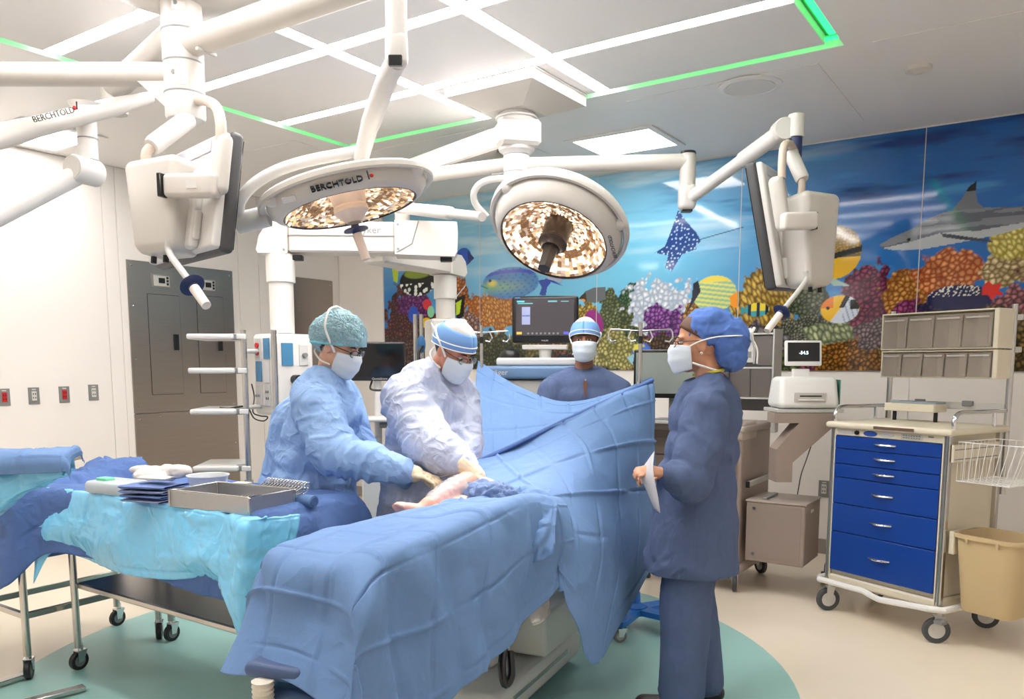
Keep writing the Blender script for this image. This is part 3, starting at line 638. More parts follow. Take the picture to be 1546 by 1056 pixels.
for (z, a) in ((2.61, -.15), (2.87, .1), (2.9, -.6)): MB().cyl(A_([c[0], c[1], z]) + dirv(a, 1, 0) * (r - .002), A_([c[0], c[1], z]) + dirv(a, 1, 0) * (r + .003), .009, 12).build('screw', GREYM, boom, world=True)
cz = lambda z: A_([c[0], c[1], z])
MB().tube([cz(2.625), cz(2.625) + R0 * -1.5], .046, 24).build('arm_tube', WARMW, boom, world=True)
ar = A_([*c[:2], 2.735]); e1 = A_((-1.902,2.133,2.747)); e1[2] = 2.735
MB().tube([ar, e1], .054, 24).build('arm_tube', WARMW, boom, world=True)
MB().box(ar + (e1 - ar) * .13 - Z0 * .052, (.012, .09, .014), rot=np.stack(basis(e1 - ar)[:2][::-1] + (basis(e1 - ar)[2],), 1)).build('cable_latch', GREYL, boom, world=True)
e2 = A_((-3.955,2.357,2.788)); e2[2] = 2.80
MB().tube([cz(2.80), e2], .058, 24).build('arm_tube', WARMW, boom, world=True)
MB().lathe([(.058, -.12), (.062, -.1), (.062, .06), (.05, .08), (0, .082)], e2, seg=24).build('elbow', WARMW, boom, world=True)
MB().prism([(0, 0), (.17, 0), (.17, -.16), (.13, -.12)], cz(2.60) - R0 * .19 + T0 * .01, R0, Z0, .02).build('gusset', WARMW, boom, world=True)
# ---- spring arm at the far left with lettering
sa, sb = A_((-3.773,2.438,2.749)), A_((-3.741,1.613,2.350))
sp = thing('spring_arm', 'white lettered spring arm passing out at the left picture edge', 'support arm', sa)
q = lambda t: sa + (sb - sa) * t
MB().tube([q(0), q(.12), q(.25), q(.7), q(.8), q(1)], [.026, .034, .041, .043, .05, .05], 20).build('arm_sleeve', WARMW, sp, world=True)
bd = (sb - sa) / np.linalg.norm(sb - sa); nn = T0 - bd * (T0 @ bd); nn /= np.linalg.norm(nn); text('lettering', 'BERCHTOLD', .036, q(.60) + nn * .047, -bd, Z0, BLACK, sp); MB().cyl(q(.485) + nn * .036 + Z0 * .012, q(.485) + nn * .046 + Z0 * .012, .008, 12).build('logo_dot', RED, sp, world=True)
MB().box(q(.472) + nn * .045 + Z0 * .017, (.006, .003, .034), rot=rotz(YAW)).build('logo_bar', BLACK, sp, world=True)
v = A_((-3.795,2.120,2.580)); 
da = thing('drop_arm', 'white vertical joint with round elbow and arm reaching out at left', 'support arm', v)
v2 = A_([v[0], v[1], A_((-3.782,2.101,2.392))[2]])
MB().tube([v + Z0 * .06, v + Z0 * .03, v - Z0 * .01, v2], [.075, .05, .043, .043], 24).build('spindle', WHITE, da, world=True); seamring(da, v, (v[2] + v2[2]) / 2, .043)
k = A_((-3.763,2.081,2.332)); ax = dirv(-.35, .94, 0)
MB().lathe([(0, -.07), (.055, -.07), (.060, -.062), (.060, .062), (.055, .07), (0, .07)], k, ax, 32).build('round_elbow', WHITE, da, world=True)
MB().lathe([(0, .070), (.05, .070), (.05, .073), (0, .073)], k, ax, 32).build('elbow_cover', WARMW, da, world=True)
MB().tube([k, A_((-3.875,1.593,1.990))], [.043, .043], 20).build('arm_tube', WHITE, da, world=True)
# ---- monitors seen from behind
def monitor(label, corners, hub, hsize, plate, psize, br, yoke, block, tube2, handle_to, sgn):
    o, B, w, h = fr(*corners); L = lambda a, b, cc: o + B @ A_([a, b, cc])
    t = thing('hung_monitor', label, 'monitor', L(0, -h / 2, 0), group='monitors hung from ceiling arms')
    MB().rbox(L(0, 0, -.02), (w, h, .055), .02, rot=B).build('bezel', mat('charcoal_bezel', (62, 62, 64), .4), t, world=True)
    MB().box(L(0, 0, -.050), (w - .04, h - .04, .006), rot=B).build('screen', mat('dark_screen', (10, 12, 16), .1), t, world=True)
    MB().rbox(L(0, 0, .016), (w - .02, h - .02, .04), .015, rot=B).build('back_shell', WHITE, t, world=True)
    MB().rbox(L(.03 * sgn, -.06, .05), (w * .5, h * .66, .04), .015, rot=B).build('electronics_cover', WHITE, t, world=True)
    MB().box(L(0, h / 2 - .05, .037), (w * .7, .045, .006), rot=B).build('vent_strip', mat('lilac_grey', (196, 194, 206), .5), t, world=True)
    MB().rbox(L(.16 * sgn, -h / 2 + .10, .05), (.08, .11, .03), .01, rot=B).build('port_cover', WHITE, t, world=True)
    for a in (-.1, -.02, .1): MB().box(L(a, -h / 2 + .035, .042), (.03, .03, .02), rot=B).build('socket', BLACK, t, world=True)
    H = np.stack([R0, -T0, Z0], 1) @ rotz(-.5 * sgn) @ rotx(-.12); hub = A_(hub); hw, hd, hh = hsize
    # faceted pear-shaped housing, narrower at the bottom
    def tp(V):
        V = V.copy(); k = np.clip((-V[:, 2] / hh - .02) * 1.9, 0, 1); k2 = np.clip((V[:, 2] / hh - .25) * 2, 0, 1); V[:, 0] = V[:, 0] * (1 - .38 * k - .12 * k2) - sgn * -.02 * k; V[:, 1] = V[:, 1] * (1 - .35 * k); return V
    MB().rbox(hub, (hw, hd, hh), .035, rot=H, n=4, taper=tp).build('hub_housing', WARMW, t, world=True)
    p0, p1_ = map(A_, br); u_ = p1_ - p0; Lb_ = np.linalg.norm(u_); Bb = np.stack([u_ / Lb_, np.cross(Z0, u_ / Lb_), Z0], 1)
    MB().rbox((p0 + p1_) / 2, (Lb_, .06, .085), .018, rot=Bb).build('bracket', mat('bracket_grey', (206, 200, 193), .4), t, world=True)
    MB().box(p0 + Bb @ A_([-.004, -.02, 0]), (.018, .04, .085), rot=Bb).build('slot', BLACK, t, world=True); MB().box((p0 + p1_) / 2 + Bb @ A_([.02, -.031, .0]), (.045, .002, .028), rot=Bb, bev=0).build('type_label', WHITE, t, world=True)
    MB().rbox(A_(plate), psize, .03, rot=B, n=4).build('side_plate', WARMW, t, world=True)
    MB().tube(spline(yoke, 7), .020, 16).build('yoke_tube', TAUPE, t, world=True); MB().tube(spline(tube2, 6), .019, 16).build('yoke_tube', TAUPE, t, world=True)
    q0, q1 = map(A_, block); MB().tube([q0, q0 + (q1 - q0) * .08, q1], [.030, .036, .036], 20).build('yoke_block', WHITE, t, world=True)
    hs = A_(handle_to[0]); he = A_(handle_to[1]); mid_ = hs + (he - hs) * .45
    MB().tube(spline([hs + Z0 * .05, hs, mid_, he - (he - hs) * .3], 5), .0125, 14).build('handle_rod', GREYL, t, world=True)
    dd = (he - hs) / np.linalg.norm(he - hs); f = hs + (he - hs) * .62
    MB().lathe([(.014, -.03), (.018, -.012), (.045, -.002), (.046, .002), (.018, .006), (.016, .02)], f, dd, 24).build('guard_disc', NAVY, t, world=True)
    MB().tube([f + dd * .02, he], [.019, .017], 16).build('sterile_grip', mat('pale_grip', (222, 214, 206), .4), t, world=True)
    for a in (-.035, .035): MB().tube([hub + H @ A_([a, -.02, -hh / 2 - .004]), hub + H @ A_([a, -.02, -hh / 2 - .03])], .011, 10).build('clamp_knob', BLACK, t, world=True)
    return t
monitor('white hung monitor seen from behind, under the left boom column', ((-3.196,2.117,2.288), (-2.586,1.999,2.321), (-2.590,1.930,1.855), (-3.208,2.049,1.865)), (-2.900,1.917,2.042), (.30, .20, .355), (-2.589,1.940,2.173), (.085, .22, .05), ((-2.785,1.846,2.105), (-2.566,1.908,2.094)), [(-2.595,1.948,2.259), (-2.610,1.960,2.332), (-2.663,1.983,2.400), (-2.832,2.061,2.473), (-2.976,2.128,2.515)], ((-2.967,1.907,2.286), (-3.002,2.100,2.441)), [(-2.976,1.888,2.194), (-2.981,1.894,2.260), (-2.969,1.920,2.296)], ((-2.789,1.846,1.865), (-2.538,1.816,1.659)), 1)
monitor('white hung monitor seen from behind, in front of the mural at right', ((-1.352,4.210,2.448), (-1.409,4.818,2.552), (-1.277,4.806,1.841), (-1.250,4.256,1.866)), (-1.125,4.432,2.082), (.27, .22, .47), (-1.212,4.178,2.245), (.06, .27, .075), ((-1.057,4.271,2.163), (-1.186,4.133,2.150)), [(-1.212,4.196,2.370), (-1.219,4.218,2.470), (-1.224,4.261,2.544), (-1.229,4.371,2.575), (-1.233,4.488,2.561)], ((-1.164,4.402,2.395), (-1.241,4.444,2.546)), [(-1.166,4.374,2.291), (-1.163,4.383,2.338), (-1.167,4.400,2.395)], ((-1.102,4.296,1.871), (-1.217,4.061,1.616)), -1)
# ---- central mount, its column and arms
cc = A_([-2.80, 4.20, 0]); cm = thing('ceiling_mount', 'square white ceiling mount cover with column and spreading arms', 'ceiling mount', (cc[0], cc[1], ZC - .006))
MB().add(*[(lambda s0, s1, z0, z1, z2: ([(-s0, -s0, z0), (s0, -s0, z0), (s0, s0, z0), (-s0, s0, z0), (-s0, -s0, z1), (s0, -s0, z1), (s0, s0, z1), (-s0, s0, z1), (-s1, -s1, z2), (s1, -s1, z2), (s1, s1, z2), (-s1, s1, z2)],
    [[0, 1, 2, 3], [4, 5, 1, 0], [5, 6, 2, 1], [6, 7, 3, 2], [7, 4, 0, 3], [8, 9, 5, 4], [9, 10, 6, 5], [10, 11, 7, 6], [11, 8, 4, 7], [11, 10, 9, 8]]))(.305, .13, 0, -.065, -.135)][0]).build('mount_cover', WARMW, cm, smooth=False)
MB().box((0, 0, -.003), (.63, .63, .006)).build('cover_flange', CEILM, cm)
MB().lathe([(.11, -.145), (.125, -.155), (.125, -.165), (.115, -.17), (.115, -.19)][::-1] + [(.11, -.134)], seg=36).build('bearing_flange', GREYL, cm)
hubz = 2.815; C3 = lambda z: A_([cc[0], cc[1], z])
MB().box(C3(hubz), (.25, .25, .15), rot=rotz(2.4), bev=.02).build('hub_block', WARMW, cm, world=True)
ea = A_((-4.054,4.578,2.902)); ea[2] = hubz - .02; da_ = ea - C3(hubz); yaw_ = math.atan2(da_[1], da_[0]); Ln = np.linalg.norm(da_)
MB().box(C3(hubz) + da_ / 2, (Ln, .20, .13), rot=rotz(yaw_), bev=.012).build('box_arm', WARMW, cm, world=True)
MB().lathe([(.078, 2.46), (.078, 2.60)], C3(0), seg=32).build('column_collar', WHITE, cm, world=True); MB().lathe([(.078, 2.603), (.078, 2.70)], C3(0), seg=32).build('column_collar', WHITE, cm, world=True)
MB().lathe([(.078, 2.703), (.082, 2.71), (.105, 2.725), (.11, 2.74), (.10, 2.752)], C3(0), seg=32).build('column_collar', WHITE, cm, world=True)
MB().lathe([(0, 2.30), (.06, 2.30), (.07, 2.31), (.072, 2.457)], C3(0), seg=32).build('column_end', WHITE, cm, world=True)
for z in (2.60, 2.70, 2.46): seamring(cm, C3(0), z, .078)
MB().box(C3(2.55) + T0 * .0785, (.05, .002, .05), rot=rotz(YAW), bev=0).build('type_label', WHITE, cm, world=True)
tr = A_((-1.917,4.685,2.656)); zt = 2.645; tr[2] = zt
MB().tube([C3(zt), tr], .045, 24).build('arm_tube', WARMW, cm, world=True)
tl = A_((-3.826,4.096,2.709)); tl[2] = 2.655
MB().tube([C3(2.655), tl], .043, 24).build('arm_tube', WARMW, cm, world=True)
MB().tube([tl + Z0 * .05, tl - Z0 * .22], .045, 20).build('elbow', WARMW, cm, world=True)
MB().box(C3(2.655) + (tl - C3(2.655)) * .12 - Z0 * .042, (.09, .012, .014), rot=rotz(math.atan2(*(tl - C3(0))[1::-1]))).build('cable_latch', GREYL, cm, world=True)
# spring arm for the right monitor
sm = thing('spring_arm', 'white spring arm rising to the right monitor in front of the mural', 'support arm', tr)
trd = tr + dirv(1, 0, 0) * .01
MB().tube([trd + Z0 * .05, trd + Z0 * .02, A_([trd[0], trd[1], 2.50])], [.04, .047, .047], 20).build('elbow', WARMW, sm, world=True); MB().lathe([(.048, .044), (.044, .056), (0, .058)], trd, seg=20).build('elbow_cap', BLACK, sm, world=True)
b0 = A_([trd[0], trd[1], 2.42]); b1 = A_((-1.274,4.518,2.708))
MB().rbox(b0 + Z0 * .02, (.10, .10, .15), .03, rot=rotz(YAW)).build('lower_joint', WHITE, sm, world=True); MB().box(b0 - Z0 * .06, (.06, .06, .012), rot=rotz(YAW)).build('joint_cap', BLACK, sm, world=True)
dq = b1 - b0; MB().tube([b0, b0 + dq * .12, b0 + dq * .55, b0 + dq * .57, b0 + dq * .9], [.036, .036, .036, .044, .044], 18).build('arm_sleeve', WHITE, sm, world=True)
MB().lathe([(0, -.05), (.055, -.05), (.06, -.04), (.06, .04), (.055, .05), (0, .05)], b1 - dq * .06, dirv(0, 1, 0), 24).build('upper_joint', WHITE, sm, world=True)
tz = b1 + R0 * .035; MB().tube([tz + Z0 * .06, tz + Z0 * .055, tz - Z0 * .06], [.03, .042, .042], 20).build('spindle', WHITE, sm, world=True); MB().tube([tz - Z0 * .06, tz - Z0 * .16], .034, 20).build('spindle_end', NAVY, sm, world=True)
dh = dq / np.linalg.norm(dq); text('lettering', 'BERCHTOLD', .026, b0 + dq * .44 + T0 * .037, dh, Z0, GREYM, sm); MB().cyl(b0 + dq * .56 + T0 * .040 + Z0 * .01, b0 + dq * .56 + T0 * .046 + Z0 * .01, .007, 10).build('logo_dot', RED, sm, world=True)
# ---- surgical lamps
DARKB = mat('bronze_handle', (66, 52, 44), .35, .2)
MIRR = [mat('mirror_facet_warm', (226, 200, 170), .38, 1., emit=.12), mat('mirror_facet_bronze', (176, 132, 92), .4, 1., emit=.06), glow('mirror_facet_lit', (255, 228, 196), 1.1), glow('mirror_facet_amber', (226, 184, 138), .38)]
def lamp_head(t, o, ax, R, x0, handle_mat, lit=.35, seed=1, q=1.):
    o = A_(o); ax = A_(ax); x = A_(x0) - ax * (A_(x0) @ ax); x /= np.linalg.norm(x); kw = dict(seg=56, x0=x, caps=False)
    MB().lathe([(R * .97, -.05 * q), (R, -.035 * q), (R, -.008 * q), (R * .985, .004 * q), (R * .945, .004 * q), (R * .925, -.004 * q), (R * .925, -.035 * q), (R * .94, -.052 * q), (R * .97, -.05 * q)], o, ax, **kw).build('outer_ring', WARMW, t, world=True)
    MB().lathe([(a_, b_ * q) for (a_, b_) in [(0, -.105), (R * .45, -.10), (R * .75, -.085), (R * .90, -.045), (R * .915, -.01), (R * .90, .02), (R * .84, .062), (R * .79, .080), (R * .76, .084), (R * .745, .078)]], o, ax, **kw).build('head_shell', WARMW, t, world=True)
    for k in range(3):
        a = k * 2.094 + .4; p = o + (math.cos(a) * x + math.sin(a) * np.cross(ax, x)) * R * .9; MB().ell(p, (.035, .035, .022), rot=np.stack(basis(ax), 1), seg=10, rings=6).build('ring_strut', WARMW, t, world=True)
    rng = np.random.default_rng(seed); V = []; F = []; fm = []; y = np.cross(ax, x); rings = 15; seg = 64
    rr = np.linspace(.20, .745, rings + 1) * R
    dep = lambda r_: .078 * q - .11 * q * (1 - (r_ / (R * .745)) ** 2)
    for i in range(rings):
        for k in range(seg):
            a0, a1 = 2 * math.pi * k / seg, 2 * math.pi * (k + 1) / seg; b = len(V)
            for (r_, a) in ((rr[i], a0), (rr[i], a1), (rr[i + 1], a1), (rr[i + 1], a0)):
                V.append(o + r_ * (math.cos(a) * x + math.sin(a) * y) + ax * (dep(r_) + rng.normal(0, .0025)))
            F.append([b, b + 1, b + 2, b + 3]); band = i in (6, 7, 8)
            fm.append(1 if band and rng.random() < .75 else rng.choice([0, 1, 2, 3], p=[.4 - lit * .3, .2, lit, .4 - lit * .7]))
    npmesh('reflector', V, F, MIRR, t, False, world=True, fm=fm)
    MB().lathe([(R * .735, .078 * q), (R * .75, .0855 * q), (R * .762, .0845 * q)], o, ax, **kw).build('lens_gasket', BLACK, t, world=True)
    MB().lathe([(R * .21, -.03 * q), (R * .19, .05 * q), (R * .17, .07 * q), (R * .13, .078 * q), (0, .08 * q)], o, ax, seg=32, x0=x).build('hub', handle_mat, t, world=True)
    return x, y
# lamp 1, edge-on below the jointed arm
o1 = A_((-2.422,2.409,2.122)); a1 = dirv(.23, .02, -.97); l1 = thing('surgical_lamp', 'surgical lamp seen edge-on, hanging from the jointed arm at centre left', 'surgical lamp', o1, group='surgical lamps')
x1, y1 = lamp_head(l1, o1, a1, .355, R0, mat('pink_white_hub', (226, 210, 200), .35), .25, 3, .62)
hb = o1 + a1 * .065
MB().lathe([(0, -.02), (.062, -.02), (.070, -.01), (.070, .008), (.058, .02), (.03, .05)], hb - a1 * .01, a1, 28).build('handle_hub', mat('pink_white_hub', (226, 210, 200), .35), l1, world=True)
MB().lathe([(.016, .05), (.018, .062), (.048, .066), (.05, .072), (.018, .078), (.016, .09)], hb, a1, 24).build('guard_disc', NAVY, l1, world=True)
MB().tube([hb + a1 * .085, hb + a1 * .19 + R0 * .012], [.02, .017], 14).build('sterile_grip', mat('pink_white_hub', (226, 210, 200), .35), l1, world=True)
td = T0 - a1 * (T0 @ a1); td /= np.linalg.norm(td); td = td * .995 + x1 * .06; td /= np.linalg.norm(td); rd = np.cross(a1, td) * -1; rd = rd if rd @ R0 > 0 else -rd
ln = td * .62 + a1 * .0 ; up_ = td * .78 - a1 * .62; up_ /= np.linalg.norm(up_); lp = o1 + td * (.355 * .885) + a1 * .030
text('lettering', 'BERCHTOLD', .034, lp, rd, up_, BLACK, l1, depth=.004)
MB().box(lp + rd * .118 + up_ * .008, (.005, .035, .008), rot=np.stack([rd, up_, np.cross(rd, up_)], 1)).build('logo_bar', BLACK, l1, world=True); MB().ell(lp + rd * .130 + up_ * .003, (.008, .008, .006), np.stack([rd, up_, np.cross(rd, up_)], 1), 10, 6).build('logo_dot', RED, l1, world=True)
MB().box(lp - rd * .19 - td * .055, (.05, .025, .004), rot=np.stack([rd, up_, np.cross(rd, up_)], 1)).build('type_label', WHITE, l1, world=True)
pv = o1 - x1 * .36; MB().tube([pv - x1 * .10, pv + x1 * .03], [.042, .042], 20).build('pivot', GREYL, l1, world=True)
ja = A_((-2.368,2.434,2.297)); pe = pv - x1 * .085
MB().tube(spline([pe, A_((-2.738,2.131,2.091)), A_((-2.678,2.184,2.177)), A_((-2.556,2.275,2.242)), ja], 7), .023, 16).build('yoke_tube', GREYL, l1, world=True)
top1 = e1 - Z0 * .02; k1 = A_([*e1[:2], A_((-1.917,2.134,2.490))[2]])
MB().tube([top1 + Z0 * .06, top1 - Z0 * .05, k1 + Z0 * .03], .036, 22).build('spindle', WHITE, l1, world=True)
MB().rbox(k1 - Z0 * .0, (.074, .074, .12), .03, rot=rotz(YAW), n=4).build('upper_joint', WHITE, l1, world=True); MB().box(k1 + T0 * .034 - Z0 * .045, (.046, .02, .034), rot=rotz(YAW)).build('joint_cap', BLACK, l1, world=True)
MB().tube([k1 - Z0 * .03, k1 + (ja - k1) * .25 - Z0 * .005, ja + (k1 - ja) * .3, ja + (k1 - ja) * .28, ja - Z0 * .03], [.034, .036, .036, .033, .030], 20).build('spring_arm', WHITE, l1, world=True)
MB().tube([ja - Z0 * .03, ja - Z0 * .075], .024, 16).build('spindle_end', NAVY, l1, world=True)
# lamp 2, tilted towards the viewer above the patient
o2 = A_((-2.056,3.443,2.101)); a2 = dirv(-.28, .50, -.80); l2 = thing('surgical_lamp', 'large round surgical lamp tilted to the viewer, mirrors glowing, in front of the mural', 'surgical lamp', o2, group='surgical lamps')
x2, y2 = lamp_head(l2, o2, a2, .345, R0, DARKB, .42, 5)
MB().lathe([(.060, .07), (.070, .08), (.070, .095), (.06, .10), (.05, .11), (.045, .125)], o2, a2, 28).build('handle_hub', DARKB, l2, world=True)
MB().tube([o2 + a2 * .10, o2 + a2 * .13, o2 + a2 * .25], [.03, .038, .032], 6).build('handle', mat('black_brown_handle', (40, 34, 32), .35), l2, world=True)
text('lettering', 'BERCHTOLD', .026, o2 + x2 * .285 + y2 * .06 + a2 * .082, y2 * .9 + x2 * -.3, -x2, BLACK, l2)
MB().box(o2 - y2 * .285 + x2 * .02 + a2 * .074, (.075, .028, .003), rot=np.stack([x2, y2, a2], 1)).build('type_label', WHITE, l2, world=True)
pt2 = A_((-2.109,3.311,2.276)); MB().tube([pt2 + Z0 * .045 - R0 * .01, pt2 - Z0 * .06 + R0 * .01], [.034, .034], 20).build('pivot', WHITE, l2, world=True)
pl = A_((-2.425,3.265,2.173))
MB().tube(spline([A_((-2.373,3.299,2.167)), A_((-2.411,3.258,2.227)), A_((-2.402,3.235,2.279)), A_((-2.356,3.248,2.322)), A_((-2.254,3.269,2.328)), pt2 + Z0 * .02], 7), .016, 14).build('yoke_tube', WHITE, l2, world=True)
ss = A_([*tl[:2], A_((-3.776,4.101,2.504))[2]]); 
MB().tube([ss, ss + (pl - ss) * .12, ss + (pl - ss) * .80, ss + (pl - ss) * .805, pl + (pl - ss) * .06], [.03, .034, .034, .024, .022], 16).build('spring_arm', WHITE, l2, world=True)
dh = (pl - ss) / np.linalg.norm(pl - ss); text('lettering', 'BERCHTOLD', .022, ss + (pl - ss) * .5 + dirv(.45, .9, 0) * .038, dh, Z0, GREYM, l2)
sl = bpy.data.lights.new('lamp_beam', 'SPOT'); sl.energy = 30; sl.spot_size = math.radians(46); sl.spot_blend = .7; sl.shadow_soft_size = .22; sl.color = (1, .93, .88)
so = bpy.data.objects.new('lamp_beam', sl); COL.objects.link(so); so.parent = l2; so.rotation_euler = Vector(-a2).to_track_quat('Z', 'Y').to_euler(); so.location = Vector(a2 * .13)
# ---- equipment boom with two beams and hanging service heads
bl, br = A_((-3.978,3.228,2.185)), A_((-3.060,3.945,2.198)); z0, z1 = 2.095, 2.285
bo = thing('equipment_boom', 'beige double-beam equipment boom behind the hairnet surgeon', 'ceiling boom', ea * A_([1, 1, 0]) + Z0 * ZC)
u = br - bl; u[2] = 0; Lb = np.linalg.norm(u); u = u / Lb; nv = np.cross(u, Z0)
BEIGE = mat('beige_boom_paint', (212, 205, 196), .35, var=.02); W3 = lambda a, z, d=0: A_([*(bl + u * a)[:2], z]) + nv * d
MB().prism([(.09, z0), (.16, z0 - .002), (.18, z0), (.18, z1), (.12, z1 - .003), (.06, z1 - .03), (.02, z1 - .09), (0, z0 + .02), (.01, z0)], W3(0, 0, .105), u, Z0, -.21).build('end_cap', BEIGE, bo, world=True, smooth=False)
MB().box(W3(.18 + .31, (z0 + z1) / 2 + .004), (.62, .18, z1 - z0 - .012), rot=np.stack([u, -nv, Z0], 1), bev=.01).build('upper_beam', BEIGE, bo, world=True)
MB().box(W3(.18 + .31, z1 - .085, .092), (.62, .004, .006), rot=np.stack([u, -nv, Z0], 1), bev=0).build('groove', GREYM, bo, world=True)
MB().prism([(.80, z0), (1.15, z0 - .01), (1.165, z0 + .02), (1.17, z1 - .06), (1.165, z1), (.80, z1 + .005)], W3(0, 0, .107), u, Z0, -.214).build('pivot_cover', BEIGE, bo, world=True, smooth=False)
MB().tube([W3(.81, z0 + .01, .108), W3(.90, z0 + .06, .108), W3(.94, z1, .108)], .003, 6).build('cover_seam', GREYM, bo, world=True)
for (a, z) in ((.16, z0 + .02), (.16, z1 - .02), (.82, z0 + .03), (.82, z1 - .02)): MB().cyl(W3(a, z, .105), W3(a, z, .111), .007, 8).build('screw', GREYM, bo, world=True)
for a in (.22, 1.10): MB().box(W3(a, z0 - .018, .03), (.07, .06, .03), rot=np.stack([u, -nv, Z0], 1)).build('brake_block', BLACK, bo, world=True)
text('lettering', 'stryker', .06, W3(.545, z1 - .052, .0915), u, Z0, GREYM, bo, align='LEFT')
l0, l1_ = A_((-3.580,3.819,2.153)), A_((-3.616,4.524,2.154)); l0[2] = l1_[2] = 0; lu = l1_ - l0; LL = np.linalg.norm(lu); lu /= LL; lzb, lzt = 2.075, 2.20
MB().box((l0 + l1_) / 2 + Z0 * (lzb + lzt) / 2, (LL + .1, .17, lzt - lzb), rot=rotz(math.atan2(lu[1], lu[0])), bev=.012).build('lower_beam', BEIGE, bo, world=True)
MB().prism([(-.05, lzb), (.10, lzb - .01), (.13, lzb + .02), (.11, lzt - .03), (.06, lzt + .01), (-.05, lzt + .01)], l1_ + np.cross(lu, Z0) * .1, lu, Z0, -.2).build('end_cap', BEIGE, bo, world=True, smooth=False)
MB().tube([ea + Z0 * -.02, A_([ea[0], ea[1], 2.20])], .055, 20).build('drop_tube', BEIGE, bo, world=True)
MB().box(A_([*((ea + l0) / 2)[:2], 2.2]), (np.linalg.norm((ea - l0)[:2]) + .15, .15, .12), rot=rotz(math.atan2((l0 - ea)[1], (l0 - ea)[0])), bev=.02).build('pivot_link', BEIGE, bo, world=True)
HEADM = mat('service_head_white', (222, 217, 210), .4, var=.02); BLUEP = mat('blue_outlet_plate', (72, 130, 168), .4)
def service_head(t, cx, cy, ztop, zbot, sx, sy, rz, rcol, zcol):
    MB().lathe([(rcol * 1.18, zcol), (rcol * 1.18, zcol - .16), (rcol, zcol - .165), (rcol, ztop + .005)][::-1], (cx, cy, 0), seg=28).build('column', HEADM, t, world=True)
    B = rotz(rz); L = lambda a, b, z: A_([cx, cy, 0]) + B @ A_([a, b, 0]) + Z0 * z
    MB().rbox(L(0, 0, (ztop + zbot) / 2), (sx, sy, ztop - zbot), .025, rot=B).build('housing', HEADM, t, world=True)
    return L, B
hc = A_((-3.864,3.280,1.845)); sh = thing('service_head', 'white gas and power service head with red and blue outlets left of the hairnet surgeon', 'service head', (hc[0], hc[1], A_((-3.818,3.212,1.149))[2]))
ztop, zbot = A_((-3.850,3.259,1.630))[2], A_((-3.818,3.212,1.153))[2]
rzh = YAW - math.radians(42); L, B = service_head(sh, hc[0], hc[1], ztop, zbot, .25, .26, rzh, .071, 2.095)
HL = ztop - zbot
# left-hand face is local -y, right-hand face is local +x
def onface(face, a, z, w, h, m, name, d=.008):
    p = L(-a, -.13 - d / 2, z) if face == 'x' else L(.125 + d / 2, a, z)
    return MB().box(p, (w, d, h) if face == 'x' else (d, w, h), rot=B, bev=.001).build(name, m, sh, world=True)
for (fx, a, z, w, h, m, nm) in (('x', .055, .82, .06, .12, GREYL, 'red_socket_plate'), ('x', -.035, .82, .06, .12, BLUEP, 'blue_plate'), ('x', .055, .54, .06, .12, BLUEP, 'blue_plate'), ('x', -.035, .54, .05, .13, WHITE, 'rocker_plate'), ('x', .055, .25, .06, .12, WHITE, 'valve_plate'), ('x', -.035, .25, .06, .13, GREYL, 'socket_plate'),
                        ('y', -.055, .75, .075, .13, BLUEP, 'blue_plate'), ('y', .055, .74, .06, .12, WHITE, 'valve_plate')):
    onface(fx, a, zbot + z * HL, w, h, m, nm)
for z in (.86, .77): MB().cyl(L(-.055, -.138, zbot + z * HL), L(-.055, -.147, zbot + z * HL), .016, 14).build('red_socket', RED, sh, world=True)
for z in (.29, .21):
    for a in (-.045, -.025): MB().box(L(-a, -.139, zbot + z * HL), (.006, .004, .015), rot=B, bev=0).build('slot', BLACK, sh, world=True)
MB().cyl(L(-.055, -.135, zbot + .24 * HL), L(-.055, -.16, zbot + .24 * HL), .008, 10).build('valve', GREYM, sh, world=True)
MB().cyl(L(.13, .055, zbot + .74 * HL), L(.155, .055, zbot + .74 * HL), .014, 12).build('valve', GREYM, sh, world=True)
MB().cyl(L(.125, -.01, zbot + .44 * HL), L(.175, -.01, zbot + .44 * HL), .028, 16).build('black_knob', BLACK, sh, world=True)
pp = A_((-3.723,3.095,1.416)); MB().tube([A_([*pp[:2], A_((-3.738,3.118,1.646))[2]]), A_([*pp[:2], A_((-3.706,3.070,1.153))[2]])], .017, 16).build('rail_pole', STEEL, sh, world=True)
for z in (ztop - .05, zbot + .06): MB().tube([A_([*pp[:2], z]), L(-.05, -.05, z)], .012, 8).build('rail_bracket', GREYL, sh, world=True)
MB().cyl(A_([*pp[:2], A_((-3.706,3.071,1.164))[2]]), A_([*pp[:2], A_((-3.705,3.068,1.138))[2]]), .024, 14).build('pole_foot', GREYM, sh, world=True)
# shelf rack clamped to a pole left of the head
sp_ = A_((-3.901,3.026,1.263)); zt_, zb_ = A_((-3.927,3.064,1.648))[2], A_((-3.869,2.978,0.768))[2]
rk = thing('shelf_rack', 'steel pole rack with four white trays in front of the large steel wall panel', 'shelf rack', (sp_[0], sp_[1], zb_))
MB().tube([A_([*sp_[:2], zt_]), A_([*sp_[:2], zb_])], .017, 16).build('pole', STEEL, rk, world=True); MB().cyl(A_([*sp_[:2], zb_ - .012]), A_([*sp_[:2], zb_ + .01]), .026, 14).build('pole_foot', GREYM, rk, world=True)
MB().tube([A_([*sp_[:2], zt_ - .12]), L(-.12, .0, zt_ - .12)], .013, 8).build('link_bar', GREYL, rk, world=True); MB().tube([A_([*sp_[:2], zbot + .05]), L(-.12, .0, zbot + .05)], .013, 8).build('link_bar', GREYL, rk, world=True)
Bs = rotz(YAW + .10)
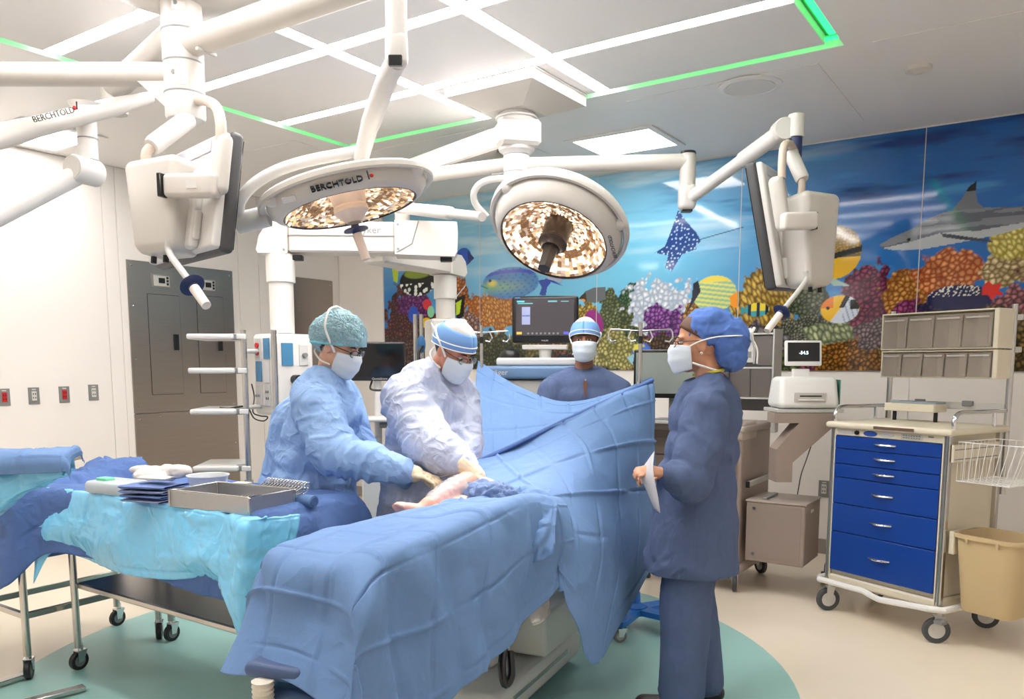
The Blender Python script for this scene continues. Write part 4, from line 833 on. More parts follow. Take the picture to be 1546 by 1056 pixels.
for z in (A_((-3.924,3.060,1.610))[2], A_((-3.911,3.041,1.416))[2], A_((-3.896,3.018,1.180))[2], A_((-3.874,2.986,0.848))[2]):
    ctr = A_([*sp_[:2], z]) - R0 * .20 + T0 * -.15
    tray = MB().rbox(ctr, (.26, .38, .032), .012, rot=Bs).build('tray', WHITE, rk, world=True)
    MB().box(A_([*sp_[:2], z]) - R0 * .05 - T0 * .02, (.055, .05, .036), rot=Bs).build('clamp', GREYM, rk, world=True); MB().box(A_([*sp_[:2], z]) - R0 * .01, (.05, .05, .03), rot=Bs).build('clamp', WHITE, rk, world=True)
# second service head behind the middle surgeon
hc2 = l1_; s2 = thing('service_head', 'white service head on the far boom column behind the middle surgeon', 'service head', (hc2[0], hc2[1], 1.2))
L2, B2 = service_head(s2, hc2[0], hc2[1], A_((-3.617,4.468,1.767))[2], 1.15, .26, .26, YAW + .3, .068, 2.07)
for dx in (-.17, -.13): q0 = A_((-3.516,4.341,1.678)) + R0 * dx; MB().tube([A_([*q0[:2], 1.79]), A_([*q0[:2], 1.2])], .015, 12).build('rail_pole', STEEL, s2, world=True)
MB().tube(spline([A_((-3.538,4.192,1.586)), A_((-3.530,4.127,1.520)), A_((-3.508,4.126,1.411)), A_((-3.514,4.158,1.235))], 6), .012, 8).build('hose', BLACK, s2, world=True)
MB().ell(A_((-3.552,4.182,1.586)), (.03, .03, .06), seg=10, rings=6).build('hose_grip', mat('teal_blue_hose', (40, 100, 150), .5), s2, world=True)

# ================================================================ carts, tables, stands, machines
def caster(parent, p, r=.05, ang=0., tyre=RUBBER, fork=CHROME, w=.028, world=True, hub=GREYL):
    p = A_(p, dtype=float); ax = A_([math.cos(ang), math.sin(ang), 0]); fw = A_([-math.sin(ang), math.cos(ang), 0])
    k = MB().lathe([(r * .62, -w / 2), (r * .92, -w / 2), (r, -w / 3), (r, w / 3), (r * .92, w / 2), (r * .62, w / 2), (r * .62, -w / 2)], p + Z0 * r, ax, 24, caps=False).build('caster_wheel', tyre, parent, world=world)
    MB().lathe([(0, -w * .42), (r * .63, -w * .42), (r * .63, w * .42), (0, w * .42)], p + Z0 * r, ax, 20).build('wheel_hub', hub, k, world=world)
    f = MB()
    for s_ in (-1, 1): f.prism([(-.012, -r * .1), (.014, -r * .1), (.034, r * 1.08), (-.014, r * 1.08)], p + Z0 * r + ax * (s_ * (w / 2 + .004) - .0015), fw, Z0, .003 * 1)
    f.box(p + Z0 * r * 2.1 + fw * .01, (w + .014, .05, .006), rot=rotz(ang)); f.cyl(p + Z0 * r * 2.1 + fw * .012, p + Z0 * (r * 2.1 + .03) + fw * .012, .012, 10)
    f.build('caster_fork', fork, k, world=world)
    return k
# ---- blue drawer cart
BLUE = mat('royal_blue_drawer', (6, 60, 150), .32, var=.02)
rzc = -math.radians(24.8); cart = thing('drawer_cart', 'cream medical cart with six royal blue drawers in front of the mural', 'cart', (-.655, 4.995, 0), rzc)
w2, d2 = .30, .25
MB().box((0, .01, .66), (.56, .48, .86), bev=.004).build('body', CREAM, cart)
for sx in (-1, 1):
    MB().box((sx * .287, -.235, .645), (.030, .030, .90)).build('corner_column', STEEL, cart); MB().box((sx * .287, .235, .645), (.03, .03, .90)).build('corner_column', STEEL, cart)
    for k in (-.008, .004): MB().box((sx * (.287) + k, -.2515, .645), (.003, .003, .88), bev=0).build('column_groove', GREYM, cart)
    MB().box((sx * .275, -.247, .645), (.008, .012, .88)).build('column_edge', CREAM, cart)
MB().rbox((0, 0, 1.108), (.64, .56, .036), .016).build('worktop', CREAM, cart)
MB().box((.05, -.283, 1.108), (.20, .004, .016), bev=0).build('pull_board_slot', mat('brown_slot', (110, 84, 70), .5), cart)
pn = MB().box((0, -.238, 1.070), (.545, .022, .044)).build('control_panel', CREAM, cart)
MB().box((.125, -.250, 1.070), (.105, .003, .030)).build('keypad', GREYL, pn)
for k in range(7):
    for j in range(2): MB().box((.087 + k * .0125, -.2525, 1.076 - j * .012), (.007, .002, .006), bev=0).build('key', GREYM, pn)
oval = lambda a, b: [(a * math.cos(k * math.pi / 12), b * math.sin(k * math.pi / 12)) for k in range(24)]
MB().prism(oval(.036, .015), (-.085, -.249, 1.070), (1, 0, 0), (0, 0, 1), .003).build('blue_badge', mat('badge_blue', (40, 80, 170), .4), pn)
MB().prism(oval(.036, .017), (.0, -.249, 1.070), (1, 0, 0), (0, 0, 1), .003).build('oval_badge', WHITE, pn)
MB().cyl((-.155, -.249, 1.07), (-.155, -.258, 1.07), .012, 14).build('lock', BLACK, pn); MB().box((-.22, -.250, 1.07), (.085, .002, .024), bev=0).build('type_label', GREYL, pn)
MB().box((.215, -.250, 1.078), (.025, .002, .008), bev=0).build('type_label', GREYM, pn)
dz = [1.047, .973, .886, .807, .655, .489, .258]
for a, b in zip(dz[:-1], dz[1:]):
    dr = MB().box((0, -.243, (a + b) / 2), (.538, .034, a - b - .004), bev=.003).build('drawer', BLUE, cart); zc = (a + b) / 2 + .004
    MB().tube([(-.055 + .11 * k / 8, -.262 - .022 * math.sin(math.pi * k / 8), zc) for k in range(9)], [.004 + .003 * math.sin(math.pi * k / 8) for k in range(9)], 8).build('handle', CHROME, dr)
bump = [(-.31, -.02, .19), (-.335, -.10, .19), (-.335, -.24, .19), (-.31, -.285, .19), (-.12, -.29, .19), (-.07, -.27, .185), (-.02, -.265, .165), (.03, -.29, .165), (.28, -.295, .19), (.325, -.26, .19), (.335, -.1, .19), (.33, .24, .19), (-.33, .24, .19)]
MB().tube(bump, .017, 10, closed=True).build('bumper_rail', BWHITE, cart)
MB().box((0, 0, .205), (.60, .50, .05), bev=.01).build('base_tray', CREAM, cart)
for (x, y, a) in ((-.285, -.235, -.5), (.285, -.235, -.75), (-.285, .235, -.3), (.285, .235, -.9)):
    k = caster(cart, (x, y, 0), .068, a, hub=WHITE, fork=WHITE, world=False)
MB().box((.32, -.26, .125), (.05, .045, .02)).build('brake_pedal', GREYM, cart)
for sx in (-1, 1):
    MB().tube(spline([(sx * .30, -.22, 1.12), (sx * .30, -.22, 1.17), (sx * .30, -.17, 1.205), (sx * .30, 0, 1.205), (sx * .30, .24, 1.205)], 6), .011, 12).build('push_rail', CHROME, cart)
    MB().tube([(sx * .30, .15, 1.12), (sx * .30, .15, 1.2)], .009, 10).build('rail_stud', CHROME, cart)
    MB().tube([(sx * .30, .275, .75 if sx > 0 else 1.0), (sx * .30, .275, 1.77)], .014, 12).build('frame_post', STEEL, cart)
MB().box((0, .275, 1.22), (.62, .012, .04)).build('cross_rail', GREYL, cart); MB().box((.30, .285, 1.70), (.07, .02, .03)).build('post_bracket', GREYL, cart); MB().box((.30, .285, 1.53), (.07, .02, .03)).build('post_bracket', GREYL, cart)
for x in (-.12, .12): MB().box((x, .262, 1.235), (.05, .02, .03)).build('rail_clip', GREYM, cart)
SMOKE = mat('smoky_clear_plastic', (186, 172, 160), .12, alpha=.42, spec=.6)
t = thing('scale_tray', 'small cream tray with blue-grey lid clipped to the drawer cart rail', 'tray', (-.655, 4.995, 1.16), rzc)
MB().box((-.10, .16, .045), (.29, .13, .045)).build('body', CREAM, t); MB().box((-.09, .17, .073), (.26, .10, .012)).build('lid', mat('blue_grey_lid', (150, 164, 172), .4), t)
for k in range(3): MB().box((-.17 + k * .08, .17, .0795), (.004, .10, .003), bev=0).build('divider', GREYM, t)
for x in (-.22, .02): MB().cyl((x, .16, -.035), (x, .16, .025), .011, 10).build('foot', BLACK, t)
def binrow(label, z0, z1, n, y):
    t = thing('tilt_bin_row', label, 'storage bins', (-.655, 4.995, z0), rzc, group='clear tilt bins'); h = z1 - z0; x0, x1 = -.315, .275; dp = .15
    MB().box(((x0 + x1) / 2, y + .07, h / 2), (x1 - x0, .006, h)).build('back_panel', CREAM, t); MB().box(((x0 + x1) / 2, y, h - .004), (x1 - x0, dp, .008)).build('top_panel', CREAM, t)
    MB().box(((x0 + x1) / 2, y, .004), (x1 - x0, dp, .008)).build('bottom_panel', CREAM, t); MB().box((x1 + .012, y, h / 2), (.024, dp, h)).build('side_panel', CREAM, t); MB().box((x0 - .004, y, h / 2), (.008, dp, h)).build('side_panel', CREAM, t)
    w = (x1 - x0) / n
    for k in range(n):
        xc = x0 + w * (k + .5); b = MB(); th = .003
        b.box((xc, y - dp / 2 - .006, h * .47), (w - .008, th, h * .86), rot=rotx(-.06)); 
        for s_ in (-1, 1): b.box((xc + s_ * (w / 2 - .006), y - .01, h * .47), (th, dp - .03, h * .84))
        b.box((xc, y - .01, .014), (w - .012, dp - .03, th)); o = b.build('tilt_bin', SMOKE, t)
        MB().box((xc, y - dp / 2 - .010, h * .80), (w * .8, .004, .010)).build('label_lip', mat('clear_lip', (214, 206, 198), .2, alpha=.7), o)
        MB().box((xc + w * .02, y + .02, h * .45), (.006, .008, h * .62), bev=.001).build('inner_rib', mat('clear_lip', (214, 206, 198), .2, alpha=.7), o)
    return t
binrow('upper row of four clear tilt bins above the drawer cart', 1.535, 1.745, 4, .19); lo = binrow('lower row of five clear tilt bins above the drawer cart', 1.375, 1.53, 5, .20)
t = thing('paper_sheet', 'white folded paper standing in a lower clear bin', 'paper', (-.655, 4.995, 1.39), rzc)
npmesh('sheet', crom(crom([[(-.17, .16, .002), (-.17, .23, .002)], [(-.14, .16, .02), (-.14, .23, .02)], [(-.11, .16, .09), (-.11, .23, .09)], [(-.07, .16, .10), (-.07, .23, .10)]], 8, 0), 3, 1).reshape(-1, 3), gridfaces(8, 3), WHITE, t, solid=.001)
# waste bin and wire basket hung on the cart's right side
t = thing('waste_bin', 'tan plastic waste bin hung on the side of the blue drawer cart', 'waste bin', (-.655, 4.995, .20), rzc)
TAN = mat('tan_plastic', (203, 180, 138), .42, var=.02)
def rr(w, d, r, z, n=5):
    P = []
    for (sx, sy, a0) in ((1, 1, 0), (-1, 1, 90), (-1, -1, 180), (1, -1, 270)):
        for k in range(n): a = math.radians(a0 + 90 * k / (n - 1)); P.append((sx * (w / 2 - r) + r * math.cos(a), sy * (d / 2 - r) + r * math.sin(a), z))
    return A_(P)
cx = A_([.50, -.10, 0]); rings = [rr(.25, .21, .05, .0), rr(.26, .22, .05, .01), rr(.32, .28, .06, .38), rr(.345, .305, .065, .38), rr(.345, .305, .065, .40), rr(.315, .275, .06, .40), rr(.25, .21, .05, .012)]
V = np.concatenate([q + cx for q in rings]); m = 20; F = [[i * m + k, i * m + (k + 1) % m, (i + 1) * m + (k + 1) % m, (i + 1) * m + k] for i in range(6) for k in range(m)] + [list(range(m))[::-1], [6 * m + k for k in range(m)]]
npmesh('tub', V, F, TAN, t, angle=40)
for (x, y) in ((.42, -.252), (.57, -.252)): MB().box((x, y, .37), (.012, .006, .03)).build('rim_tab', TAN, t)
MB().box((.325, -.10, .34), (.03, .24, .12)).build('hanger_plate', CREAM, t)
t = thing('wire_basket', 'white wire basket hung on the right side of the drawer cart', 'basket', (-.655, 4.995, .86), rzc)
b = MB(); x0, x1, y0, y1, h = .32, .58, -.20, .14, .20
for z in (0, h): b.tube([(x0, y0, z), (x1 + z * .3, y0, z), (x1 + z * .3, y1, z), (x0, y1, z)], .0035, 6, closed=True)
b.build('rim', BWHITE, t); b = MB()
for k in range(11):
    y = y0 + (y1 - y0) * k / 10; b.tube([(x0, y, h), (x0, y, 0), (x1, y, 0), (x1 + h * .3, y, h)], .002, 5)
for k in range(1, 9):
    x = x0 + (x1 - x0) * k / 9; b.tube([(x + .3 * h * k / 9, y0, h), (x, y0, 0), (x, y1, 0), (x + .3 * h * k / 9, y1, h)], .002, 5)
b.build('wires', BWHITE, t)
MB().box((.311, -.03, .12), (.012, .42, .09)).build('side_rail', CREAM, cart).location = (0, 0, .88)
for z in (.09, .14): MB().box((.318, -.03, z), (.002, .40, .004), bev=0).build('rail_slot', GREYM, cart).location = (0, 0, .88)
t = thing('coiled_cord_handset', 'white coiled cord hanging on the left side of the drawer cart', 'cord', (-.655, 4.995, .8), rzc)
MB().tube(spline([(-.325, -.06, .30), (-.36, -.06, .31), (-.385, -.06, .27), (-.395, -.06, .20)], 6), .005, 8).build('hook', WHITE, t)
MB().tube([(-.395 - .012 * k / 14, -.06, .21 - .011 * k) for k in range(15)], [.013 + .003 * (k % 2) for k in range(15)], 12).build('coil', CREAM, t)
# the cart is wider than deep: spread its parts to the full width
def widen(root, k=1.0, dx=0.):
    done = set()
    def go(o):
        if o.type == 'MESH' and o.data.name not in done:
            done.add(o.data.name); shift = o.name.startswith(('caster', 'wheel', 'brake'))
            for v in o.data.vertices:
                if shift: v.co.x += math.copysign((k - 1) * .285, v.co.x) + dx
                else: v.co.x = v.co.x * k + dx
        for ch in o.children: go(ch)
    go(root)
widen(cart, 1.17)
for nm, k, dx in (('scale_tray', 1.05, .0), ('tilt_bin_row', 1.08, .035), ('tilt_bin_row.001', 1.08, .035), ('paper_sheet', 1.08, .035), ('waste_bin', 1., .05), ('wire_basket', 1., .05), ('coiled_cord_handset', 1., -.05)): widen(bpy.data.objects[nm], k, dx)
# ---- floor cleaner bottle and blue mop holder between the carts
t = thing('cleaning_caddy', 'dark blue floor device standing behind the drawer cart', 'device', (-1.12, 5.62, 0))
MB().rbox((0, 0, .10), (.20, .26, .12), .04).build('base', NAVY, t); MB().tube([(0, .05, .12), (.02, .06, .5), (.03, .06, .56)], [.06, .045, .07], 14).build('post', NAVY, t); MB().tube([(.03, .06, .56), (.03, .06, .72)], [.03, .018], 12).build('bottle', WHITE, t)
for s_ in (-1, 1): MB().cyl((s_ * .09, -.09, .04), (s_ * .115, -.09, .04), .04, 16).build('wheel', BLACK, t)
# ---- taupe supply cart behind the standing nurse
TAUPEC = mat('taupe_cart_paint', (158, 141, 131), .45, var=.02)
sc = thing('supply_cart', 'taupe supply cart with drawers behind the standing woman', 'cart', (-1.95, 5.28, 0))
MB().rbox((0, 0, .60), (.66, .60, .86), .02).build('body', TAUPEC, sc); MB().rbox((0, 0, 1.045), (.70, .64, .05), .02).build('top', mat('taupe_light', (176, 162, 152), .45), sc)
MB().rbox((0, 0, .155), (.72, .66, .06), .028).build('base_bumper', TAUPEC, sc)
zz = [.98, .86, .77, .68, .60, .51, .36, .2]
for a, b in zip(zz[:-1], zz[1:]): MB().box((0, -.305, (a + b) / 2), (.60, .02, a - b - .008)).build('drawer', mat('taupe_drawer', (150, 134, 124), .45), sc)
MB().rbox((.29, -.17, 1.03), (.10, .30, .12), .03).build('corner_guard', mat('taupe_light', (176, 162, 152), .45), sc)
for (x, y, a) in ((-.30, -.27, .4), (.30, -.27, .3), (.30, .28, .9), (-.30, .28, .2)): caster(sc, (x, y, 0), .062, a, world=False)
MB().box((.365, -.05, .70), (.02, .44, .035)).build('side_handle', GREYL, sc); MB().box((.365, -.275, .70), (.025, .012, .04)).build('handle_end', BLACK, sc)
t = thing('side_box', 'taupe metal box with lid mounted on the side of the supply cart', 'box', (-1.40, 5.16, .22))
MB().box((0, 0, .19), (.36, .36, .38), bev=.006).build('body', TAUPEC, t); MB().box((0, 0, .385), (.37, .37, .012)).build('lid', mat('taupe_light', (176, 162, 152), .45), t); MB().box((-.08, -.02, .40), (.03, .24, .012)).build('lid_handle', GREYM, t)
for z in (.05, .34): MB().cyl((-.13, -.18, z), (-.13, -.19, z), .01, 10).build('screw', STEEL, t)
MB().box((-.01, -.181, .19), (.33, .004, .34), bev=0).build('front_panel', mat('taupe_drawer', (150, 134, 124), .45), t); MB().box((.12, .0, .33), (.004, .06, .02), bev=0).build('type_label', WHITE, t).location = (.062, -.02, 0)
# bent arm carrying the printer-like monitor unit
pr = A_((-1.306,5.154,1.185)); t = thing('support_bracket', 'bent taupe bracket rising from the supply cart under the white unit', 'bracket', (pr[0], pr[1], .55))
b0 = A_((-1.470,5.044,0.755)); MB().prism([(0, 0), (.10, 0), (.10, .12), (.34, .34), (.34, .42), (-.02, .42), (-.02, .36), (.13, .36), (0, .20)], A_([b0[0], b0[1], .74]), R0, Z0, .14).build('arm', TAUPEC, t, world=True, smooth=False)
MB().box(pr + Z0 * -.012, (.40, .28, .022), rot=rotz(YAW)).build('tray', GREYL, t, world=True)
t = thing('printer_unit', 'white medical unit with tilted screen on the bracket between the carts', 'medical device', pr)
Bp = rotz(YAW); P3 = lambda a, b, z: pr + R0 * a + T0 * b + Z0 * z
def tpr(V): V = V.copy(); k = np.clip(V[:, 2] / .19 + .5, 0, 1); V[:, 1] *= 1 - .25 * k; V[:, 0] *= 1 - .08 * k; return V
MB().rbox(P3(-.01, .02, .098), (.37, .26, .19), .035, rot=Bp, taper=tpr, n=4).build('body', BWHITE, t, world=True); MB().box(P3(.182, .02, .10), (.008, .17, .15), rot=Bp).build('side_stripe', mat('sea_green', (70, 140, 124), .4), t, world=True)
MB().box(P3(-.01, .147, .07), (.19, .01, .055), rot=Bp).build('slot_frame', WARMW, t, world=True); MB().box(P3(-.01, .153, .078), (.13, .004, .008), rot=Bp, bev=0).build('paper_slot', BLACK, t, world=True); MB().box(P3(-.01, .158, .055), (.15, .02, .006), rot=Bp).build('paper_lip', BWHITE, t, world=True)
MB().box(P3(-.02, -.01, .21), (.10, .04, .06), rot=Bp).build('screen_stand', BWHITE, t, world=True)
Bt = Bp @ rotx(-.12); sc_ = P3(-.02, .02, .335)
fr_ = MB().rbox(sc_, (.225, .022, .155), .01, rot=Bt).build('screen_frame', BWHITE, t, world=True); MB().box(sc_ + Bt @ A_([0, -.0115, .006]), (.195, .004, .115), rot=Bt).build('screen', mat('dark_screen', (10, 12, 16), .1), fr_, world=True)
text('display_digits', '-54.5', .028, sc_ + Bt @ A_([0, -.0142, .0]), Bt[:, 0], Bt[:, 2], glow('digit_glow', (200, 235, 255), 1.5), fr_)
t = thing('power_cord', 'thin black power cord hanging from the white unit to the socket', 'cord', A_((-1.402,5.498,0.641)))
MB().tube(spline([A_((-1.235,5.175,1.162)), A_((-1.265,5.277,0.997)), A_((-1.313,5.346,0.862)), A_((-1.389,5.519,0.729)), A_((-1.424,5.602,0.626)), A_((-1.445,5.632,0.506))], 8), .0035, 6).build('cable', BLACK, t, world=True)
# clear bins and monitor on the supply cart
t = thing('clear_bin_rack', 'grey clear-front bin rack on the supply cart behind the bouffant cap', 'storage bins', (-1.83, 5.40, 1.07))
MB().box((0, .09, .33), (.56, .01, .52)).build('back_panel', GREYM, t)
for s_ in (-1, 1): MB().box((s_ * .285, 0, .33), (.012, .18, .56)).build('side_panel', GREYL, t)
for z in (.16, .36, .58): MB().box((0, 0, z), (.56, .18, .012)).build('shelf', GREYL, t)
for s_ in (-1, 1): MB().box((s_ * .27, .05, .02), (.03, .08, .18)).build('foot', GREYL, t)
for z in (.26, .47):
    for k in range(4): MB().box((-.21 + k * .14, -.085, z), (.135, .006, .19), rot=rotx(.08)).build('clear_front', mat('smoky_dark', (140, 132, 126), .12, alpha=.55), t)
MB().box((.12, -.10, .46), (.10, .004, .13), bev=0).build('instruction_card', WHITE, t)
for k in range(2): MB().box((.10 + k * .035, -.1025, .445), (.022, .002, .04), bev=0).build('card_symbol', GREYM, t)
mo = thing('workstation_monitor', 'grey screen monitor with black bezel between the blue drape and the standing woman', 'monitor', (-2.13, 5.05, 1.07))
MB().rbox((0, 0, .32), (.50, .03, .32), .01, rot=rotz(YAW * .6)).build('bezel', BLACK, mo); MB().box(rotz(YAW * .6) @ A_([0, -.0165, 0]) + A_([0, 0, .325]), (.47, .003, .27), rot=rotz(YAW * .6), bev=0).build('screen', mat('grey_screen', (138, 146, 142), .12, spec=.6), mo)
MB().box((0, .04, .12), (.06, .03, .22)).build('stand', GREYM, mo); MB().box((0, .03, .012), (.24, .18, .02)).build('foot', GREYM, mo)
t = thing('keyboard', 'grey keyboard in front of the grey screen monitor', 'keyboard', (-2.15, 4.90, 1.072)); MB().box((0, 0, .012), (.40, .15, .02)).build('case', GREYL, t)
for j in range(4): MB().box((0, -.05 + j * .032, .024), (.37, .024, .006)).build('key_row', GREYM, t)
# ---- anaesthesia machine behind the drape
an = A_((-2.881,4.671,1.410)); rz = YAW * .75; t = thing('anaesthesia_machine', 'white anaesthesia machine with blue-grey top ledge behind the masked man', 'medical device', (an[0], an[1], 0), rz)
MB().rbox((0, 0, .68), (.66, .55, 1.16), .03).build('body', WHITE, t); LEDGE = mat('blue_grey_ledge', (104, 134, 172), .4)
MB().rbox((-.02, -.05, 1.40), (.78, .50, .085), .02).build('ledge', LEDGE, t); MB().box((0, -.02, 1.30), (.64, .5, .10)).build('top_band', WARMW, t); MB().rbox((0, -.03, 1.47), (.6, .36, .05), .015).build('upper_deck', WHITE, t)
MB().box((-.30, -.28, 1.12), (.06, .02, .24)).build('dark_panel', BLACK, t); MB().box((.05, -.28, 1.0), (.4, .02, .4)).build('front_panel', BLACK, t)
text('lettering', 'Dräger', .05, (-.28, -.3015, 1.40), (1, 0, 0), (0, 0, 1), WHITE, t, world=False)
for (x, y) in ((-.3, -.25), (.3, -.25), (-.3, .25), (.3, .25)): caster(t, (x, y, 0), .05, .3, world=False)
MB().tube(spline([(-.40, -.15, 1.30), (-.42, -.25, 1.28), (-.45, -.33, 1.22), (-.52, -.38, 1.15)], 6), .012, 8).build('hose', BLACK, t)
MB().ell((-.22, -.12, 1.50), (.07, .06, .06)).build('reservoir', BLACK, t)
vm = A_((-2.850,4.618,1.746)); m_ = thing('vital_signs_monitor', 'large black vital signs monitor with dim grey screen in front of the mural', 'monitor', (vm[0], vm[1], 1.50))
Bm = rotz(YAW - .12); V3 = lambda a, b, z: vm + Bm @ A_([a, b, z])
MB().rbox(V3(0, 0, 0), (.44, .045, .31), .02, rot=Bm).build('bezel', BLACK, m_, world=True); sc2 = MB().box(V3(0, -.024, .012), (.385, .004, .235), rot=Bm).build('screen', mat('dim_screen', (76, 72, 76), .15, spec=.6), m_, world=True)
for (a, z, w, h, cc_) in ((-.16, .118, .05, .010, (90, 200, 220)), (.05, .118, .06, .010, (110, 160, 170)), (-.13, .105, .10, .006, (110, 190, 190)), (.13, .117, .05, .006, (110, 160, 170)), (-.125, .025, .055, .115, (150, 156, 190)), (-.125, .025, .050, .010, (90, 96, 150)), (-.17, -.088, .035, .016, (214, 170, 70)), (.14, -.088, .035, .018, (84, 90, 190))):
    MB().box(V3(a, -.0268, z + .0), (w, .0012, h), rot=Bm, bev=0).build('screen_field', mat('field_%d_%d_%d' % cc_, cc_, .3, emit=.15), sc2, world=True)
for k in range(8): MB().box(V3(-.11 + k * .028, -.0268, -.09), (.012, .0012, .012), rot=Bm, bev=0).build('screen_icon', GREYM, sc2, world=True)
text('lettering', 'PHILIPS', .014, V3(0, -.0235, -.138), Bm[:, 0], Z0, WHITE, m_); MB().box(V3(-.18, -.0235, .142), (.03, .002, .007), rot=Bm, bev=0).build('status_label', mat('label_blue', (70, 150, 220), .4), m_, world=True)
MB().box(V3(0, .01, -.18), (.30, .09, .03), rot=Bm).build('mount_tray', GREYL, m_, world=True); MB().tube([V3(0, .02, -.19), V3(0, .02, -.26), V3(0, .02, -.275)], [.045, .04, .09], 16).build('swivel', GREYL, m_, world=True)
# ---- IV poles holding the drape
def ivpole(label, x, y, top, base):
    t = thing('iv_pole', label, 'IV pole', (x, y, 0), YAW, group='IV poles'); BB = mat('bright_blue_base', (38, 108, 190), .35)
    MB().tube([(0, 0, .10), (0, 0, 1.25)], .0135, 14).build('lower_pole', STEEL, t); MB().tube([(0, 0, 1.2), (0, 0, top)], .0105, 14).build('upper_pole', STEEL, t); MB().tube([(0, 0, 1.28), (0, 0, 1.36)], .018, 12).build('lock_collar', STEEL, t)
    MB().tube([(0, 0, top - .11), (0, 0, top - .07)], .013, 12).build('black_ring', BLACK, t)
    for s_ in (-1, 1):
        h = MB(); h.tube([(0, 0, top - .045), (s_ * .16, 0, top - .035), (s_ * .17, 0, top - .05), (s_ * .172, 0, top - .08), (s_ * .155, 0, top - .10), (s_ * .13, 0, top - .095)], .005, 8); h.tube([(s_ * .05, 0, top - .04), (s_ * .065, 0, top - .075), (s_ * .05, 0, top - .10), (s_ * .025, 0, top - .095)], .005, 8); h.build('hook_arm', CHROME, t)
    b = MB()
    for k in range(5):
        a = k * 2 * math.pi / 5 + .5; u = A_([math.cos(a), math.sin(a), 0]); n = A_([-u[1], u[0], 0])
        b.prism([(-.05, .0), (.05, 0), (.032, .27), (.022, .30), (-.022, .30), (-.032, .27)], A_([0, 0, .085]), -n, u, .03 * (1))
    b.lathe([(0, .075), (.06, .075), (.06, .12), (.028, .14), (.024, .20), (0, .20)]); b.build('star_base', BB, t)
    for k in range(5): a = k * 2 * math.pi / 5 + .5; caster(t, (.28 * math.cos(a), .28 * math.sin(a), 0), .036, a + .7, world=False, tyre=GREYM)
    MB().rbox((-.07, .03, .26), (.06, .09, .25), .025).build('counterweight', BB, t)
    return t
ivpole('steel IV pole with blue wheeled base at the right end of the blue drape', -1.87, 4.0, 1.672, 1); ivpole('steel IV pole holding the left corner of the blue drape', -2.95, 4.04, 1.69, 1)
# ---- score monitor on a stand between the surgeons
qm = A_((-3.302,3.484,1.469)); t = thing('display_stand', 'black screen display on a white stand behind the two gowned surgeons', 'monitor', (qm[0], qm[1], 0), YAW)
q3 = lambda z: z
MB().rbox((0, 0, qm[2]), (.335, .03, .225), .012).build('bezel', BLACK, t); MB().box((0, -.0165, qm[2] + .006), (.315, .002, .185), bev=0).build('screen', mat('dark_screen', (10, 12, 16), .1), t)
text('lettering', 'QuoteScore', .018, (.02, -.0165, qm[2] - .1), (1, 0, 0), (0, 0, 1), GREYL, t, world=False)
MB().tube(spline([(-.03, .02, qm[2] - .11), (-.03, -.03, qm[2] - .16), (.05, -.04, qm[2] - .165), (.10, .0, qm[2] - .15), (.10, .02, qm[2] - .11)], 5), .006, 8).build('wire_handle', BLACK, t)
MB().tube([(0, .03, .12), (0, .03, qm[2])], .022, 14).build('post', WHITE, t); MB().rbox((.06, -.08, 1.14), (.36, .26, .02), .008).build('shelf', GREYL, t)
MB().tube(spline([(.02, .02, 1.10), (.12, -.02, 1.10), (.16, -.04, 1.04), (.17, -.05, .96)], 5), .022, 10).build('support_arm', GREYM, t); MB().rbox((-.02, -.06, 1.0), (.10, .06, .07), .02).build('joint_cover', GREYL, t)
MB().rbox((.02, -.02, .62), (.20, .20, .62), .02).build('cabinet', WHITE, t); MB().box((.02, -.122, .88), (.16, .006, .03)).build('drawer_seam', GREYM, t); MB().rbox((0, 0, .10), (.46, .42, .05), .02).build('foot_plate', GREYL, t)
for (x, y) in ((-.19, -.17), (.19, -.17), (-.19, .17), (.19, .17)): caster(t, (x, y, 0), .038, .4, world=False)
# ---- operating table under the drapes
rt = math.radians(9); tb = thing('operating_table', 'operating table pedestal and pad under the blue drapes', 'operating table', (-2.0, 2.55, 0), rt)
PADM = mat('slate_blue_pad', (64, 86, 128), .5); TBL = mat('table_column_white', (214, 214, 208), .4)
MB().rbox((0, -.12, .80), (.46, 1.55, .08), .035).build('pad', PADM, tb); MB().box((0, -.1, .745), (.44, 1.5, .03)).build('deck', STEEL, tb)
MB().rbox((.0, .25, .46), (.26, .36, .56), .03).build('column', TBL, tb); MB().rbox((.02, .3, .11), (.50, .95, .14), .04).build('base', TBL, tb); MB().box((.27, .28, .12), (.006, .6, .02)).build('base_trim', STEEL, tb)
MB().rbox((.20, .45, .30), (.20, .40, .20), .02).build('side_unit', TBL, tb)
f0 = A_((-1.731,1.434,0.617)); MB().rbox(f0 + Z0 * .0, (.19, .12, .045), .022, rot=rotz(YAW * .4)).build('foot_pad', PADM, tb, world=True)
MB().rbox(f0 - Z0 * .11 + R0 * .06, (.26, .16, .12), .05, rot=rotz(YAW * .5)).build('leg_housing', mat('slate_housing', (78, 104, 146), .4), tb, world=True)
bc = A_((-1.727,1.359,0.582)); MB().lathe([(.026 + .004 * (k % 2), .02 + k * .007) for k in range(12)], bc - Z0 * .075, seg=20).build('bellows', mat('bellows_cream', (222, 214, 200), .5), tb, world=True)
MB().tube(spline([A_((-1.557,2.275,0.490)), A_((-1.538,2.218,0.427)), A_((-1.514,2.200,0.357)), A_((-1.508,2.232,0.381)), A_((-1.544,2.277,0.443))], 6), .014, 10).build('cable_loop', BLACK, tb, world=True)
cl = tb
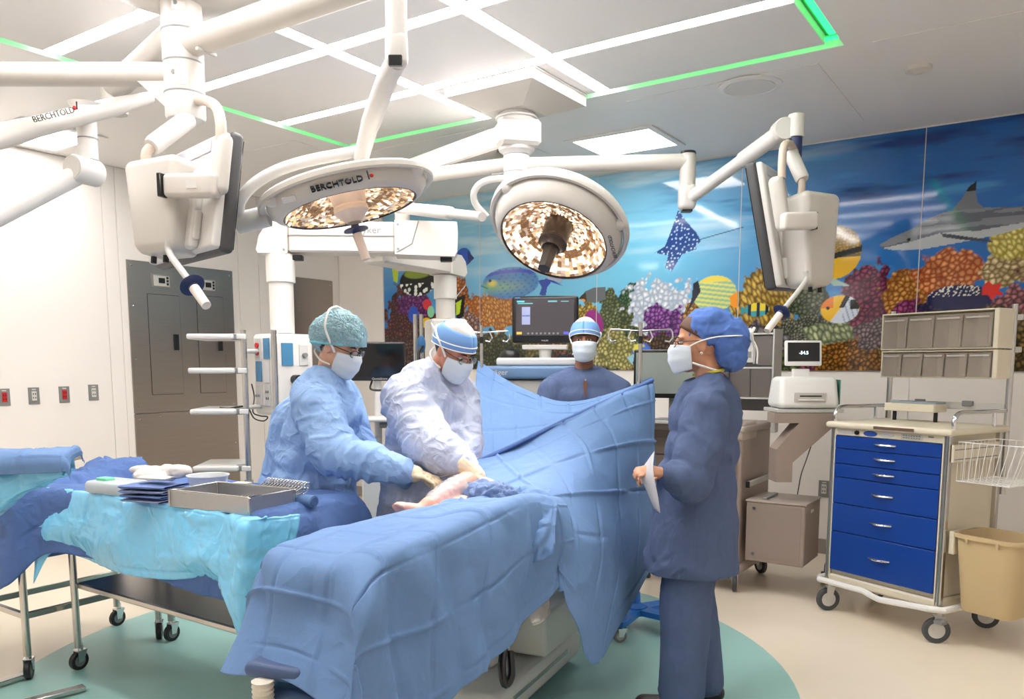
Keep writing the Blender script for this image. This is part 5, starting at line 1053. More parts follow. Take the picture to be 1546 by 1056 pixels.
# ---- draped instrument tables: bare steel frames first
def frame_table(name, label, x0, x1, y0, y1, z, shelf=None, rails=()):
    t = thing(name, label, 'table', ((x0 + x1) / 2, (y0 + y1) / 2, 0)); w, d = x1 - x0, y1 - y0
    MB().box((0, 0, z - .015), (w + .04, d + .04, .03)).build('tabletop', STEEL, t)
    for sx in (-1, 1):
        for sy in (-1, 1):
            MB().tube([(sx * w / 2, sy * d / 2, .11), (sx * w / 2, sy * d / 2, z - .03)], .0165, 14).build('leg', STEEL, t); caster(t, (sx * w / 2, sy * d / 2, 0), .045, .5 + sx * .4, world=False, tyre=BLACK, hub=GREYM)
    if shelf: MB().box((0, 0, shelf), (w - .01, d - .02, .03), bev=.006).build('shelf', STEEL, t)
    for (p, q) in rails: MB().box(((p[0] + q[0]) / 2, (p[1] + q[1]) / 2, p[2]), (abs(p[0] - q[0]) + .02, abs(p[1] - q[1]) + .02, .03)).build('stretcher', STEEL, t)
    return t
frame_table('instrument_table', 'long wheeled steel instrument table under blue and cyan covers', -3.80, -2.46, 1.93, 2.42, .855, .41)
frame_table('side_table', 'narrow wheeled steel table at the left end of the instrument table', -4.28, -3.88, 1.74, 2.40, .84, None, (((-.2, -.33, .30), (.2, -.33, .30)), ((.2, -.33, .30), (.2, .33, .30)), ((-.2, -.33, .30), (-.2, .33, .30))))
t = thing('mayo_stand', 'mayo tray stand with cyan cover reaching in at the left edge', 'stand', A_((-3.781,1.364,0.000)))
mz = 1.10; mk = A_((-3.301,1.480,1.100)); 
for (p, q) in (((-3.596,1.389,0.020), (-3.518,1.805,0.020)), ((-3.866,1.300,0.020), (-3.887,1.743,0.020))):
    p, q = A_(p), A_(q); p[2] = q[2] = .02; dd_ = q - p; MB().box((p + q) / 2, (np.linalg.norm(dd_), .045, .022), rot=rotz(math.atan2(dd_[1], dd_[0])), bev=.004).build('base_bar', STEEL, t, world=True)
pb = A_((-3.596,1.389,0.020)); pa = A_((-3.866,1.300,0.020)); pm = (pa + pb) / 2; pm[2] = 0
MB().box(pm + Z0 * .03, (.05, .4, .05), rot=rotz(math.atan2((pb - pa)[1], (pb - pa)[0]) - math.pi / 2)).build('base_bar', STEEL, t, world=True); MB().tube([pm + Z0 * .03, pm + Z0 * (mz - .04)], .014, 12).build('post', STEEL, t, world=True)
ta = A_((-3.470,1.367,1.100)); tbb = A_((-3.179,1.618,1.100)); MB().box((ta + tbb) / 2 - Z0 * .02, (np.linalg.norm(tbb - ta), .28, .015), rot=rotz(YAW)).build('tray', STEEL, t, world=True); MB().tube([pm + Z0 * (mz - .05), ta - Z0 * .03], .012, 10).build('tray_arm', STEEL, t, world=True)

t = thing('looped_cable', 'black looped cable hanging under the service head', 'cable', A_((-3.824,3.085,1.140)))
MB().tube(spline([A_((-3.897,3.043,1.194)), A_((-3.868,3.055,1.140)), A_((-3.823,3.084,1.125)), A_((-3.805,3.099,1.148)), A_((-3.860,3.087,1.154)), A_((-3.919,3.087,1.175)), A_((-3.959,3.132,1.259)), A_((-3.977,3.131,1.337))], 6), .004, 6).build('cable', BLACK, t, world=True)
t = thing('tray_cable', 'black cable and plug lying on the third tray of the pole rack', 'cable', A_((-4.082,3.041,1.196)))
MB().tube(spline([A_((-4.124,3.012,1.196)), A_((-4.065,3.027,1.193)), A_((-4.006,3.044,1.202)), A_((-3.964,3.049,1.207))], 6), .006, 8).build('cable', BLACK, t, world=True)

# ================================================================ drapes and things on the tables
DRAPE = mat('blue_nonwoven_drape', (106, 138, 184), .75, var=.06, vscale=70, bump=.12, bscale=260, spec=.25, crease=(.3, 5))
DRAPE2 = mat('deep_blue_table_cover', (82, 110, 164), .72, var=.05, vscale=60, bump=.12, bscale=200, spec=.25, crease=(.35, 8))
CYAN = mat('cyan_plastic_film', (126, 206, 248), .16, var=.04, vscale=10, spec=.7, crease=(.4, 8))
def sheet(name, label, cat, ctrl, m, **k):
    o = cloth(name, ctrl, m, **k); return tag(o, label, cat)
tab = lambda x, y, z: (x, y, z)
# cover over the two instrument tables: rows run left to right, columns front hem to back hem
us = [(-4.44, .42, 1.66), (-4.38, .855, 1.70), (-4.1, .875, 1.69), (-3.86, .875, 1.70), (-3.74, .885, 1.84), (-3.2, .885, 1.885), (-2.75, .885, 1.885), (-2.44, .88, 1.885), (-2.40, .60, 1.88), (-2.385, .45, 1.88)]
hem = [.40, .42, .40, .46, .60, .60, .57, .56, .48, .42]
G = []
for i, ((x, z, yf), h) in enumerate(zip(us, hem)):
    edge = i in (0, 8, 9); back = 2.47
    G.append([(x, yf - .035, min(h, z - .02)), (x, yf - .015, (h + z) / 2 if not edge else (min(h, z - .02) + z) / 2), (x, yf + .015, z - .004), (x, yf + .2, z), (x, 2.3, z), (x, back, z - .004), (x, back + .05, z - .16)])
sheet('table_cover', 'deep blue cloth cover over the instrument tables, hanging at the left end', 'drape', G, DRAPE2, nu=190, nv=90, fold=.010, fsize=(11, 5), wrinkle=.007, wfreq=8, seed=3)
# the bunched end of the cover heaped on the left table
H = []
for i in range(5):
    y = 1.80 + .14 * i; H.append([(-4.36 + .02 * i, y, .885), (-4.22, y, .93 + .05 * math.sin(i * 1.7)), (-4.06, y + .03, .915 + .04 * math.cos(i * 2.1)), (-3.92, y, .95 - .03 * math.sin(i * 1.3)), (-3.80, y, .89)])
sheet('folded_cover', 'bunched deep blue cloth heaped on the left end of the table', 'drape', H, DRAPE2, nu=60, nv=60, fold=.02, fsize=(5, 5), wrinkle=.014, wfreq=9, seed=8)
# cyan film over the front
X = [-3.81, -3.74, -3.55, -3.2, -2.9, -2.62, -2.50, -2.395, -2.355, -2.33]; YF_ = [1.80, 1.835, 1.85, 1.85, 1.85, 1.85, 1.845, 1.84, 1.93, 2.02]; HZ = [.46, .60, .60, .59, .60, .635, .60, .44, .47, .56]
G = [[(x + (.02 if i < 8 else -.03), y + (.06 if i < 8 else .01), .895), (x, y + .012, .888), (x, y - .012, .80), (x - .01 * (i % 2), y - .03 - .015 * (i % 2), (.80 + h) / 2), (x, y - .045 + .02 * (i % 3), h)] for i, (x, y, h) in enumerate(zip(X, YF_, HZ))]
sheet('film_cover', 'shiny cyan plastic film hanging over the front of the instrument table', 'drape', G, CYAN, nu=170, nv=60, fold=.006, fsize=(9, 3), wrinkle=.007, wfreq=10, seed=14)
# mayo stand cover
c0 = A_((-3.291,1.275,1.120)); c1 = A_((-3.059,1.592,1.120)); u = c1 - c0; L_ = np.linalg.norm(u); u /= L_; v = np.cross(Z0, u)
G = [[c0 + u * a * L_ + v * (b * .32 - .15) + Z0 * (z + (.0 if a < .98 else -.03)) for (b, z) in ((0, -.055), (.02, -.012), (.15, .008), (.5, .012), (.85, .005), (1, -.03))] for a in (0, .3, .6, .9, .97, 1.0)]
sheet('tray_cover', 'blue cloth cover on the mayo tray at the left edge', 'drape', G, DRAPE, nu=60, nv=50, fold=.008, fsize=(4, 3), wrinkle=.008, wfreq=12, seed=22)
G = [[c0 + u * a * L_ + v * (b * .26 - .12) + Z0 * z for (b, z) in zip((0, -.02, .1, .9, 1), (-.03, zb * .5 - .03, zb, zb, -.03))] for (a, zb) in ((0, -.26), (.3, -.22), (.55, -.15), (.8, -.10), (.93, -.075))]
sheet('tray_sleeve', 'cyan plastic sleeve under the mayo tray at the left edge', 'drape', G, CYAN, nu=50, nv=50, fold=.004, fsize=(4, 3), wrinkle=.008, wfreq=10, seed=25)
# ---- patient drapes
A = [[(-1.995,1.464,0.542), (-1.904,1.384,0.572), (-1.672,1.377,0.615), (-1.484,1.375,0.566), (-1.432,1.370,0.543), (-1.395,1.356,0.524)],
     [(-2.052,1.560,0.632), (-1.940,1.478,0.716), (-1.706,1.469,0.741), (-1.488,1.466,0.710), (-1.433,1.409,0.651), (-1.382,1.366,0.532)],
     [(-2.079,1.626,0.707), (-1.950,1.555,0.882), (-1.727,1.561,0.892), (-1.526,1.562,0.882), (-1.448,1.457,0.712), (-1.386,1.388,0.531)],
     [(-2.097,1.842,0.778), (-2.032,1.817,0.892), (-1.818,1.878,0.902), (-1.590,1.911,0.906), (-1.510,1.785,0.670), (-1.462,1.711,0.433)],
     [(-2.065,2.132,0.785), (-2.006,2.090,0.895), (-1.808,2.166,0.914), (-1.604,2.222,0.941), (-1.505,2.111,0.716), (-1.450,2.018,0.482)],
     [(-1.993,2.511,0.804), (-1.947,2.497,0.908), (-1.770,2.497,0.933), (-1.602,2.493,0.959), (-1.511,2.433,0.787), (-1.486,2.342,0.544)],
     [(-1.915,2.774,0.826), (-1.858,2.750,0.900), (-1.693,2.695,0.928), (-1.545,2.649,0.928), (-1.468,2.598,0.799), (-1.454,2.528,0.671)]]
sheet('patient_drape', 'large blue surgical drape covering the foot end of the operating table', 'drape', A, DRAPE, nu=190, nv=170, fold=.014, fsize=(7, 6), wrinkle=.005, wfreq=4, seed=31, ridges=.03)
Bc = [[(-2.230,2.987,0.998), (-2.150,3.171,1.068), (-2.051,3.371,1.151), (-1.959,3.604,1.234), (-1.870,3.795,1.307), (-1.786,3.984,1.377)],
      [(-2.196,2.947,0.989), (-2.116,3.131,1.045), (-2.000,3.317,1.125), (-1.910,3.535,1.203), (-1.835,3.741,1.269), (-1.763,3.944,1.329)],
      [(-1.962,2.734,0.941), (-1.888,2.938,1.000), (-1.813,3.166,1.054), (-1.764,3.448,1.095), (-1.739,3.685,1.108), (-1.728,3.886,1.105)],
      [(-1.767,2.644,0.923), (-1.657,2.768,0.933), (-1.623,2.959,0.916), (-1.629,3.255,0.888), (-1.648,3.541,0.856), (-1.663,3.770,0.833)],
      [(-1.572,2.568,0.830), (-1.526,2.619,0.796), (-1.496,2.776,0.739), (-1.519,3.056,0.678), (-1.546,3.338,0.655), (-1.586,3.614,0.649)],
      [(-1.482,2.518,0.649), (-1.455,2.501,0.577), (-1.422,2.543,0.456), (-1.415,2.648,0.309), (-1.498,3.088,0.376), (-1.552,3.534,0.525)]]
scr = sheet('screen_drape', 'blue drape hung from the right pole and sweeping diagonally across the table', 'drape', Bc, DRAPE, nu=170, nv=150, fold=.016, fsize=(6, 6), wrinkle=.006, wfreq=4, seed=37)
Cc = [[(-2.984,4.051,1.470), (-2.826,4.082,1.366), (-2.626,4.084,1.288), (-2.386,4.068,1.236), (-2.128,4.029,1.270), (-1.817,4.037,1.386)],
      [(-2.935,3.956,1.334), (-2.768,3.984,1.257), (-2.566,3.993,1.215), (-2.332,3.977,1.192), (-2.097,3.971,1.229), (-1.812,4.035,1.348)],
      [(-2.750,3.679,1.079), (-2.584,3.731,1.083), (-2.413,3.789,1.106), (-2.231,3.842,1.128), (-2.040,3.905,1.175), (-1.800,4.020,1.277)],
      [(-2.472,3.282,0.812), (-2.337,3.385,0.896), (-2.193,3.507,0.979), (-2.076,3.644,1.050), (-1.961,3.792,1.114), (-1.787,3.995,1.208)]]
sheet('back_drape', 'blue drape strung between the two poles in front of the masked man', 'drape', Cc, DRAPE, nu=100, nv=130, fold=.013, fsize=(4, 6), wrinkle=.005, wfreq=4, seed=43)
MB().tube(spline([(-2.231,2.973,0.993), (-2.139,3.154,1.063), (-2.041,3.354,1.146), (-1.949,3.585,1.229), (-1.860,3.777,1.301), (-1.780,3.962,1.370)], 6), .014, 12, flat=.8).build('rolled_edge', DRAPE2, scr)
# bunched towels around the leg
G = [[(-2.019,2.589,0.880), (-2.043,2.630,0.933), (-2.059,2.696,0.963), (-2.038,2.753,0.923)], [(-1.921,2.559,0.883), (-1.931,2.585,0.943), (-1.965,2.663,0.969), (-1.972,2.749,0.924)], [(-1.836,2.568,0.885), (-1.836,2.576,0.942), (-1.871,2.653,0.964), (-1.892,2.731,0.928)], [(-1.753,2.576,0.887), (-1.752,2.583,0.933), (-1.782,2.638,0.949), (-1.812,2.711,0.926)], [(-1.651,2.571,0.885), (-1.654,2.575,0.923), (-1.677,2.610,0.936), (-1.726,2.696,0.920)]]
sheet('towel', 'rumpled blue towel wrapped around the patient thigh', 'towel', G, mat('towel_blue', (104, 126, 168), .85, var=.08, vscale=40, crease=(.3, 12)), nu=70, nv=50, fold=.012, fsize=(6, 4), wrinkle=.014, wfreq=18, seed=51)
G = [[(-1.762,2.626,0.942), (-1.711,2.663,0.963), (-1.645,2.706,0.952)], [(-1.693,2.497,0.904), (-1.614,2.531,0.938), (-1.549,2.597,0.924)], [(-1.659,2.438,0.842), (-1.569,2.452,0.850), (-1.507,2.518,0.856)], [(-1.594,2.411,0.768), (-1.532,2.412,0.739), (-1.484,2.472,0.763)]]
sheet('drape_bunch', 'bunched blue drape hanging in loose folds below the gloved hand', 'drape', G, DRAPE, nu=60, nv=50, fold=.014, fsize=(4, 3), wrinkle=.016, wfreq=13, seed=57)
t = thing('table_liner', 'white crumpled liner showing under the drape edge', 'liner', A_((-1.532,2.432,0.537)))
cloth('liner', [[(-1.584,2.445,0.537), (-1.550,2.438,0.494)], [(-1.572,2.505,0.557), (-1.535,2.473,0.500)], [(-1.547,2.549,0.581), (-1.524,2.521,0.528)]], WHITE, 20, 14, .006, (3, 2), .008, 20, 61, parent=t)
# ---- instruments on the table
ZT = .892
def onto(px): return px
ORD = ['first', 'second', 'third', 'fourth', 'fifth', 'sixth', 'seventh', 'eighth', 'ninth', 'tenth', 'eleventh', 'twelfth', 'thirteenth', 'fourteenth']
TRAYM = mat('perforated_steel', (186, 186, 188), .32, 1., var=.05, bump=.3, bscale=300)
tp = A_((-2.683,1.979,0.890)); rzt = .12
t = thing('instrument_tray', 'open perforated steel instrument tray at the front of the table', 'tray', (tp[0], tp[1] + .02, ZT), rzt)
MB().box((0, 0, .004), (.42, .24, .004)).build('floor', TRAYM, t)
for (x, y, sx, sy) in ((0, -.12, .42, .003), (0, .12, .42, .003), (-.21, 0, .003, .24), (.21, 0, .003, .24)): MB().box((x, y, .035), (sx, sy, .064)).build('wall', TRAYM, t)
MB().tube([(-.21, -.12, .068), (.21, -.12, .068), (.21, .12, .068), (-.21, .12, .068)], .004, 8, closed=True).build('rim', STEEL, t)
for (x, y) in ((-.21, -.12), (.21, -.12), (.21, .12), (-.21, .12)): MB().box((x, y, .035), (.012, .012, .066)).build('corner_post', STEEL, t)
def clamp(parent, o, ux, uy, L=.16, r=.011):
    o, ux, uy = map(A_, (o, ux, uy)); b = MB(); n = np.cross(ux, uy)
    for s_ in (-1, 1):
        c = o + uy * s_ * r * 1.15; b.tube([c + ux * r * 1.3 * math.cos(a) + uy * r * math.sin(a) for a in np.linspace(0, 2 * math.pi, 13)[:-1]], .0022, 6, closed=True)
        b.tube([c + ux * r * 1.3, o + ux * L * .6 + uy * s_ * .001, o + ux * L], [.0028, .003, .0015], 6)
    b.build('clamp', STEEL, parent, world=True); return b
Bt_ = rotz(rzt)
for k in range(9):
    p = A_([tp[0], tp[1] + .02, ZT + .012 + .004 * (k % 4)]) + Bt_ @ A_([-.13 + .03 * k, .01 * math.sin(k * 2.3), 0]); a = .3 + .5 * math.sin(k * 1.9)
    q = thing('surgical_clamp', 'ring-handled clamp lying in the steel tray, ' + ORD[k] + ' from the left', 'clamp', p, group='clamps lying in the steel tray'); clamp(q, p, Bt_ @ A_([math.cos(a), math.sin(a) * .6, 0]), Bt_ @ A_([-math.sin(a) * .6, math.cos(a), 0]), .13)
# a row of clamps hung over a rolled towel
r0, r1 = A_((-2.716,2.199,0.930)), A_((-2.477,2.194,0.930)); dr = (r1 - r0) / np.linalg.norm(r1 - r0)
t = thing('rolled_towel', 'rolled blue towel under the row of clamps', 'towel', ((r0 + r1) / 2)[0:2].tolist() + [ZT]); MB().tube([r0 - dr * .03 - Z0 * .02 + T0 * .01, r1 + dr * .05 - Z0 * .02 + T0 * .01], .024, 14).build('roll', DRAPE, t, world=True)
MB().lathe([(0, 0), (.018, 0), (.018, .004), (0, .004)], r1 + dr * .05 - Z0 * .02 + T0 * .01, dr, 14).build('roll_end', DRAPE2, t, world=True)
for k in range(14):
    p = r0 + (r1 - r0) * (k / 13) + Z0 * .028; fw = -R0 * .75 + T0 * .45; ux = fw * .92 - Z0 * .34; ux /= np.linalg.norm(ux)
    q = thing('surgical_clamp', 'steel clamp in the row over the rolled towel, ' + ORD[k] + ' from the left', 'clamp', p, group='row of clamps over the rolled towel'); clamp(q, p, ux, dirv(.25, .4, .9), .15, .012)
# plastic bowl
bp = A_((-3.112,2.196,0.890)); t = thing('plastic_bowl', 'white translucent plastic bowl behind the steel tray', 'bowl', (bp[0], bp[1], ZT))
MB().lathe([(0, .002), (.058, .002), (.075, .012), (.086, .066), (.092, .068), (.092, .072), (.083, .070), (.072, .014), (0, .006)], seg=36).build('shell', mat('milky_plastic', (228, 230, 234), .3, alpha=.86), t)
# frosted tray with white glove bundle
fp = A_((-3.394,1.938,0.890)); t = thing('frosted_tray', 'frosted plastic tray at the left end of the instrument table', 'tray', (fp[0], fp[1], ZT), .1)
MB().rbox((0, 0, .028), (.24, .16, .055), .02).build('shell', mat('frosted_plastic', (206, 214, 214), .3, alpha=.7), t); MB().rbox((-.05, -.02, .058), (.07, .05, .02), .008).build('green_sponge', mat('mint_sponge', (120, 206, 170), .8), t)
def lump(name, label, cat, o, parts, m, seed=0, vox=.006, wr=.006):
    t = thing(name, label, cat, o); b = MB()
    for (c, r, rz) in parts: b.ell(A_(o) + A_(c), r, rotz(rz))
    garment('cloth', b, m, t, vox, 3, wr, (22, 22, 22), seed); return t
WHT = mat('white_cotton', (226, 218, 212), .85, var=.03, spec=.2)
gp = A_((-3.379,2.109,0.890)); gp[2] = ZT + .02
lump('glove_bundle', 'white cloth and glove bundle lying across the frosted tray', 'cloth', gp, [((-.08, .03, .05), (.13, .03, .025), .25), ((.04, .05, .055), (.10, .03, .028), -.2), ((.12, .05, .06), (.05, .035, .03), .5), ((-.02, .0, .03), (.12, .05, .03), .1)], WHT, 3)
tp2 = A_((-3.047,1.902,0.890)); BLUET = mat('folded_blue_towel', (108, 128, 178), .85, var=.05, spec=.2)
for k in range(4):
    t = thing('folded_towel', ['bottom folded blue towel of the stack beside the steel tray', 'second folded blue towel of the stack beside the steel tray', 'third folded blue towel of the stack beside the steel tray', 'top folded blue towel under the white card'][k], 'towel', (tp2[0], tp2[1], ZT + k * .019), .15 + .06 * k, group='folded towels beside the tray')
    o = cloth('fold', [[(-.10, -.08, .004), (-.02, -.085, .007), (.10, -.075, .006)], [(-.11, -.082, .013), (-.02, -.088, .016), (.105, -.078, .015)], [(-.10, 0, .016), (0, 0, .018), (.1, 0, .016)], [(-.1, .07, .014), (0, .08, .016), (.1, .07, .014)], [(-.1, .075, .004), (0, .085, .004), (.1, .075, .004)], [(-.10, 0, .003), (0, 0, .004), (.1, 0, .003)], [(-.10, -.075, .003), (-.02, -.08, .005), (.10, -.07, .004)]], BLUET if k % 2 else mat('grey_blue_towel', (134, 146, 186), .85), 40, 26, .001, (3, 3), .002, 25, 70 + k, parent=t, solid=.003, world=False)
t = thing('white_card', 'white card lying on the folded towels', 'card', (tp2[0] + .02, tp2[1] + .01, ZT + .099), .25); npmesh('card', crom(crom([[(-.085, -.04, .0), (.07, -.05, .002)], [(-.085, .0, .006), (.07, -.01, .006)], [(-.08, .04, .002), (.075, .03, .0)]], 8, 0), 6, 1).reshape(-1, 3), gridfaces(8, 6), WHITE, t, solid=.0015)
gx = A_((-3.079,2.336,0.890)); t = thing('gauze_pad', 'small white gauze pad behind the steel tray', 'gauze', (gx[0], gx[1], ZT), .3); MB().rbox((0, 0, .008), (.10, .06, .014), .006).build('pad', WHT, t); MB().rbox((.01, .005, .019), (.08, .05, .01), .004).build('pad', WHT, t)

# ================================================================ people
SKIN_A = mat('skin_light', (226, 176, 150), .5, var=.04, sub=.15); SKIN_B = mat('skin_rosy', (214, 150, 124), .5, var=.05, sub=.15); SKIN_C = mat('skin_deep', (140, 94, 72), .45, var=.05, sub=.1); SKIN_D = mat('skin_tan', (204, 148, 116), .5, var=.04, sub=.15); SKIN_P = mat('skin_pink', (236, 178, 158), .5, var=.04, sub=.2)
MASK = mat('mask_pale_blue', (214, 224, 232), .8, var=.02, spec=.2); TIE = mat('mask_tie_white', (240, 238, 234), .8)
LATEX = mat('cream_latex', (244, 226, 194), .5, var=.03, bump=.2, bscale=40, sub=.1)
HAIR = mat('dark_hair', (34, 26, 22), .6); GLASSF = mat('spectacle_frame', (40, 34, 34), .3); LENS = mat('spectacle_lens', (220, 226, 230), .05, alpha=.18)
EYEW = mat('eye_white', (196, 188, 180), .3); IRIS = mat('iris_brown', (50, 32, 24), .2)
class Head:
    def __init__(s, c, f, up=(0, 0, 1), k=1.):
        s.c = A_(c, dtype=float); f = A_(f, dtype=float); f /= np.linalg.norm(f); r = np.cross(f, A_(up)); r /= np.linalg.norm(r); s.B = np.stack([r, f, np.cross(r, f)], 1); s.k = k
    def p(s, x, y, z): return s.c + s.B @ A_([x, y, z]) * s.k
    def ell(s, mb, x, y, z, rx, ry, rz, rot=None): mb.ell(s.p(x, y, z), (rx * s.k, ry * s.k, rz * s.k), s.B if rot is None else s.B @ rot, 18, 12)
    def flesh(s, mb):
        s.ell(mb, 0, -.012, .035, .075, .095, .098); s.ell(mb, 0, .028, -.03, .060, .070, .082); s.ell(mb, 0, .055, -.085, .034, .032, .030); s.ell(mb, 0, .03, -.07, .050, .05, .04)
        mb.cap(s.p(0, .088, .025), .010 * s.k, s.p(0, .112, -.02), .014 * s.k); s.ell(mb, 0, .098, -.028, .018, .014, .011)
        for q in (-1, 1):
            s.ell(mb, q * .076, -.004, -.005, .010, .020, .032, rotz(q * .35)); s.ell(mb, q * .030, .080, .034, .024, .012, .009); s.ell(mb, q * .042, .062, -.02, .022, .025, .022)
        s.ell(mb, 0, .083, -.058, .026, .012, .007); s.ell(mb, 0, .082, -.07, .022, .012, .008)
    def features(s, parent, brow=HAIR, look=(0, 0), lids=0.):
        for q in (-1, 1):
            e = MB(); e.ell(s.p(q * .031, .0795, .013), (.0125 * s.k, .0120 * s.k, .0065 * s.k), s.B, 12, 8); o = e.build('eye', EYEW, parent, world=True)
            d = A_([look[0] * .5, 1, look[1] * .5]); d /= np.linalg.norm(d); MB().ell(s.p(*(A_([q * .031, .0795, .013]) + d * .0085)), (.0072 * s.k, .0065 * s.k, .0062 * s.k), s.B, 10, 6).build('iris', IRIS, o, world=True)
            MB().tube([s.p(q * .014, .096, .034), s.p(q * .03, .096, .039), s.p(q * .048, .084, .034)], [.003, .0042, .002], 6).build('eyebrow', brow, parent, world=True)
    def patch(s, name, m, parent, zlo, zhi, a0, a1, off, nu=34, nv=20, pleat=0., world=True, shape=None, solid=.0015):
        # a shell that follows the lower face: angle around the head, height
        G = np.zeros((nu, nv, 3))
        for i in range(nu):
            a = a0 + (a1 - a0) * i / (nu - 1)
            for j in range(nv):
                t = j / (nv - 1); z = zlo + (zhi - zlo) * t; edge = abs(2 * i / (nu - 1) - 1)
                zz = z * (1 - .25 * edge ** 2) + .25 * edge ** 2 * (-.045)
                bulge = off + .020 * math.cos(a) ** 2 * math.sin(math.pi * min(1, t * 1.05)) ** .7 + pleat * (math.sin(t * 17) * (1 - edge ** 3))
                rx, ry = .066 + bulge * .8, .086 + bulge
                if shape: rx, ry = shape(t, rx, ry)
                G[i, j] = s.p(rx * math.sin(a), .018 + ry * math.cos(a), zz)
        return npmesh(name, G.reshape(-1, 3), gridfaces(nu, nv), m, parent, True, 180, world, solid)
    def mask(s, parent, ties=True, high=False):
        o = s.patch('face_mask', MASK, parent, -.118, .008, -1.32, 1.32, .013, pleat=.0016, shape=lambda t, rx, ry: (rx * (1 - .22 * (1 - t) ** 2), ry * (1 - .10 * (1 - t) ** 2 + .12 * max(0, t - .55))))
        if ties:
            for q in (-1, 1):
                hi = [s.p(q * .106, .005, .035), s.p(q * .120, -.03, .08), s.p(q * .098, -.055, .126), s.p(q * .06, -.075, .152), s.p(q * .0, -.085, .165)] if high else [s.p(q * .090, .0, .022), s.p(q * .094, -.05, .050), s.p(q * .06, -.105, .065), s.p(q * .005, -.125, .07)]
                MB().tube(spline([s.p(q * .076, .035, -.012)] + hi, 6), .005, 6).build('mask_tie', TIE, o, world=True)
                MB().tube(spline([s.p(q * .070, .03, -.075), s.p(q * .075, -.02, -.075), s.p(q * .06, -.07, -.06), s.p(q * .01, -.105, -.05)], 6), .0042, 6).build('mask_tie', TIE, o, world=True)
        return o
    def glasses(s, parent):
        g = MB()
        for q in (-1, 1):
            g.tube([s.p(q * .033 + .024 * math.cos(a), .112 - .010 * abs(math.cos(a)) * (q * math.cos(a) > 0), .012 + .017 * math.sin(a)) for a in np.linspace(0, 2 * math.pi, 17)[:-1]], .0017, 6, closed=True); g.tube([s.p(q * .057, .102, .018), s.p(q * .080, .05, .016), s.p(q * .082, -.01, .012)], .002, 6)
        g.tube([s.p(-.009, .114, .014), s.p(.009, .114, .014)], .0017, 6); o = g.build('glasses', GLASSF, parent, world=True)
        for q in (-1, 1): MB().lathe([(0, 0), (.021 * s.k, 0), (.021 * s.k, .0008), (0, .0008)], s.p(q * .033, .110, .012), s.B[:, 1], 14).build('lens', LENS, o, world=True)
    def cap(s, name, m, parent, front, back, off=.010, top=.0, nu=40, nv=14, wr=.003, seed=0, z1=1.0, z0=0., stretch=(1, 1, 1), world=True):
        # dome over the skull from the brim (height varies front to back) to the crown
        G = np.zeros((nu + 1, nv, 3)); C = A_([0, -.012, .035]); R_ = A_([.075, .097, .098]) * A_(stretch) + off + A_([0, 0, top])
        for i in range(nu + 1):
            a = 2 * math.pi * i / nu; zb = front + (back - front) * (1 - math.cos(a)) / 2
            t0 = math.asin(max(-.9, min(.9, (zb - C[2]) / R_[2])))
            for j in range(nv):
                t = t0 + (math.pi / 2 - t0) * (z0 + (z1 - z0) * j / (nv - 1)); G[i, j] = (C[0] + R_[0] * math.cos(t) * math.sin(a), C[1] + R_[1] * math.cos(t) * math.cos(a), C[2] + R_[2] * math.sin(t))
        P = G.reshape(-1, 3); n = P - C; n /= np.linalg.norm(n, axis=1, keepdims=True); P = P + n * (wr * ridge(P * A_([34, 34, 20]) * 1.0, seed))[:, None]
        return npmesh(name, s.c + (P * s.k) @ s.B.T, gridfaces(nu + 1, nv), m, parent, True, 180, world, .002)
def fingers(mb, wrist, d, n, curl=(.5, .55, .6, .65), r=.0085, L=(.072, .082, .077, .062), thumb=.6, side=1, k=1., spread=.06):
    wrist = A_(wrist, dtype=float); d = A_(d, dtype=float); d /= np.linalg.norm(d); n = A_(n, dtype=float); n = n - d * (n @ d); n /= np.linalg.norm(n); x = np.cross(d, n) * side
    mb.ell(wrist + d * .052 * k, (.042 * k, .052 * k, .017 * k), np.stack([x, d, n], 1), 14, 10); mb.cap(wrist - d * .02, .026 * k, wrist + d * .03 * k, .024 * k)
    mb.cap(wrist + d * .03 * k + x * .02 * k + n * .008 * k, .016 * k, wrist + d * .06 * k + x * .026 * k + n * .006 * k, .013 * k)
    for i in range(4):
        b = wrist + d * (.092 - .004 * abs(i - 1.3)) * k + x * (.031 - .0205 * i) * k; dd = d + x * spread * (1.5 - i); dd /= np.linalg.norm(dd); a = 0; p = b - dd * .02 * k; rr_ = r * k * (1 if i < 3 else .88)
        for j, fr_ in enumerate((.46, .30, .24)):
            a += curl[i] * (1 if j else .8); v = dd * math.cos(a) + n * math.sin(a); q = (b if j == 0 else p) + v * L[i] * fr_ * k; mb.cap(p, rr_ * (1 - .08 * j), q, rr_ * (1 - .08 * (j + 1)), 10); p = q
    t0 = wrist + d * .03 * k + x * .028 * k + n * .004 * k; v1 = d * .62 + x * .55 + n * thumb; v1 /= np.linalg.norm(v1); t1 = t0 + v1 * .042 * k; v2 = d * .85 + x * .12 + n * thumb * .9; v2 /= np.linalg.norm(v2); t2 = t1 + v2 * .034 * k; v3 = d * .95 - x * .15 + n * thumb * .6; v3 /= np.linalg.norm(v3)
    mb.cap(t0, .014 * k, t1, .0115 * k, 10); mb.cap(t1, .0115 * k, t2, .0098 * k, 10); mb.cap(t2, .0098 * k, t2 + v3 * .024 * k, .0085 * k, 10)
def chain(mb, pts, rad):
    for a, b, r, s_ in zip(pts[:-1], pts[1:], rad[:-1], rad[1:]): mb.cap(a, r, b, s_, 18)
def body_mesh(label, mb, m, loc, cat='person', vox=.0062, smooth=2):
    v, n, f = voxel(mb, vox, smooth); o = npmesh('person', v - A_(loc), f, m, None, True, 180); o.location = loc; WMAT[o.name] = Matrix.Translation(Vector(loc)); return tag(o, label, cat)
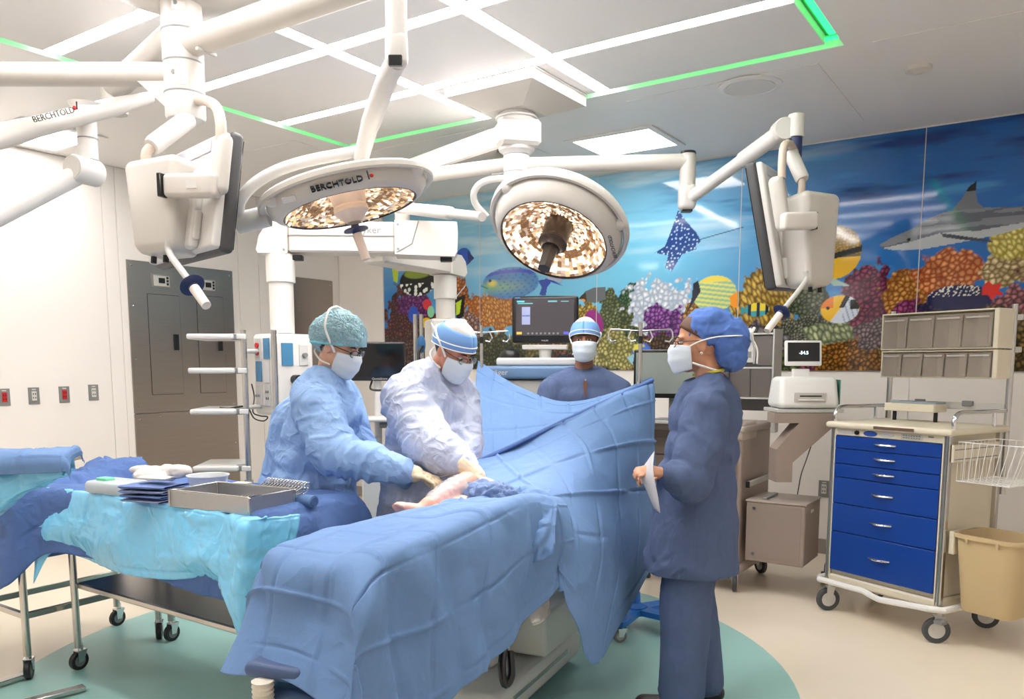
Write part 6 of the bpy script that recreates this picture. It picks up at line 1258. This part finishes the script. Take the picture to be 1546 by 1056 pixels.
def lerp(a, b, t): return A_(a) * (1 - t) + A_(b) * t
def torso(mb, neck, chest, belly, hip, rs, facing, depth=.72):
    # stacked flattened ellipsoids blended by the voxel union; facing gives the thin direction
    f = A_(facing, dtype=float); f[2] = 0; f /= np.linalg.norm(f); r = np.cross(f, Z0); B = np.stack([r, f, Z0], 1); st = [A_(neck) * .35 + A_(chest) * .65, A_(chest), lerp(chest, belly, .5), A_(belly), lerp(belly, hip, .5), A_(hip)]
    for i, p in enumerate(st):
        R_ = rs[0] + (rs[1] - rs[0]) * i / 5; R_ = R_ * (.9 if i == 0 else 1); mb.ell(p, (R_, R_ * depth, .13), B, 20, 12)
# ---------------------------------------------------------------- surgeon with the hairnet
GOWN1 = mat('blue_surgical_gown', (150, 184, 232), .72, var=.04, vscale=50, bump=.1, bscale=120, spec=.25, crease=(.75, 9))
GOWN2 = mat('pale_lilac_gown', (194, 202, 226), .72, var=.04, vscale=50, bump=.1, bscale=120, spec=.25, crease=(.75, 9))
SCRUB = mat('navy_scrub_cotton', (84, 98, 132), .85, var=.08, vscale=40, bump=.2, bscale=300, spec=.2, crease=(.4, 9, (1, 1, .45)))
def feet(mb, ank, fwd, L=.24):
    a = A_(ank); a = A_([a[0], a[1], .08]); f = A_(fwd, dtype=float); f[2] = 0; f /= np.linalg.norm(f); mb.cap(a - f * .04 - Z0 * .035, .040, a + f * (L - .10) - Z0 * .045, .034, 12)
def standing(P, skin, label, hd, hands, girth=1.):
    mb = MB(); hd.flesh(mb); nk = A_(P['neck']); mb.cap(hd.p(0, -.02, -.06), .052, nk, .060); torso(mb, nk, P['chest'], P['belly'], P['hip'], (.14 * girth, .135 * girth), P['face'])
    for s_ in 'lr':
        sh, el, wr = P['sh' + s_], P['el' + s_], P['wr' + s_]; chain(mb, [lerp(nk, sh, .5), sh, el, wr], [.055, .052, .038, .026])
        if 'kn' + s_ in P: chain(mb, [P['hp' + s_], P['kn' + s_], P['an' + s_]], [.078, .055, .036]); feet(mb, P['an' + s_], P['face'])
    for h in hands: fingers(mb, *h[0], **h[1])
    loc = (float(P['hip'][0]), float(P['hip'][1]), 0.); return body_mesh(label, mb, skin, loc)
def legs(P, side, fwd, spread=.10, zk=.50):
    h = A_(P['hip']); f = A_(fwd, dtype=float); f[2] = 0; f /= np.linalg.norm(f); r = np.cross(f, Z0)
    for s_, q in (('l', -1), ('r', 1)):
        P['hp' + s_] = h + r * q * spread * .9 - Z0 * .05; P['kn' + s_] = A_([h[0], h[1], zk]) + r * q * spread + f * .02; P['an' + s_] = A_([h[0], h[1], .09]) + r * q * spread * 1.1
    return P
f1 = dirv(.80, .25, 0)
P1 = dict(neck=(-2.850,2.683,1.379), chest=(-2.850,2.660,1.221), belly=(-2.898,2.647,1.016), hip=(-2.945,2.631,0.784), shr=(-2.778,2.524,1.287), elr=(-2.595,2.470,1.063), wrr=(-2.283,2.573,0.996), shl=(-2.905,2.826,1.279), ell=(-2.763,2.810,1.009), wrl=(-2.454,2.765,0.935), face=f1)
P1 = legs(P1, 1, f1); h1 = Head((-2.777,2.681,1.532), dirv(.82, .30, -.42))
hand1 = (A_((-2.269,2.583,0.994)), dirv(1, .12, -.22), dirv(-.15, -.1, -1))
p1 = standing(P1, SKIN_A, 'person in blue surgical gown, glasses and teal hairnet passing an instrument', h1, [(hand1, dict(side=1, curl=(.35, .45, .5, .5), k=1.04))])
g = MB(); torso(g, P1['neck'], P1['chest'], P1['belly'], P1['hip'], (.185, .235), f1, .85)
chain(g, [lerp(P1['neck'], P1['shr'], .25), P1['shr'], P1['elr'], lerp(P1['elr'], P1['wrr'], .5), P1['wrr']], [.10, .108, .098, .080, .046]); chain(g, [lerp(P1['neck'], P1['shl'], .25), P1['shl'], P1['ell'], P1['wrl']], [.085, .095, .082, .045])
hz = A_(P1['hip']); g.cap(hz, .23, A_([hz[0], hz[1], .55]), .25, 24); g.cap(A_([hz[0], hz[1], .55]), .25, A_([hz[0], hz[1], .42]), .25, 24); g.cap(A_((-2.974,2.619,1.172)), .13, A_((-3.082,2.575,0.866)), .10, 16); g.cap(A_((-3.082,2.575,0.866)), .11, A_((-3.106,2.561,0.456)), .12, 16)
garment('surgical_gown', g, GOWN1, p1, .0085, 20, .017, (11, 11, 2.6), 101, fine=.45, tilt=rotx(.3) @ roty(-.35), axes=((P1['shr'], P1['elr'], .16, 13, .012), (P1['elr'], P1['wrr'], .14, 17, .011)), cut=lambda v: v[:, 2] > .33)
legp = MB()
for s_ in 'lr': legp.cap(P1['kn' + s_], .09, A_(P1['an' + s_]) + Z0 * .02, .075, 16)
garment('scrub_trousers', legp, SCRUB, p1, .012, 3, .005, (10, 10, 4), 103)
gl = MB(); fingers(gl, *hand1, side=1, curl=(.35, .45, .5, .5), r=.0100, k=1.04); gl.cap(A_((-2.298,2.564,0.999)), .046, hand1[0] + hand1[1] * .025, .036, 16); garment('surgical_glove', gl, LATEX, p1, .0036, 3, .0012, (60, 60, 60), 105)
h1.features(p1, look=(0, -.5)); h1.mask(p1, high=True); h1.glasses(p1)
NET = mat('teal_hairnet', (176, 220, 232), .5, var=.25, vscale=70, bump=.4, bscale=120, alpha=.62, spec=.4, crease=(.8, 45))
hair = h1.cap('hair', HAIR, p1, .075, -.07, .004, nu=30, nv=10, wr=.001); h1.cap('hairnet', NET, p1, .055, -.035, .024, .010, 90, 40, .006, 7, stretch=(1.02, 1.12, 1))
nb = MB(); h1.ell(nb, 0, -.085, .03, .085, .075, .085); garment('hairnet_back', nb, NET, p1, .005, 3, .006, (34, 34, 26), 107)
MB().tube([h1.p((.075 + .024) * math.sin(a), -.012 + (.1048 + .022) * .95 * math.cos(a), .055 - .045 * (1 - math.cos(a))) for a in np.linspace(0, 2 * math.pi, 33)[:-1]], .006, 8, closed=True).build('hairnet_band', mat('teal_band', (110, 190, 205), .6), p1, world=True)
co = MB(); nk = A_(P1['neck']); co.tube(spline([nk + R0 * .07 + Z0 * .02, nk + T0 * .065 + Z0 * .03, nk - R0 * .075 + Z0 * .045, nk - T0 * .06 + Z0 * .04, nk + R0 * .07 + Z0 * .02], 6), .011, 8); co.build('scrub_collar', SCRUB, p1, world=True)
# ---------------------------------------------------------------- middle surgeon
f2 = dirv(.55, .55, 0)
P2 = dict(neck=(-2.491,3.023,1.384), chest=(-2.513,3.011,1.231), belly=(-2.509,2.982,1.009), hip=(-2.504,2.951,0.771), shr=(-2.531,2.861,1.287), elr=(-2.278,2.736,1.088), wrr=(-2.070,2.721,1.022), shl=(-2.456,3.178,1.284), ell=(-2.340,3.057,1.076), wrl=(-2.174,2.856,0.928), face=f2)
P2 = legs(P2, 1, f2); h2 = Head((-2.374,3.024,1.515), dirv(.60, .48, -.52)); hand2 = (A_((-2.038,2.716,1.002)), dirv(.72, .25, -.58), dirv(-.4, .1, -.8)); hand2b = (A_((-2.147,2.801,0.925)), dirv(.5, .8, -.1), dirv(.2, -.2, -1))
p2 = standing(P2, SKIN_B, 'person in pale lilac gown, blue cap and glasses bending over the patient leg', h2, [(hand2, dict(side=1, curl=(.25, .35, .45, .5)))], 1.08)
g = MB(); torso(g, P2['neck'], P2['chest'], P2['belly'], P2['hip'], (.205, .225), f2, .86)
chain(g, [lerp(P2['neck'], P2['shr'], .25), P2['shr'], P2['elr'], lerp(P2['elr'], P2['wrr'], .5), P2['wrr']], [.11, .115, .105, .085, .048]); chain(g, [lerp(P2['neck'], P2['shl'], .25), P2['shl'], P2['ell'], P2['wrl']], [.09, .10, .085, .045])
hz = A_(P2['hip']); g.cap(hz, .215, A_([hz[0], hz[1], .42]), .235, 24)
garment('surgical_gown', g, GOWN2, p2, .0085, 20, .017, (11, 11, 2.6), 111, fine=.45, tilt=rotx(.3) @ roty(-.3), axes=((P2['shr'], P2['elr'], .16, 13, .012), (P2['elr'], P2['wrr'], .15, 17, .011)), cut=lambda v: v[:, 2] > .33)
legp = MB()
for s_ in 'lr': legp.cap(P2['kn' + s_], .09, A_(P2['an' + s_]) + Z0 * .02, .075, 16)
garment('scrub_trousers', legp, SCRUB, p2, .012, 3, .005, (10, 10, 4), 113)
gl = MB(); fingers(gl, *hand2, side=1, curl=(.25, .35, .45, .5), r=.0098); gl.cap(A_((-2.080,2.715,1.030)), .052, hand2[0] + hand2[1] * .03, .036, 16); garment('surgical_glove', gl, LATEX, p2, .0036, 3, .0012, (60, 60, 60), 115)
gl = MB(); fingers(gl, *hand2b, side=-1, curl=(.4, .5, .55, .6), r=.0098); garment('surgical_glove', gl, LATEX, p2, .004, 3, .0012, (60, 60, 60), 117)
h2.features(p2, look=(0, -.6)); h2.mask(p2); h2.glasses(p2); CAPB = mat('cap_light_blue', (118, 160, 214), .75, var=.04, spec=.2); CAPW = mat('cap_gauze_white', (214, 210, 206), .8, var=.08, vscale=60, alpha=.92)
h2.cap('hair', HAIR, p2, .085, -.085, .003, nu=30, nv=10, wr=.001)
def surgcap(hd, p, seed):
    c = hd.cap('cap_crown', CAPW, p, .065, .0, .010, .004, 44, 16, .003, seed); hd.cap('cap_band', CAPB, c, .052, -.015, .0175, .0, 44, 8, .0012, seed + 1, z1=.50)
    for (fz, bz) in ((.052, -.015), (.075, .015)): MB().tube([hd.p((.075 + .019) * math.cos(math.asin(min(.9, (zb - .035) / .117))) * math.sin(a), -.012 + (.097 + .019) * math.cos(math.asin(min(.9, (zb - .035) / .117))) * math.cos(a), zb) for a in np.linspace(0, 2 * math.pi, 37)[:-1] for zb in [fz + (bz - fz) * (1 - math.cos(a)) / 2]], .003, 6, closed=True).build('cap_tie', TIE, c, world=True)
    return c
surgcap(h2, p2, 11); MB().tube([h2.p(.01, -.11, .02), h2.p(.03, -.14, .035), h2.p(.035, -.165, .05)], [.006, .007, .003], 6).build('cap_knot', TIE, p2, world=True)
# ---------------------------------------------------------------- man behind the drape
f3 = dirv(-.10, 1, 0)
P3d = dict(neck=(-2.436,4.400,1.414), chest=(-2.428,4.381,1.243), belly=(-2.420,4.373,0.974), hip=(-2.402,4.345,0.689), shr=(-2.593,4.276,1.284), elr=(-2.595,4.173,0.997), wrr=(-2.435,4.096,0.809), shl=(-2.262,4.499,1.284), ell=(-2.166,4.462,0.997), wrl=(-2.174,4.272,0.809), face=f3)
P3d = legs(P3d, 1, f3); h3 = Head((-2.417,4.378,1.590), dirv(-.16, 1, -.06)); p3 = standing(P3d, SKIN_C, 'person in navy scrub jacket and white mask standing behind the drape', h3, [((A_(P3d['wrr']), dirv(.3, .7, -.3), dirv(.3, 0, -1)), dict(side=-1)), ((A_(P3d['wrl']), dirv(-.3, .7, -.3), dirv(-.3, 0, -1)), dict(side=1))])
g = MB(); torso(g, P3d['neck'], P3d['chest'], P3d['belly'], P3d['hip'], (.205, .20), f3, .70)
for s_ in 'lr': chain(g, [lerp(P3d['neck'], P3d['sh' + s_], .35), P3d['sh' + s_], P3d['el' + s_], P3d['wr' + s_]], [.075, .088, .075, .05])
garment('scrub_jacket', g, SCRUB, p3, .0105, 8, .009, (8, 8, 4), 121)
legp = MB()
for s_ in 'lr': chain(legp, [P3d['hp' + s_], P3d['kn' + s_], A_(P3d['an' + s_]) + Z0 * .0], [.115, .09, .075])
garment('scrub_trousers', legp, SCRUB, p3, .013, 3, .006, (10, 10, 4), 123)
h3.features(p3, brow=HAIR); h3.mask(p3); h3.cap('hair', HAIR, p3, .085, -.06, .003, nu=30, nv=10, wr=.001); surgcap(h3, p3, 21)
n3 = A_(P3d['neck']); nf = A_(P3d['chest']) + T0 * .150
MB().prism([(-.013, .105), (.013, .105), (.003, -.03)], nf + T0 * -.012 + Z0 * .0, R0, Z0, .004).build('neck_slit', SKIN_C, p3, world=True)
for (a, z) in ((0, .118), (-.022, -.045), (.012, -.045)): MB().cyl(nf + R0 * a + Z0 * z - T0 * .03, nf + R0 * a + Z0 * z + T0 * .006, .007, 10).build('snap_button', CHROME, p3, world=True)
# ---------------------------------------------------------------- woman at the right
f4 = dirv(-.95, -.25, 0)
P4 = dict(neck=(-1.234,3.337,1.386), chest=(-1.237,3.311,1.215), belly=(-1.244,3.244,0.952), hip=(-1.243,3.211,0.715), shl=(-1.189,3.179,1.259), ell=(-1.189,3.042,0.981), wrl=(-1.255,2.955,1.023), shr=(-1.253,3.499,1.248), elr=(-1.313,3.437,0.928), wrr=(-1.354,3.175,0.985), face=f4)
P4 = legs(P4, 1, f4, .075); P4['anl'] = A_((-1.217,3.070,0.113)); P4['anr'] = A_((-1.193,3.251,0.080)); h4 = Head((-1.274,3.307,1.536), dirv(-.96, -.12, -.08)); h4.c += 0
hand4 = (A_((-1.264,2.938,1.029)), dirv(-1, .1, .18), dirv(-.1, -.4, -.8)); hand4b = (A_((-1.359,3.147,0.988)), dirv(-1, .2, .1), dirv(0, .3, -1))
p4 = standing(P4, SKIN_D, 'person in navy scrubs and blue bouffant cap standing at right, seen from behind', h4, [(hand4, dict(side=-1, curl=(.75, .8, .85, .85), k=.88)), (hand4b, dict(side=1, curl=(.7, .75, .8, .85), k=.88))], .92)
g = MB(); torso(g, P4['neck'], P4['chest'], P4['belly'], P4['hip'], (.165, .185), f4, .88)
chain(g, [lerp(P4['neck'], P4['shl'], .25), P4['shl'], P4['ell'], lerp(P4['ell'], P4['wrl'], .6), P4['wrl']], [.07, .088, .082, .064, .036]); chain(g, [lerp(P4['neck'], P4['shr'], .25), P4['shr'], P4['elr'], P4['wrr']], [.07, .085, .08, .045])
hz = A_(P4['hip']); g.cap(A_(P4['belly']), .165, hz, .185, 22); g.cap(hz, .185, A_([hz[0], hz[1], .60]), .195, 22)
garment('scrub_jacket', g, SCRUB, p4, .0085, 12, .013, (11, 11, 2.2), 131, axes=((P4['shl'], P4['ell'], .13, 9, .008), (P4['ell'], P4['wrl'], .12, 15, .010)), cut=lambda v: v[:, 2] > .585)
legp = MB()
for s_ in 'lr': chain(legp, [A_(P4['hp' + s_]), A_(P4['kn' + s_]), A_(P4['an' + s_]) * A_([1, 1, 0]) + Z0 * .09], [.112, .108, .092])
garment('scrub_trousers', legp, SCRUB, p4, .009, 4, .008, (11, 11, 2.5), 133, cut=lambda v: v[:, 2] > .045)
sh = MB()
for s_ in 'lr':
    a = A_(P4['an' + s_]); b = MB(); sh_ = A_([a[0], a[1], .05]); b.cap(sh_ - f4 * .05 - Z0 * .008, .042, sh_ + f4 * .16 - Z0 * .016, .036, 14); b.box(sh_ + f4 * .055 - Z0 * .041, (.26, .08, .018), rot=rotz(math.atan2(f4[1], f4[0]))); garment('clog', b, BLACK, p4, .006, 3, 0, seed=1)
h4.features(p4); h4.mask(p4, ties=False); h4.glasses(p4)
BOUF = mat('blue_bouffant_cotton', (84, 116, 184), .8, var=.06, vscale=30, spec=.2)
b = MB(); h4.ell(b, 0, -.045, .062, .090, .105, .088); h4.ell(b, 0, -.115, .01, .088, .085, .095); h4.ell(b, 0, -.125, -.06, .075, .065, .062); garment('bouffant_cap', b, BOUF, p4, .0055, 5, .0075, (24, 24, 16), 141, cut=lambda v: ((v - h4.c) @ h4.B)[:, 1] < .062)
h4.cap('hair', mat('brown_hair', (92, 62, 40), .6), p4, .080, -.05, .004, nu=30, nv=10, wr=.001)
for q in (-1, 1):
    MB().tube(spline([h4.p(q * .072, .045, -.005), h4.p(q * .088, .0, .012), h4.p(q * .104, -.06, .022), h4.p(q * .085, -.15, .02), h4.p(q * .02, -.205, .015)], 7), .006, 6, flat=.5).build('mask_tie', TIE, p4, world=True); MB().tube(spline([h4.p(q * .066, .04, -.075), h4.p(q * .066, -.02, -.10), h4.p(q * .055, -.06, -.115), h4.p(q * .01, -.09, -.12)], 7), .005, 6).build('mask_tie', TIE, p4, world=True)
kb = MB()
for q in (-1, 1): kb.tube(spline([h4.p(-.02, -.205, .015), h4.p(-.05 * q - .03, -.215, .045), h4.p(-.08 * q - .03, -.20, .03), h4.p(-.04 * q - .02, -.208, .0), h4.p(-.02, -.205, .015)], 5), .006, 6); kb.tube(spline([h4.p(-.02, -.207, .015), h4.p(-.03 - .03 * q, -.225, -.04), h4.p(-.03 - .04 * q, -.22, -.10)], 5), .004, 6)
kb.build('tie_bow', TIE, p4, world=True); MB().ell(h4.p(-.083, .002, -.038), (.006, .006, .006)).build('earring', WHITE, p4, world=True)
MB().tube(spline([A_(P4['neck']) + f4 * .07 + Z0 * .02, A_(P4['neck']) + T0 * .075 + Z0 * .035, A_(P4['neck']) - f4 * .06 + Z0 * .045], 6), .006, 6).build('lanyard', mat('lanyard_yellow', (206, 196, 50), .6), p4, world=True)
t = thing('paper_sheaf', 'white papers held in the hand of the standing woman', 'paper', A_((-1.284,2.879,0.967)))
cloth('sheet', [[(-1.304,2.935,1.111), (-1.345,2.948,1.059)], [(-1.270,2.851,1.044), (-1.345,2.894,1.025)], [(-1.232,2.814,0.949), (-1.311,2.884,0.964)], [(-1.222,2.813,0.892), (-1.273,2.876,0.895)]], mat('grey_paper', (186, 184, 186), .7), 16, 8, 0, (2, 2), 0, 4, 0, parent=t, solid=.003)
# ---------------------------------------------------------------- patient under the drapes
b = MB(); foot = A_((-2.050,2.400,0.888)); toes = A_((-2.084,2.307,0.909)); ank = A_((-2.037,2.434,0.900)); kne = A_((-2.037,2.686,0.963)); hipp = A_((-1.933,2.861,0.849))
chain(b, [hipp, kne], [.070, .047]); chain(b, [kne, lerp(kne, ank, .45), ank], [.046, .043, .029]); chain(b, [ank, foot - Z0 * .015, toes - Z0 * .005], [.034, .033, .022])
dt = (toes - foot) / np.linalg.norm(toes - foot); sd = np.cross(dt, Z0)
for k in range(5): b.cap(toes + sd * (-.026 + .013 * k) + Z0 * .004 * (2 - abs(k - 2)), .010 - .0008 * k, toes + dt * (.028 - .004 * k) + sd * (-.028 + .014 * k) + Z0 * (.006 - .004 * k), .0085 - .0006 * k, 10)
pel = A_([-2.18, 3.05, .90]); b.ell(pel, (.15, .14, .09)); chain(b, [hipp, pel], [.085, .11]); chain(b, [pel, pel + A_([-.07, .42, .01])], [.12, .125]); chest = pel + A_([-.07, .42, .01]); b.ell(chest, (.16, .14, .10))
h5 = Head(chest + A_([-.05, .32, .03]), A_([.15, -.2, 1]), up=(-.15, 1, .2)); h5.flesh(b); b.cap(chest + A_([-.02, .12, .0]), .06, h5.p(0, -.02, -.06), .05)
chain(b, [pel + A_([.08, -.05, 0]), A_([-1.98, 2.55, .87]), A_([-1.92, 2.15, .855]), A_([-1.90, 2.05, .87])], [.08, .05, .036, .034])
for q in (-1, 1): chain(b, [chest + A_([q * .15, .05, -.01]), chest + A_([q * .19, -.2, -.03]), chest + A_([q * .17, -.40, -.02])], [.045, .036, .026]); fingers(b, chest + A_([q * .17, -.41, -.02]), (0, -1, 0), (0, 0, -1), k=.85, side=q)
p5 = body_mesh('patient lying under the blue drapes with one bare leg and foot showing', b, SKIN_P, (float(pel[0]), float(pel[1]), .84), vox=.0065)
cuff = MB(); cuff.cap(lerp(kne, ank, .3), .052, lerp(kne, ank, .85), .042, 16); garment('clear_film_wrap', cuff, mat('clear_film', (224, 224, 232), .15, alpha=.38, spec=.6), p5, .006, 3, .005, (30, 30, 30), 151)
t = thing('marker_probe', 'thin steel instrument held between glove and knee', 'instrument', A_((-2.089,2.681,1.002))); MB().tube([A_((-2.135,2.622,0.977)), A_((-2.089,2.681,1.002)), A_((-2.082,2.699,1.012))], [.004, .003, .002], 8).build('shaft', STEEL, t, world=True); MB().tube([A_((-2.122,2.705,0.985)), A_((-2.132,2.667,0.935))], .005, 8).build('black_grip', BLACK, t, world=True)

# end
